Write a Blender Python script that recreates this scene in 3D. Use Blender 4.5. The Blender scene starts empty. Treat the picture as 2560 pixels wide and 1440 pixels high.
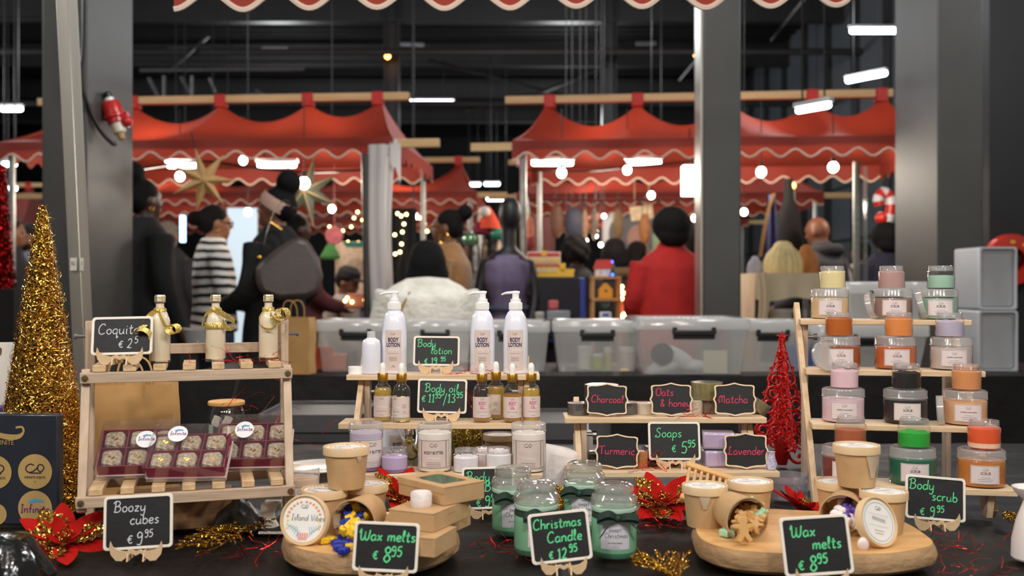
import bpy, bmesh, math, random
from mathutils import Vector, Matrix, Euler, noise
from math import sin, cos, pi, radians, tan, sqrt, atan2
rnd = random.Random(11)
SC = bpy.context.scene
COL = SC.collection
# ---------------------------------------------------------------- camera, world, lights, exposure
F = 2560 * 35.0 / 36.0            # focal length in pixels of the 2560 x 1440 frame
CAMZ = 1.18
TABLE = 0.75
cam = bpy.data.objects.new('camera', bpy.data.cameras.new('camera'))
COL.objects.link(cam)
cam.data.lens = 35; cam.data.sensor_width = 36
cam.location = (0, 0, CAMZ); cam.rotation_euler = (pi / 2, 0, 0)
cam.data.clip_start = 0.05; cam.data.clip_end = 80
cam.data.dof.use_dof = True; cam.data.dof.focus_distance = 1.98; cam.data.dof.aperture_fstop = 3.6
cam.data.dof.aperture_blades = 0
SC.camera = cam
SC.view_settings.view_transform = 'Standard'; SC.view_settings.look = 'None'
SC.view_settings.exposure = 0.52; SC.view_settings.gamma = 1.0
SC.view_settings.use_curve_mapping = False
world = bpy.data.worlds.new('hall_ambient'); SC.world = world; world.use_nodes = True
world.node_tree.nodes['Background'].inputs[0].default_value = (1.0, 0.93, 0.84, 1)
world.node_tree.nodes['Background'].inputs[1].default_value = 0.16

def light(name, kind, loc, power, size=0.1, color=(1, .9, .78), rot=None, sy=None):
    l = bpy.data.lights.new(name, kind); l.energy = power; l.color = color
    if kind == 'AREA':
        l.size = size
        if sy: l.shape = 'RECTANGLE'; l.size_y = sy
    else: l.shadow_soft_size = size
    o = bpy.data.objects.new(name, l); COL.objects.link(o); o.location = loc
    if rot: o.rotation_euler = rot
    return o
# bulbs of the stall that the photograph was taken from (they hang under its canopy, over the table)
for i, (x, y, p) in enumerate([(-1.3, .5, 18), (-.65, .4, 18), (0, .45, 18), (.65, .4, 18), (1.3, .5, 18), (-.9, 1.8, 6), (0.1, 1.9, 6), (1.0, 1.8, 6)]):
    light('stall_bulb_light', 'POINT', (x, y, 2.1), p, .05, (1, .94, .86))
# LED battens under the hall roof
for i, (x, y) in enumerate([(-5, 5), (0, 5.0), (4.0, 5), (-5, 10), (0, 11), (3.2, 10.5), (-4, 17), (1, 18), (-9, 13), (-3, -1.5), (2.5, -1.5)]):
    light('hall_batten_light', 'POINT', (x, 4.3 if y == 5 else y, 3.7 if y == 5 else 4.1), 125 if y == 5 else 75, .3, (.96, .98, 1))
# bulb strings inside the stalls opposite
for (x, y, p) in [(-2.6, 7.3, 38), (-1.4, 7.4, 34), (.7, 7.4, 34), (1.7, 7.3, 34), (2.7, 7.2, 22), (-3.6, 10.8, 36), (-1.2, 10.8, 36), (.9, 10.8, 36),
                  (2.0, 10.8, 30), (-1.6, 14.4, 36), (1.2, 14.4, 36)]:
    light('stall_string_light', 'POINT', (x, y, 1.98), p * .5, .12, (1, .9, .76))

# ---------------------------------------------------------------- helpers
def lin(c):
    r = []
    for v in c[:3]:
        v /= 255.0
        r.append(v / 12.92 if v <= .04045 else ((v + .055) / 1.055) ** 2.4)
    return (r[0], r[1], r[2], 1)

def P(px, d, z):                     # world point seen at column px, at depth d, height z
    return Vector(((px - 1280) * d / F, d, z))
def at(px, py, d):
    return Vector(((px - 1280) * d / F, d, CAMZ + (720 - py) * d / F))
def wid(npx, d): return npx * d / F

_mats = {}
def mat(name, col=(200, 200, 200), rough=.5, metal=0.0, var=0.0, vs=8.0, bump=0.0, bs=60.0, spec=.5, emit=0.0, trans=0.0, sheen=0, stretch=None, coat=0.0, col2=None):
    if name in _mats: return _mats[name]
    m = bpy.data.materials.new(name); m.use_nodes = True; nt = m.node_tree; N = nt.nodes; L = nt.links
    b = N['Principled BSDF']; c = lin(col)
    b.inputs['Base Color'].default_value = c; b.inputs['Roughness'].default_value = rough
    b.inputs['Metallic'].default_value = metal; b.inputs['Specular IOR Level'].default_value = spec
    if coat: b.inputs['Coat Weight'].default_value = coat; b.inputs['Coat Roughness'].default_value = .05
    if sheen: b.inputs['Sheen Weight'].default_value = sheen
    tc = N.new('ShaderNodeTexCoord'); vec = tc.outputs['Object']
    if stretch:
        mp = N.new('ShaderNodeMapping'); mp.inputs['Scale'].default_value = stretch
        L.new(vec, mp.inputs[0]); vec = mp.outputs[0]
    if var or col2:
        nz = N.new('ShaderNodeTexNoise'); nz.inputs['Scale'].default_value = vs; nz.inputs['Detail'].default_value = 5
        L.new(vec, nz.inputs['Vector'])
        cr = N.new('ShaderNodeValToRGB')
        cr.color_ramp.elements[0].position = .3; cr.color_ramp.elements[1].position = .7
        if col2: a, z = c, lin(col2)
        else: a = tuple(v * (1 - var) for v in c[:3]) + (1,); z = tuple(min(1, v * (1 + var)) for v in c[:3]) + (1,)
        cr.color_ramp.elements[0].color = a; cr.color_ramp.elements[1].color = z
        L.new(nz.outputs['Fac'], cr.inputs[0]); L.new(cr.outputs[0], b.inputs['Base Color'])
    if bump:
        n2 = N.new('ShaderNodeTexNoise'); n2.inputs['Scale'].default_value = bs; n2.inputs['Detail'].default_value = 4
        L.new(vec, n2.inputs['Vector'])
        bp = N.new('ShaderNodeBump'); bp.inputs['Strength'].default_value = min(1, bump); bp.inputs['Distance'].default_value = .01
        L.new(n2.outputs['Fac'], bp.inputs['Height']); L.new(bp.outputs[0], b.inputs['Normal'])
    if emit:
        b.inputs['Emission Color'].default_value = c; b.inputs['Emission Strength'].default_value = emit
    if trans:
        tr = N.new('ShaderNodeBsdfTranslucent'); mx = N.new('ShaderNodeMixShader'); mx.inputs[0].default_value = trans
        tr.inputs[0].default_value = c
        L.new(b.outputs[0], mx.inputs[1]); L.new(tr.outputs[0], mx.inputs[2]); L.new(mx.outputs[0], N['Material Output'].inputs[0])
    _mats[name] = m
    return m

def clear(name, tint=(255, 255, 255), white=0.0, rough=.03, gloss=.06, fres=1.45, haze=(240, 240, 240)):
    """thin clear plastic or glass: see-through film with a fresnel gloss; white = how frosted it is"""
    if name in _mats: return _mats[name]
    m = bpy.data.materials.new(name); m.use_nodes = True; nt = m.node_tree; N = nt.nodes; L = nt.links
    N.remove(N['Principled BSDF'])
    t = N.new('ShaderNodeBsdfTransparent'); t.inputs[0].default_value = lin(tint)
    g = N.new('ShaderNodeBsdfGlossy'); g.inputs['Roughness'].default_value = rough
    lw = N.new('ShaderNodeLayerWeight'); lw.inputs[0].default_value = .5
    f = N.new('ShaderNodeMath'); f.operation = 'POWER'; f.inputs[1].default_value = 4.0; L.new(lw.outputs['Facing'], f.inputs[0])
    tc = N.new('ShaderNodeTexCoord'); nz = N.new('ShaderNodeTexNoise'); nz.inputs['Scale'].default_value = 25
    L.new(tc.outputs['Object'], nz.inputs['Vector'])
    bp = N.new('ShaderNodeBump'); bp.inputs['Strength'].default_value = .12; bp.inputs['Distance'].default_value = .004
    L.new(nz.outputs['Fac'], bp.inputs['Height']); L.new(bp.outputs[0], g.inputs['Normal'])
    ad = N.new('ShaderNodeMath'); ad.operation = 'ADD'; ad.inputs[1].default_value = gloss; ad.use_clamp = True
    L.new(f.outputs[0], ad.inputs[0])
    mx = N.new('ShaderNodeMixShader'); L.new(ad.outputs[0], mx.inputs[0])
    src = t.outputs[0]
    if white:
        d = N.new('ShaderNodeBsdfDiffuse'); d.inputs[0].default_value = lin(haze)
        tl = N.new('ShaderNodeBsdfTranslucent'); tl.inputs[0].default_value = lin(haze)
        m3 = N.new('ShaderNodeMixShader'); m3.inputs[0].default_value = .4
        L.new(d.outputs[0], m3.inputs[1]); L.new(tl.outputs[0], m3.inputs[2])
        m2 = N.new('ShaderNodeMixShader'); m2.inputs[0].default_value = white
        L.new(t.outputs[0], m2.inputs[1]); L.new(m3.outputs[0], m2.inputs[2]); src = m2.outputs[0]
    L.new(src, mx.inputs[1]); L.new(g.outputs[0], mx.inputs[2])
    L.new(mx.outputs[0], N['Material Output'].inputs[0])
    _mats[name] = m
    return m

def glass(name, col=(255, 255, 255), ior=1.45, rough=0.0):
    if name in _mats: return _mats[name]
    m = bpy.data.materials.new(name); m.use_nodes = True; N = m.node_tree.nodes; L = m.node_tree.links
    N.remove(N['Principled BSDF'])
    g = N.new('ShaderNodeBsdfGlass'); g.inputs[0].default_value = lin(col); g.inputs['IOR'].default_value = ior; g.inputs['Roughness'].default_value = rough
    tc = N.new('ShaderNodeTexCoord'); nz = N.new('ShaderNodeTexNoise'); nz.inputs['Scale'].default_value = 40
    bp = N.new('ShaderNodeBump'); bp.inputs['Strength'].default_value = .05; bp.inputs['Distance'].default_value = .003
    L.new(tc.outputs['Object'], nz.inputs['Vector']); L.new(nz.outputs['Fac'], bp.inputs['Height']); L.new(bp.outputs[0], g.inputs['Normal'])
    L.new(g.outputs[0], N['Material Output'].inputs[0])
    _mats[name] = m
    return m

def glitter(name, col, rough=.25, cells=700, amt=1.1, dark=None, metal=1.0):
    """metal flakes: every flake cell has its own tilt and tone"""
    if name in _mats: return _mats[name]
    m = bpy.data.materials.new(name); m.use_nodes = True; nt = m.node_tree; N = nt.nodes; L = nt.links
    b = N['Principled BSDF']; b.inputs['Metallic'].default_value = metal; b.inputs['Roughness'].default_value = rough
    tc = N.new('ShaderNodeTexCoord'); v = N.new('ShaderNodeTexVoronoi'); v.inputs['Scale'].default_value = cells
    L.new(tc.outputs['Object'], v.inputs['Vector'])
    s = N.new('ShaderNodeVectorMath'); s.operation = 'SUBTRACT'; s.inputs[1].default_value = (.5, .5, .5)
    L.new(v.outputs['Color'], s.inputs[0])
    k = N.new('ShaderNodeVectorMath'); k.operation = 'SCALE'; k.inputs['Scale'].default_value = amt; L.new(s.outputs[0], k.inputs[0])
    g = N.new('ShaderNodeNewGeometry'); a = N.new('ShaderNodeVectorMath'); a.operation = 'ADD'
    L.new(g.outputs['Normal'], a.inputs[0]); L.new(k.outputs[0], a.inputs[1])
    n = N.new('ShaderNodeVectorMath'); n.operation = 'NORMALIZE'; L.new(a.outputs[0], n.inputs[0]); L.new(n.outputs[0], b.inputs['Normal'])
    cr = N.new('ShaderNodeValToRGB'); cr.color_ramp.elements[0].color = lin(dark or tuple(c * .6 for c in col)); cr.color_ramp.elements[1].color = lin(col)
    sep = N.new('ShaderNodeSeparateColor'); L.new(v.outputs['Color'], sep.inputs[0]); L.new(sep.outputs[0], cr.inputs[0]); L.new(cr.outputs[0], b.inputs['Base Color'])
    _mats[name] = m
    return m

def wood(name, c1, c2, axis='x', rough=.55, scale=1.0):
    st = {'x': (6 * scale, 70 * scale, 70 * scale), 'y': (70 * scale, 6 * scale, 70 * scale), 'z': (70 * scale, 70 * scale, 6 * scale)}[axis]
    return mat(name, c1, rough, col2=c2, vs=1.0, bump=.15, bs=2.0, stretch=st)

class MB:
    """collects shapes and links them as ONE mesh object"""
    def __init__(s): s.v = []; s.f = []; s.mi = []; s.M = Matrix(); s.st = []
    def push(s, m): s.st.append(s.M); s.M = s.M @ m; return s
    def pop(s): s.M = s.st.pop(); return s
    def add(s, vs, fs, m=0):
        o = len(s.v); M = s.M
        s.v += [M @ Vector(p) for p in vs]; s.f += [tuple(i + o for i in f) for f in fs]; s.mi += [m] * len(fs); return s
    def box(s, sx, sy, sz, c=(0, 0, 0), m=0, rot=None, taper=1.0):
        vs = []
        for z in (-1, 1):
            k = taper if z < 0 else 1.0
            for (x, y) in ((-1, -1), (1, -1), (1, 1), (-1, 1)):
                p = Vector((x * sx / 2 * k, y * sy / 2 * k, z * sz / 2))
                if rot: p = Euler(rot).to_matrix() @ p
                vs.append(p + Vector(c))
        return s.add(vs, [(3, 2, 1, 0), (4, 5, 6, 7), (0, 1, 5, 4), (1, 2, 6, 5), (2, 3, 7, 6), (3, 0, 4, 7)], m)
    def lathe(s, prof, n=32, m=0, c=(0, 0, 0), sx=1, sy=1, wob=None):
        vs = []; fs = []; rows = []
        for (r, z) in prof:
            if r < 1e-6:
                rows.append([len(vs)]); vs.append((c[0], c[1], c[2] + z))
            else:
                b = len(vs); rows.append(list(range(b, b + n)))
                for i in range(n):
                    a = 2 * pi * i / n; k = wob(a, z) if wob else 1
                    vs.append((c[0] + r * k * sx * cos(a), c[1] + r * k * sy * sin(a), c[2] + z))
        for A, B in zip(rows, rows[1:]):
            for i in range(n):
                j = (i + 1) % n
                if len(A) == 1 and len(B) == 1: continue
                if len(A) == 1: fs.append((A[0], B[j], B[i]))
                elif len(B) == 1: fs.append((A[i], A[j], B[0]))
                else: fs.append((A[i], A[j], B[j], B[i]))
        return s.add(vs, fs, m)
    def tube(s, pts, r, n=8, m=0, flat=1.0, closed=False):
        pts = [Vector(p) for p in pts]; k = len(pts); R = r if isinstance(r, (list, tuple)) else [r] * k
        vs = []; fs = []; prev = None
        for i, p in enumerate(pts):
            if closed: t = pts[(i + 1) % k] - pts[i - 1]
            else: t = pts[min(i + 1, k - 1)] - pts[max(i - 1, 0)]
            if t.length < 1e-9: t = Vector((0, 0, 1))
            t.normalize()
            if prev is None:
                a = Vector((0, 0, 1)) if abs(t.z) < .9 else Vector((0, 1, 0))
                u = t.cross(a).normalized()
            else:
                u = prev - t * prev.dot(t)
                u = u.normalized() if u.length > 1e-6 else t.orthogonal().normalized()
            prev = u; w = t.cross(u)
            for j in range(n):
                a = 2 * pi * j / n
                vs.append(p + u * (R[i] * cos(a)) + w * (R[i] * flat * sin(a)))
        for i in range(k if closed else k - 1):
            a = i * n; b = ((i + 1) % k) * n
            for j in range(n):
                q = (j + 1) % n; fs.append((a + j, a + q, b + q, b + j))
        if not closed:
            fs.append(tuple(range(n - 1, -1, -1))); fs.append(tuple((k - 1) * n + j for j in range(n)))
        return s.add(vs, fs, m)
    def ribbon(s, pts, w, side, m=0, th=0.0):
        """flat band along pts; side(i) = direction across the band"""
        vs = []; fs = []
        for i, p in enumerate(pts):
            p = Vector(p); q = side(i) if callable(side) else Vector(side); q = Vector(q).normalized() * (w / 2)
            vs += [p - q, p + q]
        for i in range(len(pts) - 1): fs.append((2 * i, 2 * i + 1, 2 * i + 3, 2 * i + 2))
        return s.add(vs, fs, m)
    def prism(s, out, z0, z1, m=0, m2=None):
        n = len(out)
        vs = [(x, y, z0) for x, y in out] + [(x, y, z1) for x, y in out]
        s.add(vs, [tuple(range(n - 1, -1, -1))] + [(i, (i + 1) % n, n + (i + 1) % n, n + i) for i in range(n)], m)
        o = len(s.v) - n; s.f.append(tuple(range(o, o + n))); s.mi.append(m if m2 is None else m2)
        return s
    def frame(s, out, inn, z0, z1, m=0):
        n = len(out); vs = []
        for z in (z0, z1):
            vs += [(x, y, z) for x, y in out]; vs += [(x, y, z) for x, y in inn]
        fs = []
        for i in range(n):
            j = (i + 1) % n
            fs += [(i, n + i, n + j, j), (2 * n + i, 2 * n + j, 3 * n + j, 3 * n + i), (i, j, 2 * n + j, 2 * n + i), (n + i, 3 * n + i, 3 * n + j, n + j)]
        return s.add(vs, fs, m)
    def grid(s, fn, nu, nv, m=0):
        vs = [fn(i / nu, j / nv) for j in range(nv + 1) for i in range(nu + 1)]; w = nu + 1
        return s.add(vs, [(j * w + i, j * w + i + 1, (j + 1) * w + i + 1, (j + 1) * w + i) for j in range(nv) for i in range(nu)], m)
    def ball(s, c, r, n=16, k=10, m=0):
        r = (r, r, r) if not isinstance(r, (tuple, list)) else r
        s.push(Matrix.Translation(Vector(c)) @ Matrix.Diagonal((r[0], r[1], r[2], 1)))
        s.lathe([(sin(pi * i / k) if 0 < i < k else 0, -cos(pi * i / k)) for i in range(k + 1)], n, m)
        return s.pop()
    def mesh(s, name, mats):
        me = bpy.data.meshes.new(name); me.from_pydata(s.v, [], s.f); me.update()
        for x in (mats if isinstance(mats, (list, tuple)) else [mats]): me.materials.append(x)
        if len(me.materials) > 1: me.polygons.foreach_set('material_index', s.mi)
        me.polygons.foreach_set('use_smooth', [True] * len(me.polygons))
        me.set_sharp_from_angle(angle=radians(34))
        return me
    def obj(s, name, mats, parent=None, loc=None, rot=None, bevel=0.0, label=None, cat=None, group=None, kind=None, fixn=True):
        me = s.mesh(name, mats)
        if fixn:
            bm = bmesh.new(); bm.from_mesh(me); bmesh.ops.recalc_face_normals(bm, faces=bm.faces); bm.to_mesh(me); bm.free()
        o = bpy.data.objects.new(name, me); COL.objects.link(o)
        if parent: o.parent = parent
        if loc is not None: o.location = loc
        if rot is not None: o.rotation_euler = rot
        if bevel:
            b = o.modifiers.new('edge', 'BEVEL'); b.width = bevel; b.segments = 2; b.limit_method = 'ANGLE'; b.angle_limit = radians(40)
        return tag(o, label, cat, group, kind)

def tag(o, label=None, cat=None, group=None, kind=None):
    if label: o['label'] = label
    if cat: o['category'] = cat
    if group: o['group'] = group
    if kind: o['kind'] = kind
    return o

def thing(name, label, cat, loc=(0, 0, 0), rz=0.0, group=None, rot=None):
    o = bpy.data.objects.new(name, None); COL.objects.link(o); o.empty_display_size = .05
    o.location = loc; o.rotation_euler = rot if rot else (0, 0, rz)
    return tag(o, label, cat, group)

def dup(root, loc, rz=None, label=None, rot=None, scale=None):
    def cp(o, par):
        c = o.copy(); COL.objects.link(c); c.parent = par
        for ch in o.children: cp(ch, c)
        return c
    r = cp(root, None); r.location = loc
    if rz is not None: r.rotation_euler = (0, 0, rz)
    if rot is not None: r.rotation_euler = rot
    if scale: r.scale = (scale,) * 3 if not isinstance(scale, tuple) else scale
    if label: r['label'] = label
    return r

def fuse(mb, name, m, parent=None, voxel=.012, sm=4, **k):
    """melt overlapping closed shapes into one continuous skin"""
    me = mb.mesh(name, m)
    t = bpy.data.objects.new('t', me); COL.objects.link(t)
    r = t.modifiers.new('r', 'REMESH'); r.mode = 'VOXEL'; r.voxel_size = voxel
    q = t.modifiers.new('s', 'SMOOTH'); q.factor = .5; q.iterations = sm
    dg = bpy.context.evaluated_depsgraph_get()
    me2 = bpy.data.meshes.new_from_object(t.evaluated_get(dg))
    bpy.data.objects.remove(t); me2.name = name
    me2.materials.clear()
    for x in (m if isinstance(m, (list, tuple)) else [m]): me2.materials.append(x)
    me2.polygons.foreach_set('use_smooth', [True] * len(me2.polygons))
    o = bpy.data.objects.new(name, me2); COL.objects.link(o)
    if parent: o.parent = parent
    return tag(o, k.get('label'), k.get('cat'), k.get('group'), k.get('kind'))

def T(x=0, y=0, z=0): return Matrix.Translation((x, y, z))
def RX(a): return Matrix.Rotation(a, 4, 'X')
def RY(a): return Matrix.Rotation(a, 4, 'Y')
def RZ(a): return Matrix.Rotation(a, 4, 'Z')

def spline(pts, k=5):
    if len(pts) < 3: return [Vector(p) for p in pts]
    pts = [Vector(p) for p in pts]; out = []
    for i in range(len(pts) - 1):
        a = pts[max(i - 1, 0)]; b = pts[i]; c = pts[i + 1]; d = pts[min(i + 2, len(pts) - 1)]
        for j in range(k):
            t = j / k
            out.append(.5 * ((2 * b) + (c - a) * t + (2 * a - 5 * b + 4 * c - d) * t * t + (3 * b - a - 3 * c + d) * t ** 3))
    out.append(pts[-1]); return out

# handwriting: every letter is a few pen strokes; x-height 5, capitals 10
PEN = {
'a': (5.2, [[(4.4, 4.3), (2.4, 5), (.5, 3.4), (.6, 1), (2, 0), (3.8, 1.2), (4.5, 4.6)], [(4.5, 4.6), (4.4, 1), (5.3, .2)]]),
'b': (5, [[(.6, 10), (.5, .2)], [(.5, 3), (2.5, 5), (4.5, 3.4), (4.2, 1), (2.4, 0), (.6, .8)]]),
'c': (4.4, [[(4.1, 4.3), (2.5, 5), (.6, 3.6), (.6, 1.2), (2.3, 0), (4.3, .9)]]),
'd': (5.2, [[(4.4, 4), (2.4, 5), (.5, 3.4), (.6, 1), (2.1, 0), (3.9, 1.2), (4.6, 4)], [(4.9, 10), (4.6, 2), (5.2, .2)]]),
'e': (4.6, [[(.7, 2.4), (3.9, 3), (3.6, 4.7), (2, 5), (.6, 3.4), (.7, 1.2), (2.4, 0), (4.4, .8)]]),
'f': (4, [[(4, 9.5), (2.6, 10), (1.8, 8), (1.7, 0)], [(.3, 5), (3.4, 5.2)]]),
'g': (5, [[(4.2, 4.3), (2.4, 5), (.5, 3.4), (.6, 1), (2, .1), (4, 1.4), (4.4, 4.8)], [(4.4, 4.8), (4.4, -2), (3, -4), (.8, -3)]]),
'h': (5, [[(.7, 10), (.5, 0)], [(.5, 2.8), (2.5, 5), (4.2, 4), (4.4, 0)]]),
'i': (2.2, [[(1, 5), (.9, 1), (1.8, 0)], [(1, 7), (1.2, 7.5)]]),
'k': (4.6, [[(.7, 10), (.5, 0)], [(4, 5), (.6, 2.4), (4.3, 0)]]),
'l': (2.8, [[(.3, 1.5), (1.8, 6), (1.9, 9.4), (1, 9.6), (.8, 5), (1, 1), (2.4, .1)]]),
'm': (7.4, [[(.5, 5), (.6, 0)], [(.6, 3), (2.2, 5), (3.4, 4), (3.5, 0)], [(3.6, 3), (5.2, 5), (6.4, 4), (6.5, 1), (7.2, 0)]]),
'n': (5.2, [[(.5, 5), (.6, 0)], [(.6, 3), (2.5, 5), (4.1, 4), (4.2, 1), (5, 0)]]),
'o': (4.9, [[(2.6, 5), (.7, 3.8), (.6, 1.4), (2.2, 0), (4.1, 1), (4.3, 3.6), (2.6, 5), (1.6, 4.4)]]),
'p': (5, [[(.7, 5), (.5, -4)], [(.6, 3.5), (2.5, 5), (4.4, 3.6), (4.2, 1.2), (2.4, 0), (.6, 1)]]),
'q': (5.2, [[(4.4, 4.2), (2.5, 5), (.5, 3.5), (.6, 1.2), (2.2, .2), (4.2, 1.5), (4.5, 4.8)], [(4.5, 4.8), (4.3, -3.5), (5.6, -2.2)]]),
'r': (4, [[(.5, 5), (.7, 0)], [(.7, 3), (2.1, 4.9), (3.7, 4.4)]]),
's': (4.2, [[(3.7, 4.5), (2.2, 5), (.9, 4), (2, 2.7), (3.6, 1.5), (2.4, .1), (.5, .6)]]),
't': (4, [[(1.9, 8.5), (1.7, 1.2), (2.6, 0), (3.8, .8)], [(.2, 5.4), (3.7, 5.8)]]),
'u': (5.4, [[(.6, 5), (.6, 1.3), (2, 0), (3.9, 1.4), (4.4, 5)], [(4.4, 5), (4.4, 1), (5.4, .2)]]),
'v': (4.8, [[(.4, 5), (2.2, 0), (4.3, 5)]]), 'w': (6.6, [[(.4, 5), (1.4, 0), (3.2, 4), (4.8, 0), (6.2, 5)]]),
'x': (4.8, [[(.5, 5), (4.2, 0)], [(4.2, 5), (.4, 0)]]),
'y': (5, [[(.6, 5), (.7, 1.6), (2, .4), (3.8, 1.6), (4.4, 5)], [(4.4, 5), (4.2, -2), (2.8, -4), (.8, -3)]]),
'z': (4.6, [[(.5, 4.8), (4.1, 4.9)], [(4.1, 4.9), (.5, .2)], [(.5, .2), (4.2, .2)]]),
'B': (7, [[(1.6, 10), (1.3, 0)], [(-.4, 8), (1, 10), (4, 10.2), (5.6, 8.4), (4.4, 6), (1.6, 5.2)], [(1.6, 5.2), (5, 5.2), (6.3, 3), (5, .6), (2, 0), (.2, .8)]]),
'C': (7, [[(6.2, 8.4), (5, 10), (2.4, 9.2), (.7, 6), (1, 2), (3.2, 0), (6.4, 1.2)]]),
'L': (6, [[(3.4, 8.6), (2.6, 10), (1.6, 8.6), (2, 4), (.9, .6), (-.6, 1.4), (1.4, .9), (3.4, 0), (5.6, .6)]]),
'M': (8.4, [[(-.4, 3), (.6, 4), (1, 8.6), (1, 0)], [(1, 6), (2.8, 9.2), (4, 7), (4.1, 1)], [(4.1, 6), (6, 9), (7.2, 7), (7.2, 1), (8.2, 0)]]),
'O': (7, [[(3.6, 10), (1, 8), (.8, 2.4), (3.2, 0), (6, 2), (6.4, 7), (3.8, 10), (2.4, 9.4)]]),
'S': (6, [[(5.2, 8.6), (4, 10), (1.6, 9), (1.6, 6.6), (4.4, 4.4), (4.8, 1.6), (2.6, 0), (-.4, .8), (1.2, 2.2)]]),
'T': (6, [[(-1, 9), (6.4, 10)], [(2.8, 9.6), (2.7, 0)]]),
'G': (7, [[(6, 8.4), (4, 10), (1.2, 8), (.8, 3), (3, 0), (5.6, 1.4), (5.8, 4.6)], [(3.4, 4.6), (6.6, 4.6)]]), 'P': (6, [[(1.2, 10), (1, 0)], [(-.2, 9), (3, 10.2), (5.4, 8), (4, 5), (1.2, 4.6)]]),
'V': (6, [[(.3, 10), (2.8, 0), (6, 10)]]), 'I': (3, [[(1.4, 10), (1.2, 0)], [(0, 10), (3, 10)], [(0, 0), (2.6, 0)]]),
'W': (10, [[(-.2, 6.4), (1, 10), (1.4, 2), (2.8, 0), (4.6, 2), (5.2, 8)], [(5.2, 8), (5.4, 2), (6.8, 0), (8.6, 2), (9.4, 9.4)]]),
'1': (3.4, [[(.6, 7.6), (2.2, 9.8)], [(2.2, 9.8), (2.2, 0)], [(.8, 0), (3.4, 0)]]), '2': (5.4, [[(.8, 8), (2.8, 10), (4.6, 8), (3.4, 4), (.6, .2)], [(.6, .2), (5, .2)]]),
'3': (5.2, [[(.6, 9), (2.8, 10), (4.4, 8), (2.4, 5.4)], [(2.4, 5.4), (4.8, 3.4), (3.4, .2), (.4, .8)]]),
'5': (5.4, [[(4.8, 10), (1.4, 9.8)], [(1.4, 9.8), (1, 5.8), (3.4, 6), (4.8, 3.4), (3.2, .2), (.4, .8)]]),
'8': (5.6, [[(4.4, 8.6), (2.6, 10), (1, 8), (2.6, 5.4), (4.8, 2.4), (2.8, 0), (.7, 2), (2.4, 5), (4.4, 7), (4.4, 8.6)]]),
'9': (5.2, [[(4.4, 8.6), (2.4, 10), (.7, 8), (1.6, 5.6), (3.8, 6.4), (4.5, 9)], [(4.5, 9), (4.4, 3), (3.2, 0), (.8, .4)]]),
'€': (6.4, [[(5.4, 8.2), (3.6, 9), (1.6, 6.8), (1.6, 3), (3.4, .8), (5.6, 1.8)], [(0, 5.8), (4.4, 5.9)], [(0, 4.2), (4.2, 4.3)]]),
'/': (3, [[(3, 11), (.4, -3)]]), '&': (6, [[(5, 0), (1.6, 7), (2.4, 9), (3.8, 8), (1, 3), (1.8, .4), (4, .8), (5.2, 3.4)]]), ' ': (3.4, []),
}
def pen(mb, text, x, y, size, w, z, m=0, center=False, slant=.08, fn=None):
    """write text with a pen of width w into mb, in the plane z (size = capital height)"""
    k = size / 10; tw = sum(PEN[c][0] + .8 for c in text) * k
    if center: x -= tw / 2
    for c in text:
        a, st = PEN[c]
        for s in st:
            pts = spline([(x + (px + slant * py) * k, y + py * k, z) for px, py in s], 5)
            def sd(i, pts=pts):
                t = pts[min(i + 1, len(pts) - 1)] - pts[max(i - 1, 0)]
                return Vector((-t.y, t.x, 0)) if t.length > 1e-9 else Vector((0, 1, 0))
            if fn:
                q = MB(); q.ribbon(pts, w, sd); mb.add([fn(p.x, p.y) for p in q.v], q.f, m)
            else: mb.ribbon(pts, w, sd, m)
        x += (a + .8) * k
    return tw

_tx = {}
def type_mesh(s, bold=0.0):
    key = (s, bold)
    if key not in _tx:
        cu = bpy.data.curves.new('t', 'FONT'); cu.body = s; cu.size = 1; cu.align_x = 'CENTER'; cu.resolution_u = 2; cu.offset = bold; cu.space_line = .85
        o = bpy.data.objects.new('t', cu); COL.objects.link(o)
        dg = bpy.context.evaluated_depsgraph_get(); me = bpy.data.meshes.new_from_object(o.evaluated_get(dg))
        _tx[key] = ([(v.co.x, v.co.y) for v in me.vertices], [tuple(p.vertices) for p in me.polygons])
        bpy.data.objects.remove(o); bpy.data.meshes.remove(me); bpy.data.curves.remove(cu)
    return _tx[key]
def typ(mb, s, fn, x, y, size, m=0, cond=.75, bold=0.0):
    """printed type, centred on x, baseline y; fn maps label x, y to the surface"""
    vs, fs = type_mesh(s, bold)
    mb.add([fn(x + a * size * cond, y + b * size) for a, b in vs], fs, m)
def cyl(r, z0=0.0, a0=-pi / 2):
    """wrap label coordinates round an upright cylinder, x = 0 facing the camera"""
    return lambda x, y: (r * cos(a0 + x / r), r * sin(a0 + x / r), z0 + y)
def patch(mb, fn, x0, x1, y0, y1, m=0, n=14):
    mb.grid(lambda u, v: fn(x0 + (x1 - x0) * u, y0 + (y1 - y0) * v), n, 1, m)
def rule(mb, fn, x0, x1, y, h, m=0): patch(mb, fn, x0, x1, y - h / 2, y + h / 2, m, 8)
def box_rule(mb, fn, x0, x1, y0, y1, t, m=0):
    rule(mb, fn, x0, x1, y0, t, m); rule(mb, fn, x0, x1, y1, t, m)
    patch(mb, fn, x0 - t / 2, x0 + t / 2, y0, y1, m, 1); patch(mb, fn, x1 - t / 2, x1 + t / 2, y0, y1, m, 1)
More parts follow.
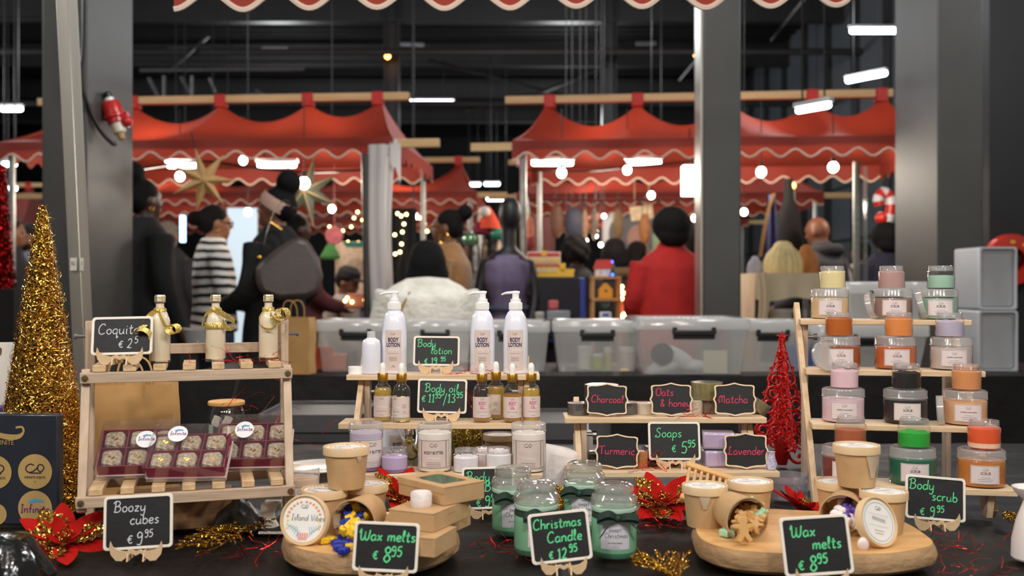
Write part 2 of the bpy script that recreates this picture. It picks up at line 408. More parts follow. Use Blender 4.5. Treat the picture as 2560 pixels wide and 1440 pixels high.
def logo(mb, fn, x, y, s, w, m=0):
    """the open looped line mark that stands on every label"""
    for st in ([(-.1, .32), (-.5, .45), (-.95, .15), (-.9, -.3), (-.45, -.42), (.1, -.1), (.45, .38), (.85, .32), (.95, -.05), (.6, -.36), (.3, -.1), (.35, .1)], [(-.6, -.5), (.7, -.5)]):
        pts = spline([(x + a * s, y + b * s, 0) for a, b in st], 4)
        def sd(i, pts=pts):
            t = pts[min(i + 1, len(pts) - 1)] - pts[max(i - 1, 0)]; return Vector((-t.y, t.x, 0))
        q = MB(); q.ribbon(pts, w, sd); mb.add([fn(p.x, p.y) for p in q.v], q.f, m)
def squiggle(mb, g, x0, x1, y, amp, w, m=0, n=9):
    """tiny script too small to read"""
    pts = spline([(x0 + (x1 - x0) * i / (n * 2), y + amp * ((i % 2) * 2 - 1) * (.5 + .5 * abs(sin(i * 1.7))), 0) for i in range(n * 2 + 1)], 3)
    q = MB(); q.ribbon(pts, w, lambda i: (-(pts[min(i + 1, len(pts) - 1)] - pts[max(i - 1, 0)]).y - 1e-6, (pts[min(i + 1, len(pts) - 1)] - pts[max(i - 1, 0)]).x, 0))
    mb.add([g(p.x, p.y) for p in q.v], q.f, m)
def rrect(w, h, r, n=4, cx=0, cy=0):
    o = []
    for (sx, sy, a0) in ((1, 1, 0), (-1, 1, pi / 2), (-1, -1, pi), (1, -1, 1.5 * pi)):
        for i in range(n + 1):
            a = a0 + pi / 2 * i / n; o.append((cx + sx * (w / 2 - r) + r * cos(a), cy + sy * (h / 2 - r) + r * sin(a)))
    return o
# ================================================================ the hall
def structure(name, mb, m, **k): return mb.obj(name, m, kind='structure', **k)
m_floor = mat('dark concrete floor', (58, 54, 50), .5, var=.25, vs=2, bump=.1, bs=8)
m_deck = mat('dark roof deck', (30, 28, 27), .55, var=.2, vs=1.5)
m_steel = mat('dark painted steel', (44, 43, 43), .45, var=.12, vs=6)
m_pil = mat('charcoal steel column', (66, 65, 62), .5, var=.1, vs=3, bump=.04, bs=30)
m_clad = mat('grey wall cladding', (88, 94, 98), .5, var=.08, vs=2)
m_dark = mat('black wall', (14, 14, 15), .6, var=.2, vs=2)
m_alu = mat('dull aluminium', (168, 162, 152), .38, .85, var=.15, vs=12, stretch=(1, 1, .1))
m_galv = mat('galvanised tube', (150, 150, 146), .35, .8, var=.15, vs=25)
m_black = mat('black plastic', (22, 22, 23), .4, var=.1, vs=20)
m_white = mat('white plastic', (236, 236, 236), .3, var=.02, vs=30)
structure('floor', MB().box(40, 44, .1, (0, 12, -.05)), m_floor)
b = MB()
b.box(40, 22, .06, (0, 18.5, 5.75))
for i in range(74): b.box(40, .1, .06, (0, 7.7 + i * .29, 5.69))
structure('ceiling', b, m_deck)
structure('wall_back', MB().box(40, .2, 6, (0, 29.2, 2.95)), m_dark)
b = MB().box(.2, 21.6, 6, (5.1, 18.3, 2.95))
for i in range(18): b.box(.05, .25, 5.7, (4.98, 8.2 + i * 1.25, 2.85), 1)
for z in (1.1, 1.9, 2.7, 3.5): b.box(.03, 21, .03, (4.99, 18, z), 1)
structure('wall_right', b, [m_clad, m_steel])
structure('wall_left', MB().box(.2, 22, 6, (-15, 18, 2.95)), m_dark)
structure('wall_front', MB().box(2.2, .12, 5.7, (4.62, 7.4, 2.85)), m_dark)       # black partition beyond the column on the right
for i, d in enumerate((9.5, 12.2, 15, 18, 21, 24)):
    b = MB(); b.box(26, .16, .05, (-3, d, 5.2)); b.box(26, .16, .05, (-3, d, 5.55)); b.box(26, .03, .34, (-3, d, 5.37))
    structure('ceiling_beam', b, m_steel)
for z, d in ((4.55, 14.2), (4.05, 15.5), (4.6, 20.5)):
    structure('ceiling_rail', MB().tube([(-12, d, z), (5, d, z)], .05, 8), m_steel)
for px, d in ((980, 15), (1522, 15), (-260, 15), (1515, 24), (2100, 23)):
    b = MB(); p = P(px, d, 0)
    for dx in (-.1, .1): b.box(.02, .24, 5.6, (p.x + dx, d, 2.8))
    b.box(.2, .02, 5.6, (p.x, d, 2.8)); structure('pillar_hall', b, m_steel)
for a, c in (((1070, 150, 15.6), (1520, 268, 15.6)), ((1520, 165, 15), (1330, 240, 15)), ((1330, 235, 15.7), (1160, 275, 15.7)), ((1700, 200, 17), (1850, 20, 15)), ((1930, 100, 14), (2010, 0, 12)), ((420, 180, 14), (520, 90, 14))):
    structure('ceiling_brace', MB().tube([at(*a), at(*c)], .025, 6), m_steel)
m_lat = mat('grey lattice', (92, 92, 92), .5, .4, var=.1)
for a, c in (((410, 190, 13), (410, 262, 13)), ((480, 190, 13), (480, 262, 13)), ((452, 192, 13), (476, 236, 13)), ((524, 196, 13), (540, 232, 13)), ((372, 195, 13), (404, 258, 13)), ((350, 176, 13), (760, 172, 13)), ((410, 258, 13), (640, 236, 13)), ((640, 226, 13), (676, 248, 13))):
    structure('ceiling_lattice', MB().tube([at(*a), at(*c)], .025, 6), m_lat)
for a, c in (((420, 124, 17), (470, 124, 17)), ((478, 125, 17), (530, 125, 17)), ((655, 121, 17), (720, 121, 17)), ((1000, 110, 17), (1060, 112, 17)), ((1590, 109, 17), (1640, 108, 17))):
    structure('ceiling_skylight', MB().tube([at(*a), at(*c)], .035, 6), mat('pale rail', (170, 172, 176), .4, .3, var=.1))
def column(name, x0, x1, d0, d1, grooves=()):
    b = MB(); b.box(x1 - x0, d1 - d0, 5.7, ((x0 + x1) / 2, (d0 + d1) / 2, 2.85))
    return structure(name, b, m_pil, bevel=.012)
column('pillar_left', -2.459, -2.222, 5.2, 5.84)
column('pillar_right', 2.225, 2.465, 5.2, 5.79)
b = MB(); x0 = P(1757, 5.3, 0).x; x1 = P(1853, 5.3, 0).x
b.box(x1 - x0, .17, 5.7, ((x0 + x1) / 2, 5.385, 2.85))
structure('pillar_middle', b, m_pil, bevel=.01)
structure('pillar_lit_edge', MB().box(.012, .168, 5.7, (x0 - .0065, 5.386, 2.85)), m_alu)  # pale metal strip: lamp light on the column's flange put into the colour

# ---------------------------------------------------------------- LED battens and bulbs that show in the picture
m_tube = mat('lit LED tube', (238, 246, 255), .4, emit=13)
m_bulb = mat('lit bulb', (255, 238, 214), .4, emit=26)
m_amber = mat('amber lamp', (255, 170, 80), .4, emit=9)
def batten(label, p, L, yaw=0.0, up=None):
    t = thing('tube_lamp', label, 'lamp', p, yaw, 'LED battens in the hall')
    MB().box(L, .05, .03, (0, 0, .034)).obj('housing', m_white, t, bevel=.006)
    R = .03 if p[1] > 9 else .019
    MB().push(RY(pi / 2)).lathe([(0, -L / 2 + .01), (R * .8, -L / 2 + .015), (R, -L / 2 + .03), (R, L / 2 - .03), (R * .8, L / 2 - .015), (0, L / 2 - .01)], 14).pop().obj('tube', m_tube, t)
    if up:
        for s in (-.3, .3): MB().tube([(s * L, 0, .06), (s * L, 0, up - p[2])], .006, 5).obj('suspension_wire', m_black, t)
    return t
batten('bright LED batten hanging alone in the gap between the two red canopies', at(1069, 254, 16), .86, 0, 5.735)
batten('LED batten beside the dark column, highest lamp in the photo', at(2190, 76, 9.2), .5, 0, 5.735)
batten('slanting LED batten above the red canopy, next to the grey-lit column', at(2165, 192, 10.4), .5, -.95, 5.735)
batten('slanting LED batten in front of the red canopy beneath its beam', at(2033, 270, 6.05), .27, -.95, 5.735)
for i, (a, c, y, d, s) in enumerate(((415, 500, 414, 7.4, 'above the first star lantern'), (640, 745, 413, 7.4, 'above the woman with the pink headband'),
                        (1325, 1437, 408, 7.2, 'just inside the canopy pole nearest the aisle'), (1562, 1657, 406, 7.15, 'above the woman in the red coat'))):
    p = at((a + c) / 2, y, d); batten('LED tube under a red canopy, ' + s, (p.x, p.y, p.z), wid(c - a, d), 0, p.z + .13)
for a, c, y, d, s in ((1165, 1202, 461, 19, 'smaller one of two over the far end of the aisle'), (1210, 1250, 460, 19, 'second of two over the far end of the aisle'), (1215, 1278, 497, 15, 'lowest one hanging in the aisle beside the thin pole'),
                      (2, 45, 411, 8.2, 'under the canopy end beyond the red tinsel cone'), (14, 44, 471, 13, 'far behind the red tinsel cone'), (0, 58, 272, 11, 'behind the beam end at the left edge of the photo'), (432, 470, 505, 12.4, 'low one seen between the black-haired person and the star'), (520, 582, 505, 12.4, 'low one just below the first star lantern')):
    p = at((a + c) / 2, y, d); batten('distant LED tube, ' + s, p, wid(c - a, d), 0, 5.735)
def bulb(label, px, py, d, r=.042, string=True, m=None):
    r *= .82
    t = thing('light_bulb', label, 'light bulb', at(px, py, d), 0, 'bulbs strung in the stalls')
    MB().ball((0, 0, 0), (r, r, r * 1.1), 16, 10).obj('globe', m or m_bulb, t)
    MB().lathe([(0, r * .85), (r * .42, r * .85), (r * .42, r * 1.9), (0, r * 1.95)], 12).obj('socket', m_black, t)
    z0 = at(px, py, d).z; MB().tube([(0, 0, r * 1.9), (0, 0, (2.44 - z0) if d < 7.65 else ((5.735 - z0) if d < 14 else r * 1.9 + .09))], .0035, 6).obj('cord', m_black, t)
    return t
for px, py, d, r, s in ((450, 441, 7.0, .037, 'behind the arms of the gold star lantern'), (608, 401, 7.3, .035, 'between the two LED tubes of the left stall'), (620, 530, 8.4, .036, 'above the striped sweater, over the white screen'),
        (830, 522, 8.6, .036, 'low one right of the open star lantern'), (1404, 432, 7.0, .039, 'round one nearest the thin aisle pole'), (1568, 425, 7.0, .035, 'right beneath the second tube of the right stall'),
        (1628, 488, 9.0, .038, 'small one above the red coat woman'), (1903, 430, 6.7, .039, 'just right of the middle column'), (2083, 418, 6.6, .04, 'in front of the green exit sign'),
        (1860, 530, 8.5, .034, 'low one at the edge of the middle column'), (1737, 545, 7.6, .03, 'beside the collar of the red coat woman'), (1035, 541, 9, .042, 'upper one left of the brown coat woman'), (1032, 565, 9.4, .03, 'lower one left of the brown coat woman')):
    bulb('glowing white bulb, ' + s, px, py, d, r)
for i, (px, py) in enumerate(((1430, 590), (1450, 578), (1465, 602), (1490, 576), (1489, 590), (1415, 607), (1502, 612), (1510, 540))):
    bulb('small round bulb in the cluster over the dark haired people at the toy stall', px, py, 8.2, .02)
bulb('orange lamp glowing high on the dark hall column', 969, 140, 14.6, .05, m=m_amber)
bulb('orange lamp half hidden by the middle column', 1739, 136, 14.6, .04, m=m_amber)
p = at(1724, 452, 6.6)
t = thing('paper_lantern', 'tall glowing white box lantern against the middle column', 'lantern', p)
b = MB(); w = wid(36, 6.6); h = wid(74, 6.6)
b.box(w, w, h); b.obj('shade', mat('lit paper', (255, 246, 232), .8, emit=5.5, var=.05, vs=10), t)
MB().tube([(0, 0, h / 2), (0, 0, h / 2 + .25)], .005, 6).obj('cord', m_black, t)
t = thing('exit_sign', 'small green lit exit sign on the far wall behind a round bulb', 'sign', at(2042, 428, 13.5), .2)
MB().box(.17, .03, .13).obj('case', m_white, t, bevel=.005)
b = MB(); b.box(.15, .006, .11, (0, -.018, 0), 0)
b.box(.05, .004, .012, (.03, -.023, 0), 1); b.box(.025, .004, .05, (-.03, -.023, -.005), 1); b.ball((-.022, -.023, .032), .009, 8, 6, 1)
b.push(T(.058, -.023, 0) @ RX(pi / 2)).prism([(-.012, .022), (.014, 0), (-.012, -.022)], -.002, .002, 1).pop()
MB().tube([(0, 0, .06), (0, 0, 5.735 - at(0, 428, 13.5).z)], .008, 6).obj('hanger_rod', m_black, t)
b.obj('face', [mat('green lit face', (60, 200, 130), .5, emit=2.2), mat('white lit face', (240, 255, 245), .5, emit=3)], t)

# ---------------------------------------------------------------- stalls with red canopies
m_red = mat('red canopy fabric', (146, 50, 33), .62, var=.08, vs=4, bump=.08, bs=160, trans=.42)
m_red2 = mat('red strap', (196, 44, 32), .6, var=.1, vs=20, trans=.15)
m_trim = mat('cream edging', (214, 190, 170), .7, var=.06, vs=60)
m_beam = mat('stall timber', (206, 172, 124), .6, col2=(184, 146, 98), vs=1.5, stretch=(1.5, 12, 12), bump=.1, bs=4)
def canopy(label, L, W, tabs, rz, loc, zE=2.15, zR=2.53, inset=.2, sag=.14, beam=(.35, .2), posts=((0, 0), (1, 0), (0, 1), (1, 1)), stub=.3, trim=True, stub2=None):
    """local x along the ridge 0..L, y 0 = eave near the camera, W = far eave"""
    t = thing('market_stall', label, 'market stall', loc, rz, 'stalls with red canopies')
    ts = sorted(tabs)
    def ridge(x):
        if x <= ts[0] or x >= ts[-1]: return 0.0
        for a, c in zip(ts, ts[1:]):
            if a <= x <= c:
                k = (x - a) / (c - a); return -sag * min(1.25, (c - a) / .62) * (sin(pi * k) ** .8)
        return 0
    xa, xb = ts[0] - .03, ts[-1] + .03
    def side(sgn):
        def f(u, v):
            xr = xa + (xb - xa) * u; xe = L * u
            x = xr + (xe - xr) * v; z = zR + (zE - zR) * (v ** .92) + ridge(xr) * (1 - v) ** 1.2 - .05 * sin(pi * v) * (1 + .5 * sin(9 * u))
            y = W / 2 + sgn * W / 2 * v
            return (x, y, z)
        return f
    b = MB(); b.grid(side(-1), 60, 12); b.grid(side(1), 60, 12)
    for xe, xr in ((0, xa), (L, xb)):
        b.grid(lambda u, v: (xr + (xe - xr) * v, W / 2 + (u - .5) * W * v, zR + (zE - zR) * (v ** .9) - .03 * sin(pi * v)), 10, 10)
    b.obj('canopy', m_red, t, fixn=False)
    n = int(L / .026); per = .192
    def val(y):
        return lambda u, v: (L * u, y + .012 * sin(L * u * 11) * v, zE - v * (.105 + .026 * cos(2 * pi * L * u / per)))
    for nm, y in (('valance', 0), ('valance', W)):
        MB().grid(val(y), n, 3).obj(nm, m_red, t, fixn=False)
        if trim: MB().tube([val(y)(i / n, 1.0) for i in range(n + 1)], .007, 5).obj('edging', m_trim, t)
    for x in (0, L):
        MB().grid(lambda u, v: (x, W * u, zE - v * (.105 + .026 * cos(2 * pi * W * u / per))), int(W / .03), 3).obj('side_valance', m_red, t, fixn=False)
    MB().box(xb - xa + beam[0] + beam[1], .055, .055, ((xa + xb + beam[1] - beam[0]) / 2, W / 2, zR + .035)).obj('ridge_beam', m_beam, t, bevel=.004)
    for y in (.0,): s2 = stub if stub2 is None else stub2; MB().box(L + stub + s2, .04, .055, ((L + s2 - stub) / 2, y + .05, zE - .035)).obj('eave_beam', m_beam, t, bevel=.004)
    for x in ts:
        MB().box(.085, .075, .1, (x, W / 2, zR + .02)).obj('strap', m_red2, t, bevel=.01)
    for (i, j) in posts:
        MB().tube([(i * L + (.07 if i == 0 else -.07), j * W + (.05 if j == 0 else -.05), 0), (i * L + (.07 if i == 0 else -.07), j * W + (.05 if j == 0 else -.05), zE - .02)], .022, 10).obj('post', m_galv, t)
    return t
canopy('market stall with the red canopy beyond the left column, star lanterns inside', 2.66, 1.6, [.2, .56, 1.22, 1.875, 2.39], -.085, (-3.42, 6.62, 0), sag=.13)
canopy('market stall with the red canopy right of the aisle, toy houses inside', 2.76, 1.6, [.2, .84, 1.5, 2.08, 2.56], -.1, (.0, 6.55, 0), sag=.16, beam=(.3, .05), stub=.28, stub2=.0, posts=((0, 0), (1, 0), (0, 1)))
canopy('second red stall behind the left one, its canopy tip shows over the aisle', 4.4, 1.6, [.25, 1.2, 2.2, 3.1, 4.15], -.03, (-4.75, 10.1, 0), sag=.2)
canopy('second red stall behind the right one', 3.1, 1.6, [.25, 1.0, 1.8, 2.85], -.05, (.05, 10.2, 0), sag=.16)
canopy('farthest red stall on the left of the aisle', 5.2, 1.6, [.25, 1.4, 2.6, 3.8, 4.9], 0, (-5.6, 13.9, 0), sag=.16)
canopy('farthest red stall on the right of the aisle', 3.2, 1.6, [.25, 1.2, 2.1, 3.0], 0, (.15, 14.1, 0), sag=.16)
canopy('red stall far behind the gold cone at the left edge', 3.4, 1.6, [.25, 1.2, 2.3, 3.1], 0, (-9.6, 12.6, 0), zE=2.0, sag=.12)
# back edge of the canopy this table stands under
t = thing('own_canopy', 'red scalloped canopy edge with cream trim hanging along the top of the photo', 'canopy')
Lc = 2.0; xl = -.985
def own(u, v):
    x = Lc * u; return (xl + x, 2.9 + .11 * u + .01 * sin(x * 9), 2.103 + .04 * u - v * (.085 + .026 * cos(2 * pi * x / .196)))
def ownr(u, v):
    x = Lc * u; return (xl + x, 2.9 + .11 * u - v * 1.1, 2.115 + .04 * u + v * .42 - .05 * sin(pi * v))
b = MB(); b.grid(own, 160, 4); b.grid(ownr, 40, 8); b.obj('canopy', m_red, t, fixn=False)
MB().tube([own(i / 160, 1) for i in range(161)], .0085, 6).obj('edging', mat('cream piping', (226, 206, 190), .8, bump=.3, bs=300, var=.05), t)
t = thing('stall_post', 'leaning square metal post in front of the left column, torn tape low on it', 'post')
a = at(166, -60, 3.0); c = at(206, 790, 3.02); dirv = (c - a); c = a + dirv * ((a.z - 0) / (a.z - c.z))
w = wid(36, 3.0)
b = MB(); vs = []
for p in (c, a):
    for (x, y) in ((-.6, -.5), (.25, -.5), (.5, .5), (-.5, .6)): vs.append(p + Vector((x * w, y * w, 0)))
b.add(vs, [(3, 2, 1, 0), (4, 5, 6, 7), (0, 1, 5, 4), (1, 2, 6, 5), (2, 3, 7, 6), (3, 0, 4, 7)])
b.obj('shaft', m_alu, t, bevel=.002)
b = MB(); p = at(196, 660, 3.0)
m_tape = mat('torn white tape', (205, 200, 192), .8, var=.1, vs=30)
for dx, s in ((-.006, 'NBJ'), (.017, 'LT')):
    f = lambda x, y, dx=dx: (p.x + dx + x, p.y - w * .5 - .003 + (.004 if dx < 0 else .008), p.z + y)
    patch(b, f, -.010 if dx < 0 else -.006, .010 if dx < 0 else .006, -.02, .018, 0, 2)
    pen(b, 'NBJ'[0:0] + ('BL' if dx < 0 else 'I'), -.007 if dx < 0 else -.001, -.004, .010, .0011, 0, 1, fn=lambda x, y, f=f: tuple(Vector(f(x, y)) + Vector((0, -.0006, 0))))
b.obj('tape', [m_tape, m_black], t)

# ---------------------------------------------------------------- red plug and its cable on the left column
m_plug = mat('red plug plastic', (196, 40, 34), .3, var=.06, vs=20)
t = thing('power_plug', 'red and white industrial plug hanging from a black cable on the left column', 'plug', at(268, 235, 5.42), 0, rot=(0, .32 * -1, 0))
MB().lathe([(0, .012), (.016, .01), (.024, 0), (.024, -.03), (0, -.03)], 18).obj('cable_gland', m_black, t)
MB().lathe([(0, -.025), (.026, -.025), (.026, -.05), (0, -.05)], 18).obj('neck', m_white, t)
b = MB(); b.lathe([(0, -.045), (.045, -.047), (.052, -.06), (.052, -.12), (.058, -.122), (.058, -.14), (.046, -.142), (.046, -.17), (0, -.17)], 24); b.box(.05, .04, .06, (.05, 0, -.155)); b.obj('body', m_plug, t, bevel=.004)
MB().ball((.055, 0, -.175), .032, 14, 10).obj('cap', m_plug, t)
MB().lathe([(0, -.165), (.036, -.167), (.034, -.22), (.028, -.225), (0, -.225)], 20).obj('collar', mat('ivory plastic', (222, 212, 190), .4, var=.05), t)
MB().lathe([(0, -.22), (.022, -.222), (.017, -.26), (.012, -.262), (0, -.262)], 16).obj('tip', mat('tan plastic', (180, 140, 90), .5, var=.1), t)
p0 = at(200, 190, 5.15)
cable = [at(210, -40, 5.15), at(208, 120, 5.15), p0, at(222, 270, 5.2), at(250, 325, 5.3), at(283, 360, 5.4), at(290, 357, 5.42)]
MB().tube(spline(cable, 6), .011, 8).obj('power_cable', m_black, label='black cable drooping down the left column to the red plug', cat='cable')

# ---------------------------------------------------------------- hose reel on the partition
t = thing('hose_reel', 'round red fire hose reel on the black wall at the right edge of the photo', 'hose reel', at(2526, 650, 7.28), 0)
m_reel = mat('reel red', (190, 44, 26), .35, var=.08, vs=10)
MB().push(RX(pi / 2)).lathe([(.085, -.06), (.18, -.05), (.19, -.03), (.19, .03), (.18, .05), (.085, .06), (.085, -.06)], 40).pop().obj('drum', m_reel, t)
MB().push(RX(pi / 2)).lathe([(0, -.07), (.05, -.06), (.05, .05), (0, .06)], 20).pop().obj('hub', m_black, t)
b = MB(); b.box(.03, .004, .02, (-.01, -.058, .13)); b.box(.02, .004, .02, (.07, -.058, .11)); b.obj('sticker', mat('yellow sticker', (220, 190, 60), .6, var=.05), t)

# ---------------------------------------------------------------- tables
m_cloth = mat('black table cloth', (24, 21, 20), .55, var=.25, vs=6, bump=.4, bs=13, spec=.3)
def wr(x, y): return .0065 * noise.noise(Vector((x * 2.2, y * 7, .3))) + .004 * (abs(noise.noise(Vector((x * 7 + y * 3, y * 9, 4)))) * 2 - .5) + .0018 * noise.noise(Vector((x * 22, y * 26, 9)))
t = thing('display_table', 'long table under a crumpled black cloth that carries the whole display', 'table', (0, 0, 0))
def topf(u, v):
    x = -2.3 + 4.6 * u; y = 1.0 + 1.8 * v; return (x, y, TABLE - .0075 + wr(x, y) * min(1, abs(y - 2.9) * 3 + .2))
b = MB(); b.grid(topf, 230, 110)
b.grid(lambda u, v: (-2.3 + 4.6 * u, 2.8 + .01 * sin(u * 90) * v, TABLE - .0035 - .7 * v), 120, 6)
b.grid(lambda u, v: (-2.3 + 4.6 * u, 1.0 - .01 * sin(u * 90) * v, TABLE - .0035 - .7 * v), 120, 6)
b.obj('table_cloth', m_cloth, t, fixn=False)
MB().box(4.55, 1.74, .03, (0, 1.9, TABLE - .03)).obj('table_top', m_beam, t)
for x in (-2.2, 2.2):
    for y in (1.08, 2.72): MB().tube([(x, y, 0), (x, y, TABLE - .04)], .02, 8).obj('leg', m_galv, t)
t = thing('storage_table', 'black draped table behind the display carrying the clear bins', 'table', (0, 0, 0))
ZB = .80
b = MB(); b.grid(lambda u, v: (-1.45 + 4.75 * u, 4.34 + .78 * v, ZB - .003 + wr(u * 5, v) * .8), 80, 10)
b.grid(lambda u, v: (-1.45 + 4.75 * u, 4.34 - .03 * v - (.008 + .01 * v) * sin(u * 46 + 3 * sin(u * 9)) * v, ZB - .003 - (.42 + .02 * sin(u * 13)) * v), 160, 8)
b.obj('table_cloth', m_cloth, t, fixn=False)
MB().box(4.7, .74, .03, (.92, 4.73, ZB - .03)).obj('table_top', m_beam, t)
for x in (-1.3, .5, 3.1):
    for y in (4.5, 5.05): MB().tube([(x, y, 0), (x, y, ZB - .04)], .02, 8).obj('leg', m_galv, t)

# ---------------------------------------------------------------- clear storage bins
m_bin = clear('frosted bin plastic', (250, 250, 250), .42, .12, .05, 1.35, (238, 238, 236))
m_lid = clear('frosted lid plastic', (250, 250, 250), .74, .12, .05, 1.4, (240, 240, 238))
def bin_(label, px0, px1, d, z, H, D=.34, rz=0.0, handle=True, name='storage_bin'):
    x0, x1 = P(px0, d, 0).x, P(px1, d, 0).x; W = x1 - x0
    t = thing(name, label, 'storage bin', ((x0 + x1) / 2, d + D / 2, z), rz, 'clear bins on the black table')
    b = MB(); k = .86; th = .004
    for zz0, zz1, s0, s1 in ((0, H - .05, k, .96),):
        o0 = rrect(W * s0, D * s0, .03, 4); o1 = rrect(W * s1, D * s1, .03, 4); n = len(o0)
        b.add([(x, y, zz0) for x, y in o0] + [(x, y, zz1) for x, y in o1], [(i, (i + 1) % n, n + (i + 1) % n, n + i) for i in range(n)] + [tuple(range(n - 1, -1, -1))])
    b.obj('body', m_bin, t)
    b = MB(); o0 = rrect(W * .965, D * .965, .03, 4); o1 = rrect(W, D, .03, 4); o2 = rrect(W * .86, D * .8, .03, 4); n = len(o0)
    b.add([(x, y, H - .055) for x, y in o0] + [(x, y, H - .05) for x, y in o1] + [(x, y, H - .006) for x, y in o1] + [(x * .985, y * .985, H) for x, y in o1] + [(x, y, H - .004) for x, y in o2] + [(x * .97, y * .97, H - .012) for x, y in o2],
          [(r * n + i, r * n + (i + 1) % n, (r + 1) * n + (i + 1) % n, (r + 1) * n + i) for r in range(5) for i in range(n)] + [tuple(5 * n + i for i in range(n))])
    for i in range(16):
        for y in (-.22, .0, .22): b.ball(((i - 7.5) * W * .046, y * D, H - .01), (W * .013, D * .05, .005), 8, 5)
    b.obj('lid', m_lid, t)
    if handle:
        b = MB(); b.box(W * .36, .02, .02, (0, -D * .5 - .002, H - .065)); b.box(W * .36, .012, .035, (0, -D * .48, H - .075)); b.box(.02, .016, .03, (-W * .17, -D * .49, H - .055)); b.box(.02, .016, .03, (W * .17, -D * .49, H - .055))
        b.obj('handle', m_black, t, bevel=.003)
    return t
bins = [bin_('clear bin with orange packs inside, behind the kraft gift bag', 786, 990, 4.5, ZB, .235),
    bin_('clear bin mostly hidden behind the chalkboard for body lotion', 995, 1180, 4.52, ZB, .232),
    bin_('clear bin half hidden by the two lotion bottles', 1186, 1376, 4.5, ZB, .23),
    bin_('clear bin with small jars inside, between the lotions and the pillow bin', 1382, 1606, 4.5, ZB, .232),
    bin_('large clear bin holding white pillows and a letter pack', 1592, 1880, 4.36, ZB, .248, D=.46),
    bin_('clear bin beside the red glitter tree', 1826, 2040, 4.5, ZB, .232),
    bin_('clear bin behind the upper scrub jars', 2044, 2330, 4.4, ZB, .215, D=.36)]
bin_('clear bin with a ribbed lid on top, against the dark right column', 2108, 2325, 4.42, ZB + .218, .19, D=.34)
m_grey = mat('grey crate plastic', (176, 178, 182), .45, var=.05, vs=8)
def crate(label, px0, px1, py0, py1, d):
    a = at(px0, py1, d); c = at(px1, py0, d); W = c.x - a.x; H = c.z - a.z
    t = thing('plastic_crate', label, 'crate', ((a.x + c.x) / 2, d, a.z), 0, 'grey crates on end')
    b = MB(); b.push(T(0, 0, H / 2) @ RX(pi / 2))
    b.frame(rrect(W, H, .012), rrect(W * .97, H * .97, .012), -.26, .0); b.prism(rrect(W * .98, H * .98, .012), -.03, -.02)
    b.frame(rrect(W * .88, H * .88, .02), rrect(W * .84, H * .84, .02), -.022, -.012); b.pop()
    b.obj('shell', m_grey, t)
    MB().push(T(0, 0, H / 2) @ RX(pi / 2)).frame(rrect(W * 1.02, H * 1.0, .014), rrect(W * .93, H * .93, .014), -.012, .008).pop().obj('rim', mat('grey rim', (190, 192, 196), .4, var=.03), t)
    return t
crate('grey plastic crate stood on end, lower one at the right edge', 2446, 2542, 776, 930, 4.62)
crate('grey plastic crate stood on end, upper one at the right edge', 2448, 2540, 617, 774, 4.64)
m_dbin = mat('dark grey tub', (62, 62, 64), .5, var=.08, vs=8)
def tub(label, px0, px1, py0, d, D):
    a = P(px0, d, 0); c = P(px1, d, 0); z = at(0, py0, d).z; W = c.x - a.x
    t = thing('storage_tub', label, 'storage tub', ((a.x + c.x) / 2, d + D / 2, 0), 0, 'dark tubs behind the table')
    b = MB(); b.prism(rrect(W * .95, D * .95, .03), 0, z - .05); b.obj('body', m_dbin, t)
    b = MB(); b.prism(rrect(W, D, .035), z - .05, z - .004); b.frame(rrect(W, D, .035), rrect(W * .93, D * .93, .03), z - .004, z + .006); b.obj('lid', mat('dark tub lid', (78, 78, 80), .45, var=.06), t)
tub('dark grey lidded tub on the floor seen through the slatted rack', 640, 905, 1042, 3.2, .4)
tub('dark grey lidded tub on the floor between lotions and soaps', 1330, 1530, 1062, 3.3, .4)
# goods inside the bins
def pack(label, px, d, w, h, dd, c, py=930, grp='packs inside the bin', name='carton'):
    MB().box(w, dd, h, (0, 0, h / 2)).obj(name, mat('pack %d %d %d' % c, c, .5, var=.1, vs=15), loc=P(px, d, ZB + .003), bevel=.004, label=label, cat='carton', group=grp)
for px, c, w, h, s in ((812, (206, 88, 62), .075, .105, 'red orange one at the bag'), (850, (232, 128, 80), .07, .07, 'pale orange one'), (882, (130, 128, 130), .03, .09, 'grey one'), (925, (214, 190, 188), .08, .12, 'pink one')):
    pack('small carton showing through the first clear bin, ' + s, px, 4.62, w, h, .07, c)
def mini_jar(label, px, d, r, h, c, lid=(236, 236, 232)):
    t = thing('jar', label, 'jar', P(px, d, ZB + .004), 0, 'jars inside the fourth bin')
    MB().lathe([(0, 0), (r, .002), (r, h * .75), (0, h * .75)], 18).obj('body', mat('jar %d %d %d' % c, c, .4, var=.05), t)
    MB().lathe([(0, h * .76), (r * 1.03, h * .76), (r * 1.03, h), (0, h)], 18).obj('lid', mat('jar lid %d %d %d' % lid, lid, .4, var=.03), t)
mini_jar('white jar in the clear bin, tallest of its row', 1462, 4.62, .032, .105, (236, 232, 226))
mini_jar('lime green jar in the clear bin', 1494, 4.6, .025, .07, (190, 208, 84), (214, 220, 200))
mini_jar('yellow oil bottle in the clear bin', 1520, 4.62, .018, .1, (214, 200, 140), (230, 226, 214))
mini_jar('white and pink jar leaning in the clear bin', 1566, 4.62, .034, .1, (226, 212, 204), (236, 232, 228))
m_pill = mat('white cushion', (228, 228, 228), .8, bump=.3, bs=12, var=.04)
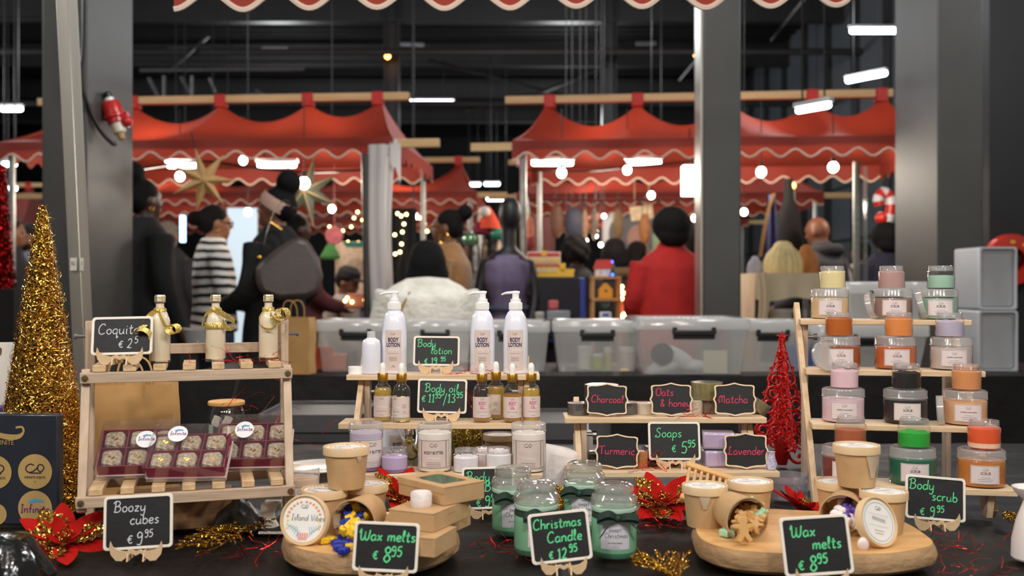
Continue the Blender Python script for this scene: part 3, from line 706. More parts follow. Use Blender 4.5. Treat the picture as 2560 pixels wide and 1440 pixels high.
for px, py, r, rot, s in ((1690, 895, (.11, .06, .045), .5, 'upper one'), (1665, 915, (.1, .06, .035), -.3, 'lower one'), (1735, 915, (.09, .06, .03), .1, 'nearest the white letter')):
    p = at(px, py, 4.56); b = MB(); b.push(RY(rot)); b.ball((0, 0, 0), r, 18, 12); b.pop()
    b.obj('cushion', m_pill, loc=p, label='white cushion squeezed into the large clear bin, ' + s, cat='cushion', group='cushions in the large bin')
MB().push(RX(pi / 2)).lathe([(0, -.012), (.05, -.01), (.05, .01), (0, .012)], 24).pop().obj('disc', mat('dark disc', (44, 48, 56), .5, var=.2, vs=40), loc=at(1655, 885, 4.5), label='dark round disc standing in the large clear bin', cat='disc')
MB().box(.105, .01, .1, (0, 0, .05)).obj('envelope', mat('cream paper', (232, 226, 204), .7, var=.03), loc=P(1788, 4.42, ZB + .003), label='cream square card standing at the front of the large bin', cat='card')
MB().box(.1, .1, .11, (0, 0, .055)).obj('carton', mat('blue pack', (60, 100, 180), .5, var=.2, vs=20), loc=P(2000, 4.64, ZB + .003), bevel=.005, label='blue carton in the bin behind the red glitter tree', cat='carton')
for px, c in ((2150, (150, 140, 130)), (2230, (186, 186, 190))):
    MB().box(.12, .1, .1, (0, 0, .05)).obj('carton', mat('pack b %d' % px, c, .6, var=.2, vs=20), loc=P(px, 4.6, ZB + .003), bevel=.005, label='grey carton in the bin behind the scrub rack, ' + ('darker' if px < 2200 else 'paler') + ' one', cat='carton')
# ================================================================ people
SKIN = {'deep': (60, 37, 28), 'brown': (120, 78, 56), 'tan': (158, 106, 78), 'mid': (140, 92, 68)}
def skin(k): return mat('skin ' + k, SKIN[k], .5, var=.06, vs=20)
m_eye = mat('eye', (24, 18, 16), .2, var=.05)
def hair_mat(c): return mat('hair %d %d %d' % c, tuple(v * .75 for v in c), .8, var=.3, vs=60, bump=.6, bs=90, spec=.2)
def cloth_mat(n, c, **k): return mat(n, c, k.pop('rough', .85), var=k.pop('var', .12), vs=k.pop('vs', 14), bump=k.pop('bump', .2), bs=k.pop('bs', 60), **k)
m_trouser = cloth_mat('dark trousers', (34, 36, 44))
m_jeans = cloth_mat('dark blue jeans', (40, 50, 74))
ARMS = {'down': ((.215, -.02, 1.10), (.20, .08, .86)), 'fwd': ((.22, .02, 1.11), (.13, .26, 1.02)), 'bent': ((.225, .0, 1.12), (.10, .24, 1.16)), 'up': ((.22, .12, 1.2), (.10, .3, 1.34)), 'bag': ((.235, -.05, 1.12), (.17, .16, 1.0))}
def ellipses(mb, rings, n=20, m=0):
    vs = []; fs = []
    for (z, rx, ry, oy) in rings:
        for i in range(n):
            a = 2 * pi * i / n; vs.append((rx * cos(a), oy + ry * sin(a), z))
    for r in range(len(rings) - 1):
        for i in range(n): fs.append((r * n + i, r * n + (i + 1) % n, (r + 1) * n + (i + 1) % n, (r + 1) * n + i))
    fs.append(tuple(range(n - 1, -1, -1))); fs.append(tuple((len(rings) - 1) * n + i for i in range(n)))
    mb.add(vs, fs, m)
def person(label, px, top, d, rz, sk, hc, hair, top_mat, coat=.84, arms=('down', 'down'), fat=1.0, H=None, lower=m_trouser, seated=None, head_turn=0.0, face=True, nod=0.0, collar=False, vox=.013, hunch=0.0):
    """standing figure, height from the crown's pixel; faces local +y"""
    z = at(0, top, d).z + .03
    base = 0.0
    if H and seated is None: pass
    if seated is not None:
        H = H or 1.66; base = z - (H - (0.86 * H / 1.7 - seated)) ; base = max(-.2, z - H + .86 * H / 1.7 - seated) * 0
        drop = H - z                       # how far the hips come down
    else:
        H = z; drop = 0.0
    s = H / 1.7
    t = thing('person', label, 'person', P(px, d, 0), rz, 'people at the market')
    up = T(0, 0, -drop) @ Matrix.Diagonal((s, s, s, 1))
    hip = .86 * s - drop
    hd = T(0, .0 + hunch * .6, 1.47 - hunch) @ RZ(head_turn) @ RX(-nod) @ T(0, 0, -1.5)
    b = MB(); b.push(up)
    ellipses(b, [(.80, .15, .11, 0), (.9, .165, .125, 0), (1.02, .14, .10, 0), (1.2, .158, .112, 0), (1.34, .165, .09, -.01), (1.41, .10, .065, -.012), (1.44, .06, .056, -.008)])
    b.tube([(0, -.012, 1.40), (0, -.004, 1.47), (0, .006, 1.53)], [.062, .052, .054], 14)
    b.push(hd)
    b.ball((0, 0, 1.605), (.072, .09, .095), 20, 14); b.ball((0, .036, 1.545), (.052, .056, .058), 16, 10)
    b.tube([(0, .084, 1.612), (0, .104, 1.578), (0, .09, 1.57)], [.008, .016, .012], 8)
    b.ball((0, .088, 1.54), (.024, .012, .011), 10, 6); b.ball((0, .076, 1.508), (.02, .016, .014), 10, 6); b.ball((0, .076, 1.628), (.05, .018, .012), 12, 6)
    for sx in (-1, 1):
        b.ball((sx * .074, -.008, 1.585), (.011, .022, .032), 10, 8); b.ball((sx * .04, .066, 1.568), (.02, .018, .02), 8, 6)
    b.pop()
    hands = []
    for sx, a in ((-1, arms[0]), (1, arms[1])):
        e, w = ARMS[a]; sh = Vector((sx * .165, -.01, 1.365)); e = Vector((sx * e[0], e[1], e[2])); w = Vector((sx * w[0], w[1], w[2]))
        b.tube(spline([sh, e, w], 6), [.052, .05, .047, .044, .042, .04, .038, .037, .036, .033, .03, .028, .027], 12)
        dr = (w - e).normalized(); u = Vector((1, 0, 0)) if abs(dr.x) < .8 else Vector((0, 0, 1)); u = (u - dr * u.dot(dr)).normalized()
        nrm = dr.cross(u)
        b.tube([w - dr * .01, w + dr * .04, w + dr * .085], [.026, .036, .03], 10, flat=.6)
        for k, L in enumerate((.062, .075, .07, .055)):
            o = w + dr * .08 + u * ((k - 1.5) * .018); cu = nrm * (-.018 if sx > 0 else .018)
            b.tube([o, o + dr * L * .55, o + dr * L * .85 + cu, o + dr * L + cu * 2.2], [.0095, .009, .0085, .007], 7)
        o = w + dr * .03 + u * (-.03); b.tube([o, o + dr * .035 - u * .018, o + dr * .065 - u * .015], [.012, .0105, .008], 7)
    b.pop()
    kn = []
    for sx in (-1, 1):
        if seated is not None:
            p = [(sx * .09 * s, 0, hip), (sx * .11 * s, .40 * s, hip - .02), (sx * .11 * s, .40 * s, .06)]
            pts = [p[0], (sx * .1 * s, .2 * s, hip), p[1], (sx * .11 * s, .41 * s, hip * .5), p[2]]
        else: pts = [(sx * .085 * s, 0, hip), (sx * .09 * s, .01, .66 * s), (sx * .092 * s, .015, .48 * s), (sx * .095 * s, -.01, .28 * s), (sx * .1 * s, -.01, .07)]
        kn.append(pts)
        b.tube(pts, [.085 * s, .075 * s, .055 * s, .052 * s, .035 * s], 12)
        f = Vector(pts[-1]); b.tube([f + Vector((0, -.05, -.025)), f + Vector((0, .06, -.03)), f + Vector((0, .16, -.045))], [.035, .038, .025], 10)
    fuse(b, 'body', skin(sk), t, vox)
    if face:
        for sx in (-1, 1):
            b = MB(); b.push(up).push(hd); b.ball((sx * .03, .077, 1.597), (.013, .008, .009), 10, 6); b.obj('eye', m_eye, t)
    # hair
    if hair:
        b = MB(); b.push(up).push(hd)
        if hair != 'fringe': b.ball((0, -.02, 1.63), (.082, .095, .085), 20, 14)
        if hair in ('bun', 'topbun'):
            b.ball((0, -.05, 1.6), (.078, .07, .085), 18, 12)
            b.ball((0, -.075, 1.735) if hair == 'topbun' else (0, -.135, 1.61), .07 if hair == 'topbun' else .05, 16, 12)
        if hair == 'backbun':
            b.ball((0, -.04, 1.605), (.08, .075, .085), 18, 12); b.ball((0, -.12, 1.69), .052, 16, 12)
        if hair == 'bob':
            b.ball((0, -.035, 1.58), (.11, .09, .12), 20, 14); b.ball((0, -.03, 1.52), (.125, .085, .1), 20, 14); b.ball((0, -.01, 1.63), (.098, .105, .09), 20, 14)
        if hair == 'afro':
            b.ball((0, -.02, 1.625), (.122, .125, .115), 22, 16); b.ball((0, -.06, 1.56), (.105, .07, .08), 18, 12)
        if hair == 'curl':
            for i in range(26):
                a = i * 2.4; q = (i + .5) / 26; r = .092 * sqrt(1 - (q * 1.5 - .5) ** 2) if abs(q * 1.5 - .5) < 1 else .03
                yy = r * sin(a) - .025
                if yy > .05 and q < .6: continue
                b.ball((r * cos(a), yy, 1.585 + .12 * (q * 1.5 - .5) + .03), .045, 10, 8)
        if hair == 'long':
            b.ball((0, -.03, 1.6), (.1, .09, .11), 20, 14)
            ellipses(b, [(1.22, .09, .03, -.125), (1.35, .12, .05, -.1), (1.48, .115, .06, -.06), (1.6, .1, .07, -.03), (1.66, .07, .06, -.02)])
        if hair == 'short': b.ball((0, -.03, 1.61), (.08, .085, .085), 18, 12)
        b.pop().pop(); fuse(b, 'hair', hair_mat(hc), t, .012, 2)
    # garment
    b = MB(); b.push(up); g = fat
    hem = coat
    rings = [(1.33, .185 * g, .115 * g, -.01), (1.22, .185 * g, .132 * g, 0), (1.04, .172 * g, .13 * g, 0), (.92, .19 * g, .142 * g, 0)]
    if hem < .9: rings += [(.84, .195 * g, .148 * g, 0)]
    if hem < .8: rings += [(hem, .215 * g, .165 * g, 0)]
    else: rings = rings[:-1] + [(hem, .19 * g, .142 * g, 0)]
    rings = rings[::-1] + [(1.39, .172 * g ** .5, .098, -.012), (1.425, .13, .088, -.012), (1.455, .09, .078, -.008), (1.49 if collar else 1.468, .076, .07, -.004)]
    ellipses(b, rings, 24)
    for sx, a in ((-1, arms[0]), (1, arms[1])):
        e, w = ARMS[a]; sh = Vector((sx * .165 * (1 + (g - 1) * .6), -.01, 1.355)); e = Vector((sx * e[0] * (1 + (g - 1) * .5), e[1], e[2])); w = Vector((sx * w[0], w[1], w[2]))
        q = .5 + .5 * g; b.tube(spline([sh, e, w], 6), [r * q for r in (.078, .076, .07, .064, .062, .06, .058, .056, .054, .05, .047, .046, .048)], 14)
    b.pop(); fuse(b, 'coat' if coat < .8 else 'top', top_mat, t, vox)
    b = MB()
    for pts in kn: b.tube(pts[:-1] + [(pts[-1][0], pts[-1][1], pts[-1][2] + .03)], [.11 * s, .095 * s, .075 * s, .068 * s, .06 * s], 12)
    b.ball((0, 0, hip + .02), (.165 * s, .125 * s, .11 * s), 18, 12)
    fuse(b, 'trousers', lower, t, .018)
    t['headm'] = 0
    return t, up @ hd, s
def on_head(t, M, name, m, fn, **k):
    b = MB(); b.push(M); fn(b); b.pop(); return b.obj(name, m, t, **k)
m_blackcoat = cloth_mat('black wool', (11, 10, 11))
m_gold = mat('gold metal', (220, 170, 80), .25, 1.0, var=.1, vs=30)
m_frame = mat('glasses frame', (30, 24, 22), .3, var=.1)
def glasses(b):
    for sx in (-1, 1): b.tube([(sx * .034 + .023 * cos(a * pi / 6), .096, 1.597 + .018 * sin(a * pi / 6)) for a in range(12)], .003, 6, closed=True)
    b.tube([(-.011, .097, 1.6), (.011, .097, 1.6)], .003, 6)
    for sx in (-1, 1): b.tube([(sx * .057, .094, 1.602), (sx * .076, 0, 1.602)], .003, 6)
def hoops(r):
    def f(b, sx=1): b.tube([(sx * .082, -.005 + r * sin(a * pi / 8), 1.555 - r + r * cos(a * pi / 8)) for a in range(16)], .0025, 6, closed=True)
    return f
# striped sweater: knitted bands in the yarn itself
ms = bpy.data.materials.new('black and white knit'); ms.use_nodes = True; N = ms.node_tree.nodes; Lk = ms.node_tree.links
tc = N.new('ShaderNodeTexCoord'); sp = N.new('ShaderNodeSeparateXYZ'); mm = N.new('ShaderNodeMath'); mm.operation = 'MULTIPLY'; mm.inputs[1].default_value = 1 / .058
fr = N.new('ShaderNodeMath'); fr.operation = 'FRACT'; cr = N.new('ShaderNodeValToRGB'); cr.color_ramp.interpolation = 'CONSTANT'
cr.color_ramp.elements[0].color = lin((226, 222, 214)); cr.color_ramp.elements[1].position = .56; cr.color_ramp.elements[1].color = lin((26, 25, 28))
wv = N.new('ShaderNodeTexNoise'); wv.inputs['Scale'].default_value = 6; ad = N.new('ShaderNodeMath'); ad.operation = 'MULTIPLY_ADD'; ad.inputs[1].default_value = .035
Lk.new(tc.outputs['Object'], sp.inputs[0]); Lk.new(tc.outputs['Object'], wv.inputs['Vector']); Lk.new(wv.outputs['Fac'], ad.inputs[0]); Lk.new(sp.outputs['Z'], ad.inputs[2])
Lk.new(ad.outputs[0], mm.inputs[0]); Lk.new(mm.outputs[0], fr.inputs[0]); Lk.new(fr.outputs[0], cr.inputs[0]); Lk.new(cr.outputs[0], N['Principled BSDF'].inputs['Base Color'])
N['Principled BSDF'].inputs['Roughness'].default_value = .9

t, M, s = person('person in black with a high bun, half hidden by the left column', 362, 452, 6.15, -.7, 'deep', (14, 13, 14), 'topbun', m_blackcoat, .45, fat=1.12)
[on_head(t, M, 'earring', m_gold, lambda b, sx=sx: hoops(.012)(b, sx)) for sx in (-1, 1)]
t, M, s = person('woman in a black and white striped sweater with glasses and a low bun', 536, 516, 6.62, -1.05, 'tan', (34, 26, 24), 'bun', ms, .86, ('fwd', 'fwd'), lower=m_jeans, nod=.1, fat=1.02)
on_head(t, M, 'glasses', m_frame, glasses); [on_head(t, M, 'earring', m_gold, lambda b, sx=sx: hoops(.01)(b, sx)) for sx in (-1, 1)]
b = MB(); b.push(M); ellipses(b, [(.8, .185, .14, 0), (.9, .196, .15, 0)], 24); b.pop(); b.obj('undershirt', mat('white cotton', (222, 220, 216), .8, var=.04, bump=.1), t)
t, M, s = person('woman in a black coat with a pink headband and a high curly bun', 690, 472, 5.72, 1.2, 'mid', (17, 15, 16), 'topbun', m_blackcoat, .5, ('fwd', 'bag'), fat=1.1, head_turn=.15)
def band(b):
    vs = []; n = 28
    for i in range(n + 1):
        a = 2 * pi * i / n; x = .088 * cos(a); y = .104 * sin(a); z = 0.0
        for k, (o, dz) in enumerate(((-.02, -.034), (.03, 0), (-.02, .034))):
            q = RX(.55) @ Vector((x * (1 + o), y * (1 + o), dz)); vs.append((q.x, q.y - .014, q.z + 1.618))
    b.add(vs, [(i * 3 + k, (i + 1) * 3 + k, (i + 1) * 3 + k + 1, i * 3 + k + 1) for i in range(n) for k in (0, 1)])
on_head(t, M, 'headband', cloth_mat('pink knit', (206, 168, 150), bump=.5, bs=120), band)
t, M, s = person('person in a dark red top bending behind the woman with the pink headband', 742, 534, 7.0, -.9, 'deep', (18, 16, 17), 'short', cloth_mat('dark red knit', (84, 34, 40)), .84, ('fwd', 'fwd'), fat=1.2)
t, M, s = person('person in dark clothes with a grey patterned cap, far behind the striped sweater', 422, 556, 8.6, -.2, 'mid', (150, 140, 130), 'short', cloth_mat('black jacket', (28, 28, 32)), .8)
t, M, s = person('person in a white plush coat with a black bob, back to the camera', 1068, 592, 5.5, .12, 'tan', (18, 16, 17), 'bob', cloth_mat('white plush', (236, 230, 216), bump=.9, bs=45, sheen=.4), .62, ('fwd', 'fwd'), fat=1.38, H=1.66, seated=.66, hunch=.035)
b = MB(); b.push(M); pts = [(-.1, -.15, 1.42), (-.16, -.2, 1.3), (-.2, -.215, 1.15), (-.22, -.2, 1.0)]; b.tube(spline(pts, 6), .006, 6); b.pop(); b.obj('chain_strap', m_gold, t)
st = thing('bar_stool', 'tall stool under the person in the white plush coat', 'stool', P(1068, 5.5, 0))
MB().lathe([(0, 0), (.17, .0), (.18, .02), (.17, .04), (0, .045)], 24).obj('seat', m_beam, st, loc=(0, 0, .44))
for k in range(4):
    a = pi / 4 + k * pi / 2; MB().tube([(.11 * cos(a), .11 * sin(a), .45), (.17 * cos(a), .17 * sin(a), 0)], .014, 8).obj('leg', m_galv, st)
t, M, s = person('woman in a brown teddy coat with a bun, glasses and large hoop earrings', 1118, 528, 6.4, 1.35, 'brown', (26, 20, 20), 'backbun', cloth_mat('brown teddy', (150, 104, 52), bump=.9, bs=45, sheen=.3), .5, ('fwd', 'fwd'), fat=1.2)
on_head(t, M, 'glasses', m_gold, glasses); [on_head(t, M, 'earring', m_gold, lambda b, sx=sx: hoops(.034)(b, sx)) for sx in (-1, 1)]
t, M, s = person('woman in a long red wool coat seen from behind, short dark hair', 1676, 532, 5.98, .2, 'deep', (30, 26, 24), 'afro', cloth_mat('red wool', (178, 30, 26), bump=.3), .42, ('fwd', 'bag'), fat=1.13, collar=True)
m_dk = cloth_mat('dark sweater', (30, 29, 31))
person('person with short curly hair at the toy stall, nearest the toy palace', 1442, 606, 7.6, -.6, 'deep', (22, 19, 19), 'curl', m_dk, .8, fat=1.0)
t, M, s = person('person with round dark hair and a brown fur collar at the toy stall', 1536, 600, 8.05, -.1, 'deep', (20, 17, 19), 'bob', m_dk, .8, fat=1.05)
b = MB(); b.push(M); b.tube([(.13 * cos(a * pi / 8), -.02 + .1 * sin(a * pi / 8), 1.41) for a in range(16)], .05, 10, closed=True); b.pop(); b.obj('fur_collar', cloth_mat('brown fur', (84, 62, 40), bump=1, bs=30), t)
person('person with long dark hair facing the red coat woman', 1598, 606, 8.6, -1.2, 'tan', (34, 24, 24), 'long', m_dk, .8)
person('person with dark wavy hair between the red coat and the middle column', 1734, 566, 7.3, .3, 'brown', (34, 28, 26), 'bob', m_dk, .8)
t, M, s = person('bald man in a dark grey jacket with a strap across his back', 2052, 541, 7.4, .75, 'brown', (60, 44, 38), None, cloth_mat('charcoal jacket', (62, 62, 66)), .76, ('fwd', 'bent'), fat=1.25, collar=True, nod=.25)
b = MB(); b.push(M); b.tube([(.105 * cos(a * pi / 8), -.015 + .1 * sin(a * pi / 8), 1.43) for a in range(16)], .04, 10, closed=True); b.pop(); b.obj('collar', cloth_mat('charcoal collar', (46, 46, 50)), t)
b = MB(); b.push(M); b.ribbon(spline([(.12, -.06, 1.41), (.05, -.16, 1.25), (-.06, -.175, 1.05), (-.15, -.14, .9)], 5), .045, (1, 0, .5)); b.pop(); b.obj('strap', m_black, t)
t, M, s = person('person with a white hood behind the thin metal pole', 2150, 604, 8.6, .2, 'brown', (40, 30, 28), 'short', cloth_mat('white hood', (206, 204, 206)), .8)
person('person in a navy coat at the edge of the grey-lit column', 2212, 566, 8.0, .3, 'deep', (18, 17, 20), 'afro', cloth_mat('navy coat', (30, 32, 48)), .6, fat=1.15)
m_dj = cloth_mat('dark jacket', (34, 34, 40))
t, M, s = person('bearded man in a dark cap and light blue shirt behind the gold cone tip', 76, 566, 8.8, 2.7, 'mid', (28, 22, 20), 'short', cloth_mat('light blue shirt', (150, 156, 178)), .8)
def cap(b):
    b.lathe([(0, .09), (.05, .083), (.085, .05), (.093, 0), (.09, -.01)], 20, c=(0, -.008, 1.645), sy=1.1); b.push(T(0, .1, 1.645) @ Matrix.Diagonal((1, 1.1, 1, 1))).lathe([(0, .012), (.06, .004), (.07, -.004), (0, -.004)], 20).pop()
on_head(t, M, 'cap', cloth_mat('dark cap', (40, 34, 32)), cap)
on_head(t, M, 'badge', mat('yellow badge', (226, 180, 60), .5, var=.05), lambda b: b.box(.05, .012, .035, (0, .098, 1.69)))
on_head(t, M, 'beard', hair_mat((28, 22, 20)), lambda b: b.ball((0, .045, 1.525), (.056, .058, .045), 14, 10))
person('person in a dark jacket turned to the bearded man at the left edge', 30, 550, 8.0, -1.3, 'mid', (26, 22, 22), 'short', m_dj, .8, fat=1.1)
t, M, s = person('small seated person in a black cap under the left stall', 862, 674, 7.75, -1.9, 'brown', (24, 20, 20), 'short', cloth_mat('grey fleece', (150, 142, 134)), .7, ('fwd', 'fwd'), H=1.62, seated=.5, nod=.3)
on_head(t, M, 'cap', cloth_mat('black cap', (22, 22, 24)), cap)
st = thing('folding_stool', 'stool under the small seated person with the black cap', 'stool', P(862, 7.75, 0))
MB().box(.36, .34, .03, (0, 0, .34)).obj('seat', m_black, st)
for x, y in ((-.15, -.14), (.15, -.14), (-.15, .14), (.15, .14)): MB().tube([(x, y, .33), (x * 1.1, y * 1.1, 0)], .012, 8).obj('leg', m_galv, st)
# big bag on the shoulder of the headband woman
m_bag = mat('taupe leather', (74, 64, 60), .45, var=.1, vs=10, bump=.15, bs=60)
p = at(722, 668, 5.46)
t = thing('shoulder_bag', 'large taupe leather shoulder bag on the woman with the pink headband', 'bag', p, .25)
b = MB(); b.prism([(-.15, -.17), (.17, -.17), (.20, .02), (.12, .16), (.06, .175), (-.19, .04)], -.05, .05)
q = MB(); q.push(RX(pi / 2)).prism([(-.05, -.18), (.10, -.17), (.165, -.135), (.185, -.05), (.16, .05), (.105, .15), (.03, .165), (-.08, .09), (-.18, 0), (-.175, -.08), (-.15, -.145)], -.05, .05).pop(); q.obj('body', m_bag, t, bevel=.03)
for y in (-.045, .045): MB().ribbon(spline([(-.15, y, .06), (-.08, y - .01, .3), (0, y, .36), (.05, y, .17)], 6), .03, (0, 1, .2)).obj('strap', m_bag, t)
b = MB(); b.tube([(-.1 + .03 * i, -.07, .24 - .02 * i) for i in range(3)], .008, 8); b.ball((-.155, -.055, .05), .014, 10, 8); b.obj('buckle', m_gold, t)

# ================================================================ goods in the other stalls
t = thing('plastic_curtain', 'bunched white plastic side curtain tied along the post of the left stall', 'curtain', P(950, 6.42, 0))
def cur(u, v):
    a = 2 * pi * u; z = .55 + 1.55 * v; r = .072 * (1 + .12 * sin(5 * a + 2 * v)) * (1 - .12 * sin(pi * v) + .1 * (1 - v))
    return (r * 1.1 * cos(a) + .01 * sin(v * 7), r * .8 * sin(a), z)
MB().grid(cur, 48, 24).obj('sheet', mat('white plastic sheet', (214, 208, 204), .35, var=.06, vs=6, bump=.35, bs=14, trans=.25, stretch=(1, 1, .25)), t, fixn=False)
b = MB(); b.grid(lambda u, v: (.07 + .07 * u, -.05, 2.12 - .25 * v * (.5 + .5 * u) - .02 * sin(u * 9)), 6, 6); b.obj('loose_flap', mat('white plastic sheet'), t, fixn=False)
b = MB(); b.tube([at(914, 385, 6.4), P(926, 6.4, 0)], .028, 10)
b.obj('stall_post', mat('dark post', (70, 66, 60), .4, .5, var=.2), label='dark post standing beside the bunched white plastic curtain', cat='post')
# star lanterns
m_star = mat('gold paper', (206, 168, 112), .55, var=.12, vs=12, trans=.2)
m_star_backlit = mat('backlit star paper', (92, 98, 86), .6, var=.1, vs=12, trans=.12)  # gold paper darkened: the backlit lantern's shade is put into its colour
def star_lantern(label, px, py, d, r, rot, m, n=7):
    t = thing('star_lantern', label, 'star lantern', at(px, py, d), 0, 'star lanterns', rot=rot)
    b = MB(); vs = [(0, -r * .22, 0), (0, r * .22, 0)]
    for i in range(n):
        a = 2 * pi * i / n + pi / 2; vs += [(r * cos(a), 0, r * sin(a)), (r * .36 * cos(a + pi / n), 0, r * .36 * sin(a + pi / n))]
    k = 2 * n
    b.add(vs, [(0, 2 + i, 2 + (i + 1) % k) for i in range(k)] + [(1, 2 + (i + 1) % k, 2 + i) for i in range(k)]); b.obj('star', m, t)
    b = MB()
    for i in range(n): b.tube([(0, -r * .225, 0), vs[2 + 2 * i]], .0035, 5)
    b.obj('ridge', m_star, t)
    MB().tube([(0, 0, r), (0, 0, r + .1)], .004, 5).obj('cord', m_black, t)
    return t
star_lantern('gold paper star lantern hanging above the striped sweater', 508, 450, 6.3, .2, (0.15, -.25, .35), m_star)
star_lantern('dark backlit star lantern with gold ribs behind the pink headband', 766, 478, 6.75, .245, (-.1, .2, -.2), m_star_backlit)
bulb('bright bulb glowing at the heart of the dark backlit star lantern', 760, 458, 6.58, .045)
MB().tube(spline([at(335, 425, 7.1), at(500, 404, 7.0), at(620, 418, 7.1), at(760, 430, 7.2), at(905, 425, 7.2)], 6), .009, 6).obj('lamp_cable', m_black, label='dark lamp cable sagging across the left stall under its canopy', cat='cable')
MB().tube(spline([at(1310, 425, 7.0), at(1450, 428, 7.1), at(1568, 418, 7.1), at(1700, 406, 7.0), at(1745, 398, 7.0)], 6), .007, 6).obj('lamp_cable', m_black, label='dark lamp cable sagging across the right stall under its canopy', cat='cable')
t = thing('projection_screen', 'pale blue white screen standing behind the striped sweater', 'screen', P(606, 10, 0))
a = at(568, 520, 10); c = at(642, 690, 10)
MB().box(c.x - a.x, .03, a.z - .6, (0, 0, (a.z + .6) / 2)).obj('panel', mat('lit screen', (196, 214, 226), .6, emit=.55, var=.04, vs=30), t)
for x in (-.1, .1): MB().box(.03, .03, .62, (x, 0, .31)).obj('leg', m_black, t)
b = MB(); b.box(.04, .05, wid(66, 10)); b.obj('light_strip', mat('blue strip', (150, 190, 255), .4, emit=5), loc=at(457, 572, 10), label='thin upright blue white light strip behind the grey patterned cap', cat='lamp')
# goods at the far end of the left stall
def simple(name, label, cat, m, loc, fn, rz=0, bevel=0, group=None, kind=None, rot=None):
    b = MB(); fn(b); return b.obj(name, m, loc=loc, rot=rot if rot else (0, 0, rz), bevel=bevel, label=label, cat=cat, group=group, kind=kind)
t = thing('market_table', 'cream draped table with gifts at the far end of the left stall', 'table', P(875, 8.5, 0))
b = MB(); b.grid(lambda u, v: (-.34 + .5 * u, -.3 - .015 * sin(u * 30) * v, .98 - .75 * v), 40, 4); b.grid(lambda u, v: (-.34 + .5 * u, -.3 + .6 * v, .98), 8, 4); b.obj('table_cloth', mat('cream printed cloth', (214, 190, 168), .8, var=.3, vs=9), t, fixn=False)
MB().box(.46, .56, .03, (-.09, 0, .955)).obj('table_top', m_beam, t)
for x in (-.28, .1): MB().tube([(x, 0, 0), (x, 0, .94)], .02, 8).obj('leg', m_galv, t)
simple('hanging_cloth', 'cream cloth with small dark prints hung behind the capped person', 'cloth', mat('cream print', (216, 192, 168), .8, var=.25, vs=22), at(878, 672, 8.75), lambda b: b.box(.28, .02, .48), bevel=.006)
simple('felt_tree', 'green felt tree ornament at the far end of the left stall', 'ornament', mat('green felt', (70, 130, 66), .9, var=.15), at(826, 622, 8.5), lambda b: b.lathe([(0, .09), (.09, -.07), (.07, -.09), (0, -.09)], 20))
simple('round_ornament', 'round dark pink swirl ornament on the wall of the left stall', 'ornament', mat('pink swirl', (150, 70, 76), .6, var=.35, vs=30), at(836, 588, 7.95), lambda b: b.push(RX(pi / 2)).lathe([(0, -.02), (.07, -.02), (.074, 0), (.07, .02), (0, .02)], 28).pop().tube([(0, 0, .07), (0, 0, .86)], .003, 5))
simple('gift_bowl', 'teal tray of small parcels next to the white plastic curtain', 'tray', mat('teal tray', (74, 150, 140), .4, var=.1), at(893, 612, 8.3), lambda b: b.lathe([(0, -.02), (.09, -.02), (.12, .02), (.11, .02), (.085, -.01), (0, -.01)], 24))
simple('snack_box', 'pink topped box low in the left stall beside the curtain', 'box', mat('pink box', (150, 100, 90), .6, var=.1), at(892, 752, 7.4), lambda b: b.box(.16, .12, .11), bevel=.01)
simple('water_bottle', 'blue capped water bottle low in the left stall by the curtain', 'bottle', mat('bottle blue', (100, 104, 150), .3, var=.2), at(911, 778, 7.4), lambda b: b.lathe([(0, -.1), (.032, -.1), (.032, .06), (.015, .09), (.015, .11), (0, .11)], 16))
m_fairy = mat('fairy light', (255, 214, 140), .4, emit=9)
t = thing('fairy_lights', 'string of warm fairy lights glittering at the back of the left stall', 'lights', (0, 0, 0))
MB().tube(spline([at(800, 560, 9), at(850, 553, 9), at(880, 545, 9), at(908, 560, 9)], 5), .004, 5).obj('wire', m_black, t)
for px, py in ((912, 528), (906, 550), (913, 557), (885, 545), (878, 567), (894, 530), (857, 577), (824, 567), (870, 605), (896, 606), (863, 752), (868, 745), (880, 755), (912, 750)):
    MB().ball(at(px, py, 8.95 if py < 700 else 7.3), .012, 8, 6).obj('fairy_bulb', m_fairy, t)
t = thing('fairy_lights', 'warm fairy lights on the dark drape left of the brown coat woman', 'lights', (0, 0, 0))
MB().tube(spline([at(1000, 530, 8), at(1010, 600, 8), at(1003, 640, 8), at(988, 690, 8)], 5), .004, 5).obj('wire', m_black, t)
for px, py in ((994, 534), (1003, 540), (1016, 536), (1010, 560), (987, 587), (1006, 580), (1004, 610), (1000, 630), (988, 635), (1056, 528), (1062, 560), (1068, 578), (1050, 545)):
    MB().ball(at(px, py, 7.95), .012, 8, 6).obj('fairy_bulb', m_fairy, t)
simple('hanging_drape', 'dark drape with fairy lights between curtain and brown coat', 'drape', m_blackcoat, P(1003, 8.35, 0), lambda b: b.grid(lambda u, v: (-.13 + .26 * u, .015 * sin(u * 25), .0 + 1.85 * v), 30, 4))
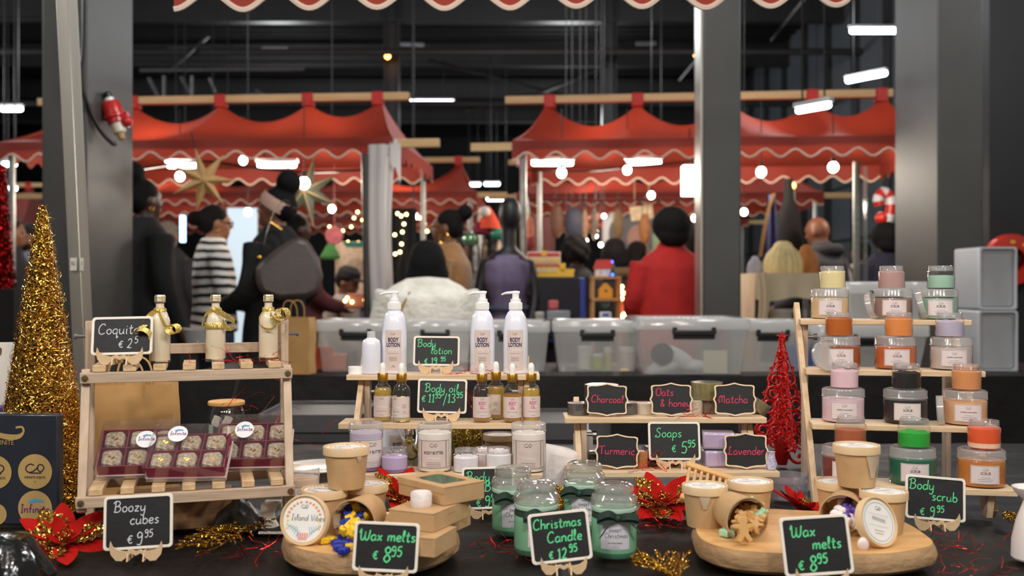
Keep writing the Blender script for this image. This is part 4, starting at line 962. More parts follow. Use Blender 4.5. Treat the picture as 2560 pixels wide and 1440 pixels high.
# clothes rail at the aisle
t = thing('clothes_rail', 'black clothes rail with garments between the brown coat and the purple dress', 'clothes rail', P(1207, 7.3, 0))
MB().tube([(-.16, 0, .05), (-.16, 0, 1.55), (.14, 0, 1.55), (.14, 0, .05)], .014, 8).obj('frame', m_black, t)
for x in (-.16, .14): MB().box(.04, .45, .03, (x, 0, .03)).obj('foot', m_black, t)
for i, (px, c, s) in enumerate(((1170, (92, 66, 46), 'brown one at the coat'), (1190, (196, 188, 178), 'black and white print one'), (1213, (120, 104, 84), 'grey brown tweed one'), (1232, (34, 34, 36), 'black one'), (1246, (180, 160, 138), 'narrow pale one'))):
    g = thing('hanging_garment', 'garment on the clothes rail, ' + s, 'garment', P(px, 7.3, 0), 0, 'garments on the rail')
    MB().tube(spline([(0, 0, 1.565), (.012, 0, 1.58), (0, 0, 1.6), (-.012, 0, 1.585), (0, 0, 1.53)], 4), .003, 5).obj('hook', m_galv, g)
    mm_ = cloth_mat('garment %d' % i, c, var=.5 if i == 1 else .2, vs=14)
    if i == 1: mm_ = mat('black white print', (30, 30, 32), .85, col2=(220, 216, 208), vs=16)
    ellipses(q := MB(), [(.6, .045, .2, 0), (.9, .04, .19, 0), (1.3, .035, .2, 0), (1.46, .03, .2, 0), (1.53, .015, .06, 0)], 20); q.obj('fabric', mm_, g)
b_ = lambda r: (lambda b: b.ball((0, 0, 0), r, 18, 12))
simple('glass_bauble', 'pale green glassy ball on top of the clothes rail', 'ball', mat('green bauble', (110, 150, 120), .08, .6, var=.2), at(1176, 600, 7.2), b_(.06))
simple('teal_cap', 'shiny teal cap on top of the clothes rail', 'cap', mat('teal satin', (40, 128, 104), .25, var=.1), at(1244, 586, 7.2), b_((.055, .055, .045)))
t = thing('santa_hat', 'red hat with a white pompom piled above the clothes rail', 'hat', at(1222, 548, 7.25))
MB().lathe([(0, .1), (.03, .06), (.075, -.02), (.09, -.07), (0, -.07)], 20).obj('felt', mat('orange red felt', (214, 76, 48), .9, var=.1), t)
MB().ball((-.03, -.05, .05), (.045, .04, .04), 14, 10).obj('pompom', mat('white fluff', (230, 222, 214), .95, bump=.8, bs=60), t)
simple('folded_scarf', 'dark pink folded scarf over the clothes rail', 'scarf', cloth_mat('dark pink', (132, 30, 60)), at(1205, 571, 7.3), lambda b: b.box(.1, .2, .09, taper=1.2), bevel=.02)
# mannequin with the purple dress
t = thing('dress_mannequin', 'dark mannequin wearing a purple patterned wrap dress beside the aisle pole', 'mannequin', P(1268, 6.42, 0))
b = MB(); b.ball((.02, 0, 1.66), (.075, .09, .11), 18, 12); b.tube([(.01, 0, 1.4), (.01, 0, 1.6)], .05, 12); ellipses(b, [(1.0, .1, .09, 0), (1.2, .13, .1, 0), (1.36, .15, .09, 0), (1.42, .08, .06, 0)])
for sx in (-1, 1): b.tube(spline([(sx * .14, 0, 1.36), (sx * .18, .0, 1.15), (sx * .15, -.06, .95)], 5), .036, 10)
fuse(b, 'torso', mat('black mannequin', (24, 22, 24), .5, var=.1), t, .014)
b = MB(); ellipses(b, [(.25, .19, .16, 0), (.6, .165, .14, 0), (.86, .15, .125, 0), (1.02, .112, .1, 0), (1.1, .115, .102, 0), (1.22, .15, .12, 0), (1.34, .155, .1, 0), (1.4, .10, .075, 0)], 28)
fuse(b, 'dress', mat('purple batik', (52, 46, 74), .8, col2=(128, 114, 142), vs=7, bump=.25, bs=18, stretch=(1, 1, .5)), t, .014)
MB().tube([(.125 * cos(a * pi / 10), .112 * sin(a * pi / 10), 1.05) for a in range(20)], .018, 8, closed=True).obj('belt', mat('blue grey belt', (72, 78, 100), .7, var=.1), t)
MB().tube([(0, 0, 0.02), (0, 0, .5)], .02, 8).obj('pole', m_black, t); MB().lathe([(0, 0), (.16, 0), (.15, .02), (0, .03)], 24).obj('base', m_black, t)
simple('hanging_drape', 'black drape hung behind the purple dress at the aisle', 'drape', m_blackcoat, P(1280, 7.9, 0), lambda b: b.grid(lambda u, v: (-.12 + .2 * u, .015 * sin(u * 25), .0 + 1.85 * v), 30, 4))
# right stall: black table with the toy palace, wooden shelf, money box
t = thing('market_table', 'black draped table in the right stall with the toy palace on it', 'table', P(1385, 7.02, 0))
zt = at(0, 693, 6.86).z; w = wid(178, 6.75)
b = MB(); b.grid(lambda u, v: (-w / 2 + w * u, -.28 - .012 * sin(u * 25) * v, zt - .8 * v), 40, 4); b.grid(lambda u, v: (-w / 2 + w * u, -.28 + .55 * v, zt), 10, 4); b.obj('table_cloth', mat('black cotton', (26, 26, 30), .8, var=.2), t, fixn=False)
MB().box(w * .96, .5, .03, (0, 0, zt - .02)).obj('table_top', m_beam, t)
for x in (-.18, .18): MB().tube([(x, 0, 0), (x, 0, zt - .03)], .02, 8).obj('leg', m_galv, t)
t = thing('toy_palace', 'yellow and red toy palace with small windows on the black table', 'toy', P(1367, 6.86, zt))
m_yel = mat('toy yellow', (234, 184, 44), .4, var=.06); m_tred = mat('toy red', (206, 52, 44), .4, var=.05); m_twh = mat('toy white', (236, 226, 210), .5, var=.04)
def tw(a): return wid(a, 6.72)
b = MB(); b.box(tw(136), .1, tw(14), (0, 0, tw(7))); b.box(tw(80), .08, tw(34), (tw(-8), 0, tw(20)))
for i in range(6): b.box(tw(7), .09, tw(7), (tw(34 + i * 6.4), 0, tw(17)))
b.box(tw(16), .09, tw(34), (tw(-62), 0, tw(18))); b.box(tw(14), .09, tw(34), (tw(40), 0, tw(18)))
b.obj('body', m_yel, t, bevel=.003)
MB().box(tw(84), .085, tw(36), (tw(-8), -.005, tw(46))).obj('facade', m_twh, t, bevel=.003)
b = MB(); b.box(tw(80), .09, tw(10), (tw(-8), -.008, tw(57))); b.box(tw(80), .09, tw(4), (tw(-8), -.008, tw(31))); b.obj('roof', m_tred, t, bevel=.002)
b = MB(); b.box(tw(80), .09, tw(14), (tw(-8), -.007, tw(42))); b.box(tw(14), .1, tw(14), (tw(-8), -.007, tw(60))); b.obj('upper_wall', m_yel, t, bevel=.002)
b = MB()
for i in range(5): b.box(tw(6), .01, tw(8), (tw(-36 + i * 14), -.055, tw(42))); b.box(tw(6), .01, tw(9), (tw(-36 + i * 14), -.055, tw(18)))
b.obj('window', mat('toy window', (180, 196, 210), .3, var=.1), t)
MB().box(.34, .03, .42, (0, 0, 0)).obj('folding_chair', mat('blue chair', (34, 60, 150), .5, var=.1), loc=at(1398, 775, 6.45), bevel=.02, label='blue chair back in front of the black toy table', cat='chair')
MB().box(.31, .034, .40, (0, -.003, 0)).obj('folded_jacket', m_dj, loc=at(1390, 770, 6.42), bevel=.03, label='dark jacket hung over the blue chair back', cat='jacket')
simple('cash_box', 'grey metal cash box low in front of the blue chair', 'cash box', mat('grey enamel', (128, 132, 138), .4, .3, var=.05), at(1395, 792, 6.2), lambda b: b.box(wid(58, 6.2), .14, wid(32, 6.2)), bevel=.006)
simple('pink_pouch', 'small pink pouch on the grey cash box', 'pouch', mat('pink pouch', (186, 84, 88), .6, var=.1), at(1383, 762, 6.25), lambda b: b.box(wid(26, 6.2), .05, wid(24, 6.2)), bevel=.012)
simple('alarm_clock', 'small silver box with a dial next to the cash box', 'clock', mat('silver dial', (150, 146, 138), .35, .5, var=.3, vs=60), at(1349, 790, 6.2), lambda b: b.box(wid(26, 6.2), .05, wid(22, 6.2)), bevel=.008)
t = thing('wooden_shelf', 'small open wooden shelf holding the yellow birdhouse', 'shelf', P(1513, 6.6, 0))
m_pine = wood('warm pine', (196, 150, 92), (170, 122, 70), 'z')
W6 = lambda a: wid(a, 6.6)
for x in (-33, 33):
    for y in (-.08, .08): MB().box(W6(7), .02, at(0, 691, 6.6).z, (W6(x), y, at(0, 691, 6.6).z / 2)).obj('post', m_pine, t)
for py in (694, 749, 806): MB().box(W6(74), .19, W6(6), (0, 0, at(0, py, 6.6).z)).obj('board', m_pine, t)
t = thing('toy_house', 'white toy house with a red roof on top of the wooden shelf', 'toy', P(1508, 6.6, at(0, 691, 6.6).z))
MB().box(W6(40), .1, W6(20), (0, 0, W6(10))).obj('wall', m_twh, t, bevel=.003)
MB().push(RX(pi / 2)).prism([(-W6(24), W6(19)), (W6(24), W6(19)), (W6(18), W6(41)), (-W6(16), W6(41))], -.06, .06).pop().obj('roof', m_tred, t)
b = MB(); b.box(W6(8), .01, W6(8), (W6(-8), -.052, W6(11))); b.box(W6(8), .01, W6(8), (W6(8), -.052, W6(11))); b.obj('window', mat('toy window'), t)
t = thing('toy_tree', 'tiny green tree with blue lights beside the red roofed toy house', 'toy', P(1533, 6.55, at(0, 691, 6.6).z))
MB().lathe([(0, W6(38)), (W6(10), W6(2)), (W6(10), 0), (0, 0)], 16).obj('cone', mat('toy green', (40, 74, 44), .7, var=.2), t)
for z, y in ((36, 0), (4, -.03)): MB().ball((-W6(3), y - .0, W6(z)), .007, 8, 6).obj('blue_light', mat('blue led', (40, 70, 255), .4, emit=14), t)
t = thing('birdhouse', 'yellow wooden birdhouse on the middle board of the shelf', 'birdhouse', P(1513, 6.57, at(0, 746, 6.6).z))
b = MB(); b.push(RX(pi / 2)).prism([(-W6(17), 0), (W6(17), 0), (W6(17), W6(22)), (W6(3), W6(38)), (-W6(3), W6(38)), (-W6(17), W6(22))], -.05, .05).pop(); b.obj('body', mat('bird yellow', (232, 160, 40), .5, var=.06), t, bevel=.003)
MB().push(T(0, -.051, W6(19)) @ RX(pi / 2)).lathe([(0, -.001), (W6(3.4), 0), (0, .002)], 14).pop().obj('hole', m_black, t)
simple('yarn_ball', 'teal ball under the birdhouse board', 'ball', mat('teal wool', (88, 140, 136), .9, var=.1, bump=.6, bs=80), at(1513, 760, 6.58), b_(.028))
t = thing('soap_dispenser', 'white dispenser box with a blue label below the teal ball', 'box', at(1513, 794, 6.4))
MB().box(wid(28, 6.4), .06, wid(28, 6.4)).obj('box', m_white, t, bevel=.005); MB().box(wid(17, 6.4), .004, wid(8, 6.4), (0, -.032, .02)).obj('label', mat('blue label', (60, 100, 190), .5, var=.1), t)
t = thing('fairy_lights', 'bunched fairy lights glowing between the wooden shelf and the red coat', 'lights', (0, 0, 0))
pts = [(1554, 717), (1552, 728), (1549, 733), (1570, 719), (1573, 722), (1570, 730), (1567, 736), (1572, 738), (1554, 746), (1558, 733), (1560, 786), (1556, 790), (1567, 786), (1568, 780), (1582, 788), (1582, 783), (1596, 790), (1597, 785)]
MB().tube(spline([at(px, py, 6.7) for px, py in pts], 3), .003, 5).obj('wire', m_black, t)
for px, py in pts: MB().ball(at(px, py, 6.68), .014, 8, 6).obj('fairy_bulb', m_fairy, t)
t = thing('gift_stand', 'orange topped gift stand under the fairy lights', 'stand', P(1580, 6.9, 0)); 
MB().box(.16, .14, .05, (0, 0, at(0, 772, 6.9).z)).obj('top', mat('pink lid', (196, 176, 172), .5, var=.1), t, bevel=.01); MB().box(.14, .12, at(0, 776, 6.9).z, (0, 0, at(0, 776, 6.9).z / 2)).obj('body', mat('brown stand', (120, 100, 74), .5, var=.2), t)
simple('orange_box', 'upright orange red box beside the wooden shelf', 'box', mat('orange red card', (206, 74, 44), .6, var=.1), P(1549, 6.75, 0), lambda b: b.box(.035, .08, at(0, 750, 6.75).z, (0, 0, at(0, 750, 6.75).z / 2)))
# hanging bags, poster, sign in the right stall
for px, py, w, h, c, s in ((1312, 530, .028, .09, (200, 196, 190), 'white slim one nearest the aisle pole'), (1321, 572, .028, .08, (200, 120, 90), 'patterned one below the white slim one'), (1392, 552, .035, .085, (96, 58, 36), 'slim brown one'), (1437, 557, .055, .075, (54, 56, 72), 'navy oval one'),
                           (1462, 560, .02, .07, (150, 120, 90), 'thin tan one'), (1486, 560, .02, .08, (110, 96, 84), 'thin grey one'), (1545, 562, .03, .08, (100, 76, 44), 'olive brown one'), (1612, 572, .03, .075, (140, 88, 40), 'orange brown one by the red coat'), (1315, 605, .05, .045, (130, 40, 36), 'dark red one low at the pole')):
    g = thing('hanging_bag', 'bag hung from the line in the right stall, ' + s, 'bag', at(px, py, 8.2), 0, 'hanging bags')
    MB().ball((0, 0, 0), (w * 1.6, .03, h * 1.7), 16, 12).obj('body', mat('bag %d %d %d' % c, c, .6, var=.25, vs=30), g)
    MB().tube([(-w, 0, h), (0, 0, h * 1.7 + .16), (w, 0, h)], .005, 5).obj('cord', m_black, g)
MB().tube([at(1290, 500, 8.2), at(1500, 502, 8.2), at(1745, 500, 8.2)], .008, 6).obj('hanging_line', m_black, label='line across the right stall carrying the hung bags', cat='line')
t = thing('poster', 'white poster of a dark haired figure at the back of the right stall', 'poster', at(1590, 585, 12))
b = MB(); b.box(.8, .02, .66, (0, 0, 0), 0); b.push(T(-.03, -.012, 0) @ RX(pi / 2)).lathe([(0, -.001), (.3, 0), (0, .004)], 32, 1).pop(); b.push(T(.02, -.018, -.05) @ RX(pi / 2)).lathe([(0, -.001), (.16, 0), (0, .004)], 28, 2, sx=.8).pop()
b.box(.2, .01, .4, (.3, -.01, -.2), 3)
b.obj('sheet', [mat('poster white', (206, 202, 200), .6, var=.03), mat('poster grey', (86, 82, 84), .6, var=.1), mat('poster brown', (150, 110, 94), .6, var=.1), mat('poster green', (128, 150, 108), .6, var=.1)], t)
for sx in (-1, 1): MB().tube([(sx * .3, 0, .33), (sx * .3, 0, 5.735 - at(0, 585, 12).z)], .006, 5).obj('cord', m_black, t)
simple('menu_board', 'small framed price card hung left of the red coat woman', 'sign', mat('cream card', (200, 176, 140), .6, var=.3, vs=25), at(1604, 532, 8.4), lambda b: (b.box(.19, .02, .12, rot=(0, -.12, 0)), b.tube([(-.06, 0, .05), (-.06, 0, .75)], .003, 5), b.tube([(.06, 0, .05), (.06, 0, .75)], .003, 5)))
t = thing('side_wall_cloth', 'dusty pink cloth hung at the aisle side of the right stall', 'cloth', P(1335, 9.4, 0)); MB().grid(lambda u, v: (-.2 + .4 * u, .02 * sin(u * 20), .4 + 1.45 * v), 24, 4).obj('fabric', mat('dusty pink', (150, 96, 92), .8, var=.12), t, fixn=False)
# cream hat table and hats
t = thing('market_table', 'cream draped hat table right of the middle column', 'table', P(1958, 6.3, 0))
z6 = at(0, 684, 6.3).z; W = wid(186, 6.3)
m_cream = mat('cream sheet', (226, 208, 174), .75, var=.08, vs=5, bump=.2, bs=10)
b = MB(); b.grid(lambda u, v: (-W / 2 + W * u, -.25 - .01 * sin(u * 20) * v, z6 - (.16 + .012 * sin(9 * u)) * v), 40, 4); b.grid(lambda u, v: (-W / 2 + W * u, -.25 + .5 * v, z6), 10, 4)
b.grid(lambda u, v: (-W / 2 - .02 * v + .07 * u * (1 - .3 * v) + .02 * sin(v * 6), -.27 - .01 * sin(u * 12), z6 + .004 - .75 * v), 10, 10); b.grid(lambda u, v: (-W / 2 - .015 * v, -.25 + .5 * u, z6 - .6 * v), 10, 4)
b.obj('table_cloth', m_cream, t, fixn=False); MB().box(W * .97, .48, .03, (0, 0, z6 - .02)).obj('table_top', m_beam, t)
for x in (-.2, .2):
    for y in (-.2, .2): MB().tube([(x, y, 0), (x, y, z6 - .03)], .016, 8).obj('leg', m_galv, t)
MB().box(W * .9, .45, .02, (0, 0, .9)).obj('lower_board', m_beam, t)
t = thing('bucket', 'white lidded bucket under the cream hat table', 'bucket', P(1952, 6.2, .91))
MB().lathe([(0, 0), (.06, 0), (.07, .12), (0, .12)], 24).obj('body', mat('bucket white', (206, 198, 184), .5, var=.05), t); MB().lathe([(0, .12), (.076, .118), (.076, .14), (0, .142)], 24).obj('lid', mat('bucket lid', (214, 206, 192), .5, var=.04), t)
simple('blue_tray', 'blue tray under the cream hat table', 'tray', mat('blue tray', (40, 70, 140), .5, var=.1), P(1975, 6.12, .91), lambda b: b.box(.17, .1, .03, (0, 0, .015)), bevel=.006)
def hat(label, px, py0, py1, w, c, d=6.25, ribs=18, bump=.5):
    a = at(px, py1, d); h = wid(py1 - py0, d); r = wid(w, d) / 2
    simple('knitted_hat', label, 'hat', mat('wool %d %d %d' % c, c, .95, var=.15, vs=20, bump=bump, bs=50), a, lambda b: b.lathe([(0, 0), (r * .95, 0), (r, h * .15), (r * .98, h * .35), (r * .82, h * .62), (r * .5, h * .82), (r * .4, h * .93), (r * .22, h), (0, h * .98)], 72, wob=lambda q, z: 1 + .045 * cos(ribs * q) + .03 * sin(3 * q + z * 20)), group='knitted hats')
hat('cream ribbed knitted hat on the cream table, largest of the hats', 1957, 603, 684, 96, (226, 206, 152))
hat('orange brown fluffy hat behind the cream hat', 2016, 612, 684, 62, (150, 96, 48), 6.42, 7, 1)
hat('small grey hat at the table end by the middle column', 1887, 640, 684, 38, (160, 158, 166), 6.3)
t = thing('hanging_scarf', 'dark blue scarf with a gold edge hung behind the cream hat', 'scarf', at(1925, 575, 7.4)); MB().grid(lambda u, v: (-.06 + .14 * u * (.4 + .6 * v) + .04 * (1 - v), .02 * sin(u * 12), .26 - .56 * v), 16, 6).obj('fabric', mat('blue print', (44, 44, 84), .8, var=.4, vs=20), t, fixn=False)
MB().ribbon(spline([(.02, -.03, .27), (-.03, -.03, .1), (-.08, -.03, -.2)], 5), .03, (1, 0, .2)).obj('edge', mat('gold edge', (120, 90, 48), .7, var=.2), t)
simple('hanging_coat', 'black coat hung on the dark stand behind the hats', 'coat', m_blackcoat, at(1972, 565, 7.6), lambda b: ellipses(b, [(-.4, .1, .06, 0), (-.1, .115, .06, 0), (.08, .085, .055, 0), (.2, .04, .04, 0), (.36, .032, .03, 0)]))
simple('orange_finial', 'small amber light on top of the stand behind the hats', 'lamp', mat('amber lamp'), at(1981, 464, 7.6), b_(.025))
MB().tube([at(1982, 465, 7.62), P(1982, 7.62, 0)], .02, 8).obj('coat_stand', m_black, label='dark stand carrying the black coat and amber light', cat='stand')
b = MB(); b.tube([at(2141, 405, 6.6), P(2141, 6.6, 0)], .024, 10); b.obj('aisle_post', m_galv, label='thin metal pole in front of the bald man and grey cladding', cat='post')
MB().box(.012, .05, 1.9, (0, 0, 1.05)).obj('clear_sheet', clear('clear sheet', (225, 238, 236), .06, .1, .1), loc=P(2163, 6.7, 0), label='narrow clear plastic strip hanging right of the thin metal pole', cat='sheet')
t = thing('candy_cane_balloon', 'red and white striped candy cane balloon beside the grey-lit column', 'balloon', at(2217, 520, 8.2))
pts = spline([(.0, 0, -.14), (.03, 0, 0), (.02, 0, .1), (-.03, 0, .13), (-.07, 0, .08), (-.06, 0, .02)], 8)
mred = mat('balloon red', (206, 48, 36), .2, var=.05); mwht = mat('balloon white', (226, 222, 220), .2, var=.03)
for k in range(0, len(pts) - 4, 5): MB().tube(pts[k:k + 6], .042, 12).obj('segment', mred if (k // 5) % 2 else mwht, t)
MB().tube([(0, 0, -.15), (0, 0, -.9)], .004, 5).obj('stick', m_white, t)
simple('red_balloon', 'round red balloon under the candy cane balloon', 'balloon', mred, at(2203, 545, 8.0), lambda b: b.ball((0, 0, 0), .05, 18, 12).tube([(0, 0, -.05), (.03, 0, -.5), (.02, 0, -1.7)], .0015, 4))
# red tinsel cone at the left edge
t = thing('tinsel_cone', 'red glittering tinsel cone cut off by the left edge of the photo', 'tinsel cone', P(-6, 4.6, 0))
zb = at(0, 722, 4.6).z; zt_ = at(0, 405, 4.6).z
MB().lathe([(0, zt_ - zb), (.035, zt_ - zb - .02), (.078, .02), (.075, 0), (0, 0)], 40, wob=lambda a, z: 1 + .12 * noise.noise(Vector((a * 9, z * 60, 1)))).obj('cone', glitter('red tinsel', (130, 14, 14), .3, 160, 1.5, (50, 4, 4)), t, loc=(0, 0, zb))
MB().box(.3, .3, zb - .002, (0, 0, zb / 2)).obj('plinth', m_blackcoat, t)
# ================================================================ the display: materials
pine_x = wood('pale pine along x', (226, 200, 166), (208, 178, 138), 'x'); pine_z = wood('pale pine upright', (226, 200, 166), (206, 174, 136), 'z'); pine_y = wood('pale pine front to back', (228, 204, 168), (210, 182, 142), 'y')
ash_x = wood('grey pine along x', (206, 182, 158), (180, 156, 132), 'x'); ash_y = wood('grey pine front to back', (222, 190, 148), (194, 160, 118), 'y'); ash_z = wood('grey pine upright', (208, 184, 160), (184, 160, 136), 'z')
ply = mat('thin birch ply', (222, 190, 150), .6, var=.1, vs=30, bump=.05)
m_burnt = mat('laser cut edge', (120, 84, 56), .7, var=.2)
m_slate = mat('blackboard', (22, 23, 25), .55, var=.25, vs=12, bump=.05, bs=80)
m_chalk = {'w': mat('white chalk', (214, 218, 226), .8, var=.06, vs=90), 'g': mat('green chalk pen', (96, 216, 146), .7, var=.08, vs=90), 'p': mat('pink chalk pen', (206, 52, 92), .7, var=.1, vs=90)}
m_fwhite = mat('white painted frame', (236, 228, 216), .5, var=.03, vs=30); m_fwood = mat('light frame wood', (232, 204, 170), .55, var=.06, vs=40)
m_clearp = clear('clear jar plastic', (252, 252, 252), .012, .05, .03, 1.4); m_frost = clear('frosted jar lid', (250, 248, 245), .34, .14, .06, 1.4); m_glassy = clear('bottle glass', (252, 252, 250), 0, .02, .07, 1.5)
m_film = clear('cling film', (250, 250, 250), .04, .12, .12, 1.5); m_crystal = glass('clear lid glass', (250, 252, 250), 1.45)
m_ink = mat('black ink', (44, 40, 48), .6, var=.05); m_navy = mat('navy ink', (30, 22, 84), .6, var=.05); m_pinkink = mat('pink ink', (206, 58, 130), .6, var=.05); m_grink = mat('grey ink', (120, 112, 116), .6, var=.05); m_whink = mat('white ink', (246, 240, 236), .6, var=.02)
m_label = mat('blush label', (216, 198, 190), .5, var=.03, vs=40); m_label2 = mat('pale label', (224, 210, 208), .5, var=.03, vs=40); m_browni = mat('brown ink', (130, 70, 60), .6, var=.05)
m_kraft = mat('kraft board', (190, 154, 110), .75, var=.07, vs=40, bump=.06, bs=120); m_kraft2 = mat('light kraft lid', (216, 186, 144), .7, var=.05, vs=40); m_liner = mat('waxed paper', (214, 196, 170), .5, var=.06, vs=20, trans=.3); m_kin = mat('kraft inside', (176, 150, 118), .7, var=.06)
m_goldfoil = glitter('gold glitter', (236, 190, 92), .22, 420, 1.2, (150, 104, 40)); m_redgl = glitter('red glitter', (236, 36, 28), .32, 520, 1.3, (180, 18, 14), .3); m_sgold = mat('gold satin ribbon', (214, 178, 84), .3, .6, var=.1, vs=20)
m_redpetal = mat('red velvet petal', (184, 24, 18), .8, var=.12, vs=18, trans=.12, bump=.1, bs=60, spec=.15); m_tinsel = mat('red tinsel strand', (210, 24, 20), .25, .7, var=.2); m_ribbon = mat('dark green ribbon', (30, 52, 42), .7, var=.15, vs=40)
ZT = TABLE

# ---------------------------------------------------------------- tiered wooden racks
def tier_rack(name, label, x, y, rz, L, tiers, D=.088, th=.012, foot=.055, ins=.028):
    t = thing(name, label, 'display rack', (x, y, ZT), rz, 'tiered pine racks')
    tz = [z - ZT for _, z in tiers]; ty = [a for a, _ in tiers]
    for a, z in zip(ty, tz): MB().box(L, D, th, (L / 2, a + D / 2, z - th / 2)).obj('shelf', pine_x, t, bevel=.0015)
    for sx in (ins, L - .028):
        b = MB(); p0 = Vector((sx, ty[0] + D * .55, .004)); p1 = Vector((sx, ty[-1] + D * .95, tz[-1] + .028)); d = (p1 - p0)
        ang = atan2(d.y, d.z); b.box(.012, .026, d.length, (p0 + p1) / 2, rot=(-ang, 0, 0)); b.obj('side_rail', pine_z, t, bevel=.0012)
        b = MB(); b.box(.012, .03, tz[-1] - th, (sx + (.013 if sx < L / 2 else -.013), ty[-1] + D * .45, (tz[-1] - th) / 2)); b.obj('rear_leg', ash_z, t, bevel=.0012)
        b = MB(); b.push(T(sx + (.013 if sx < L / 2 else -.013), 0, 0) @ RY(-pi / 2) @ RZ(0)); b.prism([(0, ty[0] + .03), (tz[0] - th, ty[0] + .012), (tz[0] - th, ty[0] + .075), (0, ty[0] + .062)], -.006, .006); b.pop(); b.obj('foot', pine_z, t, bevel=.001)
        MB().push(T(sx + (.02 if sx < L / 2 else -.02), ty[-1] + D * .45, tz[-1] - .04) @ RY(pi / 2)).lathe([(0, -.012), (.004, -.012), (.004, .012), (.007, .012), (.007, .02), (0, .02)], 8).pop().obj('wing_nut', m_galv, t)
    r = dict(x=x, y=y, rz=rz, tiers=tiers, D=D, root=t); return r
def on(rack, i, px, back=.5):
    """world point on tier i under image column px; back = 0 front edge .. 1 rear edge"""
    a, z = rack['tiers'][i]; yo = a + rack['D'] * back; c, s = cos(rack['rz']), sin(rack['rz'])
    X0 = rack['x'] - yo * s; Y0 = rack['y'] + yo * c; k = (px - 1280) / F; q = (k * Y0 - X0) / (c - k * s)
    return Vector((X0 + q * c, Y0 + q * s, z))
LOT = tier_rack('tiered_rack', 'pine three tier rack holding the lotions, oils and body butters', -.358, 1.95, 0, .418, [(0, .815), (.10, .901), (.2, .9926)])
SOA = tier_rack('tiered_rack', 'pine two tier rack holding the wrapped soaps', .109, 1.95, 0, .416, [(0, .82), (.10, .913)])
SCR = tier_rack('tiered_rack', 'tall pine four tier rack holding the scrub jars', .5805, 1.88, -.165, .351, [(0, .809), (.097, .911), (.194, 1.011), (.291, 1.112)], ins=.0)

# slatted two tier rack
t = thing('slatted_rack', 'grey pine slatted two tier rack with cream bottles and boxes', 'display rack', (-.71, 1.62, ZT), .3)
L = .35; rh = .018
def rail(y, z, x0=0, x1=L): MB().box(x1 - x0, .012, rh, ((x0 + x1) / 2, y, z)).obj('rail', ash_x, t, bevel=.0012)
rail(-.0, .08); rail(.06, .278); rail(.145, .085, .012, L - .012); rail(.145, .272, .012, L - .012); rail(.152, .32, .012, L - .012)
for i in range(7):
    x = .03 + i * (L - .06) / 6
    MB().box(.021, .145, .011, (x, .072, .0955)).obj('slat', ash_y, t, bevel=.001); MB().box(.021, .098, .011, (x, .105, .2935)).obj('slat', ash_y, t, bevel=.001)
for x in (.008, L - .008):
    MB().box(.014, .02, .372, (x, .137, .186)).obj('back_post', ash_z, t, bevel=.001)
    b = MB(); p0 = Vector((x, -.003, .062)); p1 = Vector((x, .068, .29)); d = p1 - p0; b.box(.014, .016, d.length, (p0 + p1) / 2 + Vector((0, .012, 0)), rot=(-atan2(d.y, d.z), 0, 0)); b.obj('front_leg', ash_z, t, bevel=.001)
    for (y, z) in ((-.0065, .08), (.0535, .278)):
        b = MB(); b.push(T(x, y, z) @ RX(pi / 2)); b.lathe([(0, .0), (.0055, .0), (.005, .002), (0, .0025)], 14); b.pop(); b.obj('screw', mat('dull brass screw', (150, 134, 100), .35, .9, var=.2), t)
    sg = -1 if x < .1 else 1
    MB().push(T(x + sg * .007, .137, .345) @ RY(pi / 2 * sg)).lathe([(0, 0), (.003, 0), (.003, .014), (.005, .015), (.005, .019), (0, .019)], 10).pop().obj('bolt', m_galv, t)
SLT = dict(x=-.71, y=1.62, rz=.3, D=1.0, tiers=[(0, .8515), (0, 1.0495)])

# ---------------------------------------------------------------- chalkboards on little easels
def easel(t, w, k=1.0):
    """two-horned cradle with a crossed foot"""
    out = [(-.51, .27), (-.46, .16), (-.36, .09), (-.2, .06), (-.08, .1), (0, .06), (.08, .1), (.2, .06), (.36, .09), (.46, .16), (.51, .27), (.53, .14), (.5, 0), (.4, -.12), (.28, -.13), (.17, -.04), (.1, .03), (.0, -.02), (-.1, .03), (-.17, -.04), (-.28, -.13), (-.4, -.12), (-.5, 0), (-.53, .14)]
    out = [(x * w, y * w + .13 * w) for x, y in out]
    b = MB(); b.push(RX(pi / 2)); b.prism(out, -.0012, .0012, 0); b.pop(); b.obj('cradle', ply, t, loc=(0, -.006, 0))
    for sx in (-.16, .16):
        b = MB(); b.push(T(sx * w, 0, 0) @ RY(-pi / 2) @ RZ(0)); b.prism([(0, -.012), (.2 * w, -.006), (.2 * w, .004), (.46 * w, .02), (.46 * w, .026), (0, .05)], -.0011, .0011); b.pop(); b.obj('easel_foot', ply, t)
def chalkboard(label, cx, base_z, d, W, H, lines, roll=0.0, yaw=0.0, tilt=.2, lift=.016, frame=m_fwhite, ew=None, stand=True, px=True):
    p = P(cx, d, base_z); t = thing('chalkboard_sign', label, 'chalkboard', p, yaw, 'price chalkboards')
    M = T(0, .004, lift) @ RX(-tilt) @ RY(roll) @ T(0, 0, H / 2) @ RX(pi / 2)
    b = MB(); b.push(M); b.frame(rrect(W, H, .006), rrect(W - .0085, H - .0085, .004), -.0022, .0022); b.pop(); b.obj('frame', frame, t, bevel=.0006)
    b = MB(); b.push(M); b.prism(rrect(W - .0075, H - .0075, .004), -.0014, .0004, 0)
    for (txt, x, y, size, col, wt) in lines: pen(b, txt, x * W, y * H, size * H, wt * W, .0007, {'w': 1, 'g': 2, 'p': 3}[col])
    b.pop(); b.obj('board', [m_slate, m_chalk['w'], m_chalk['g'], m_chalk['p']], t, fixn=False)
    if stand: easel(t, ew or W * .72)
    return t
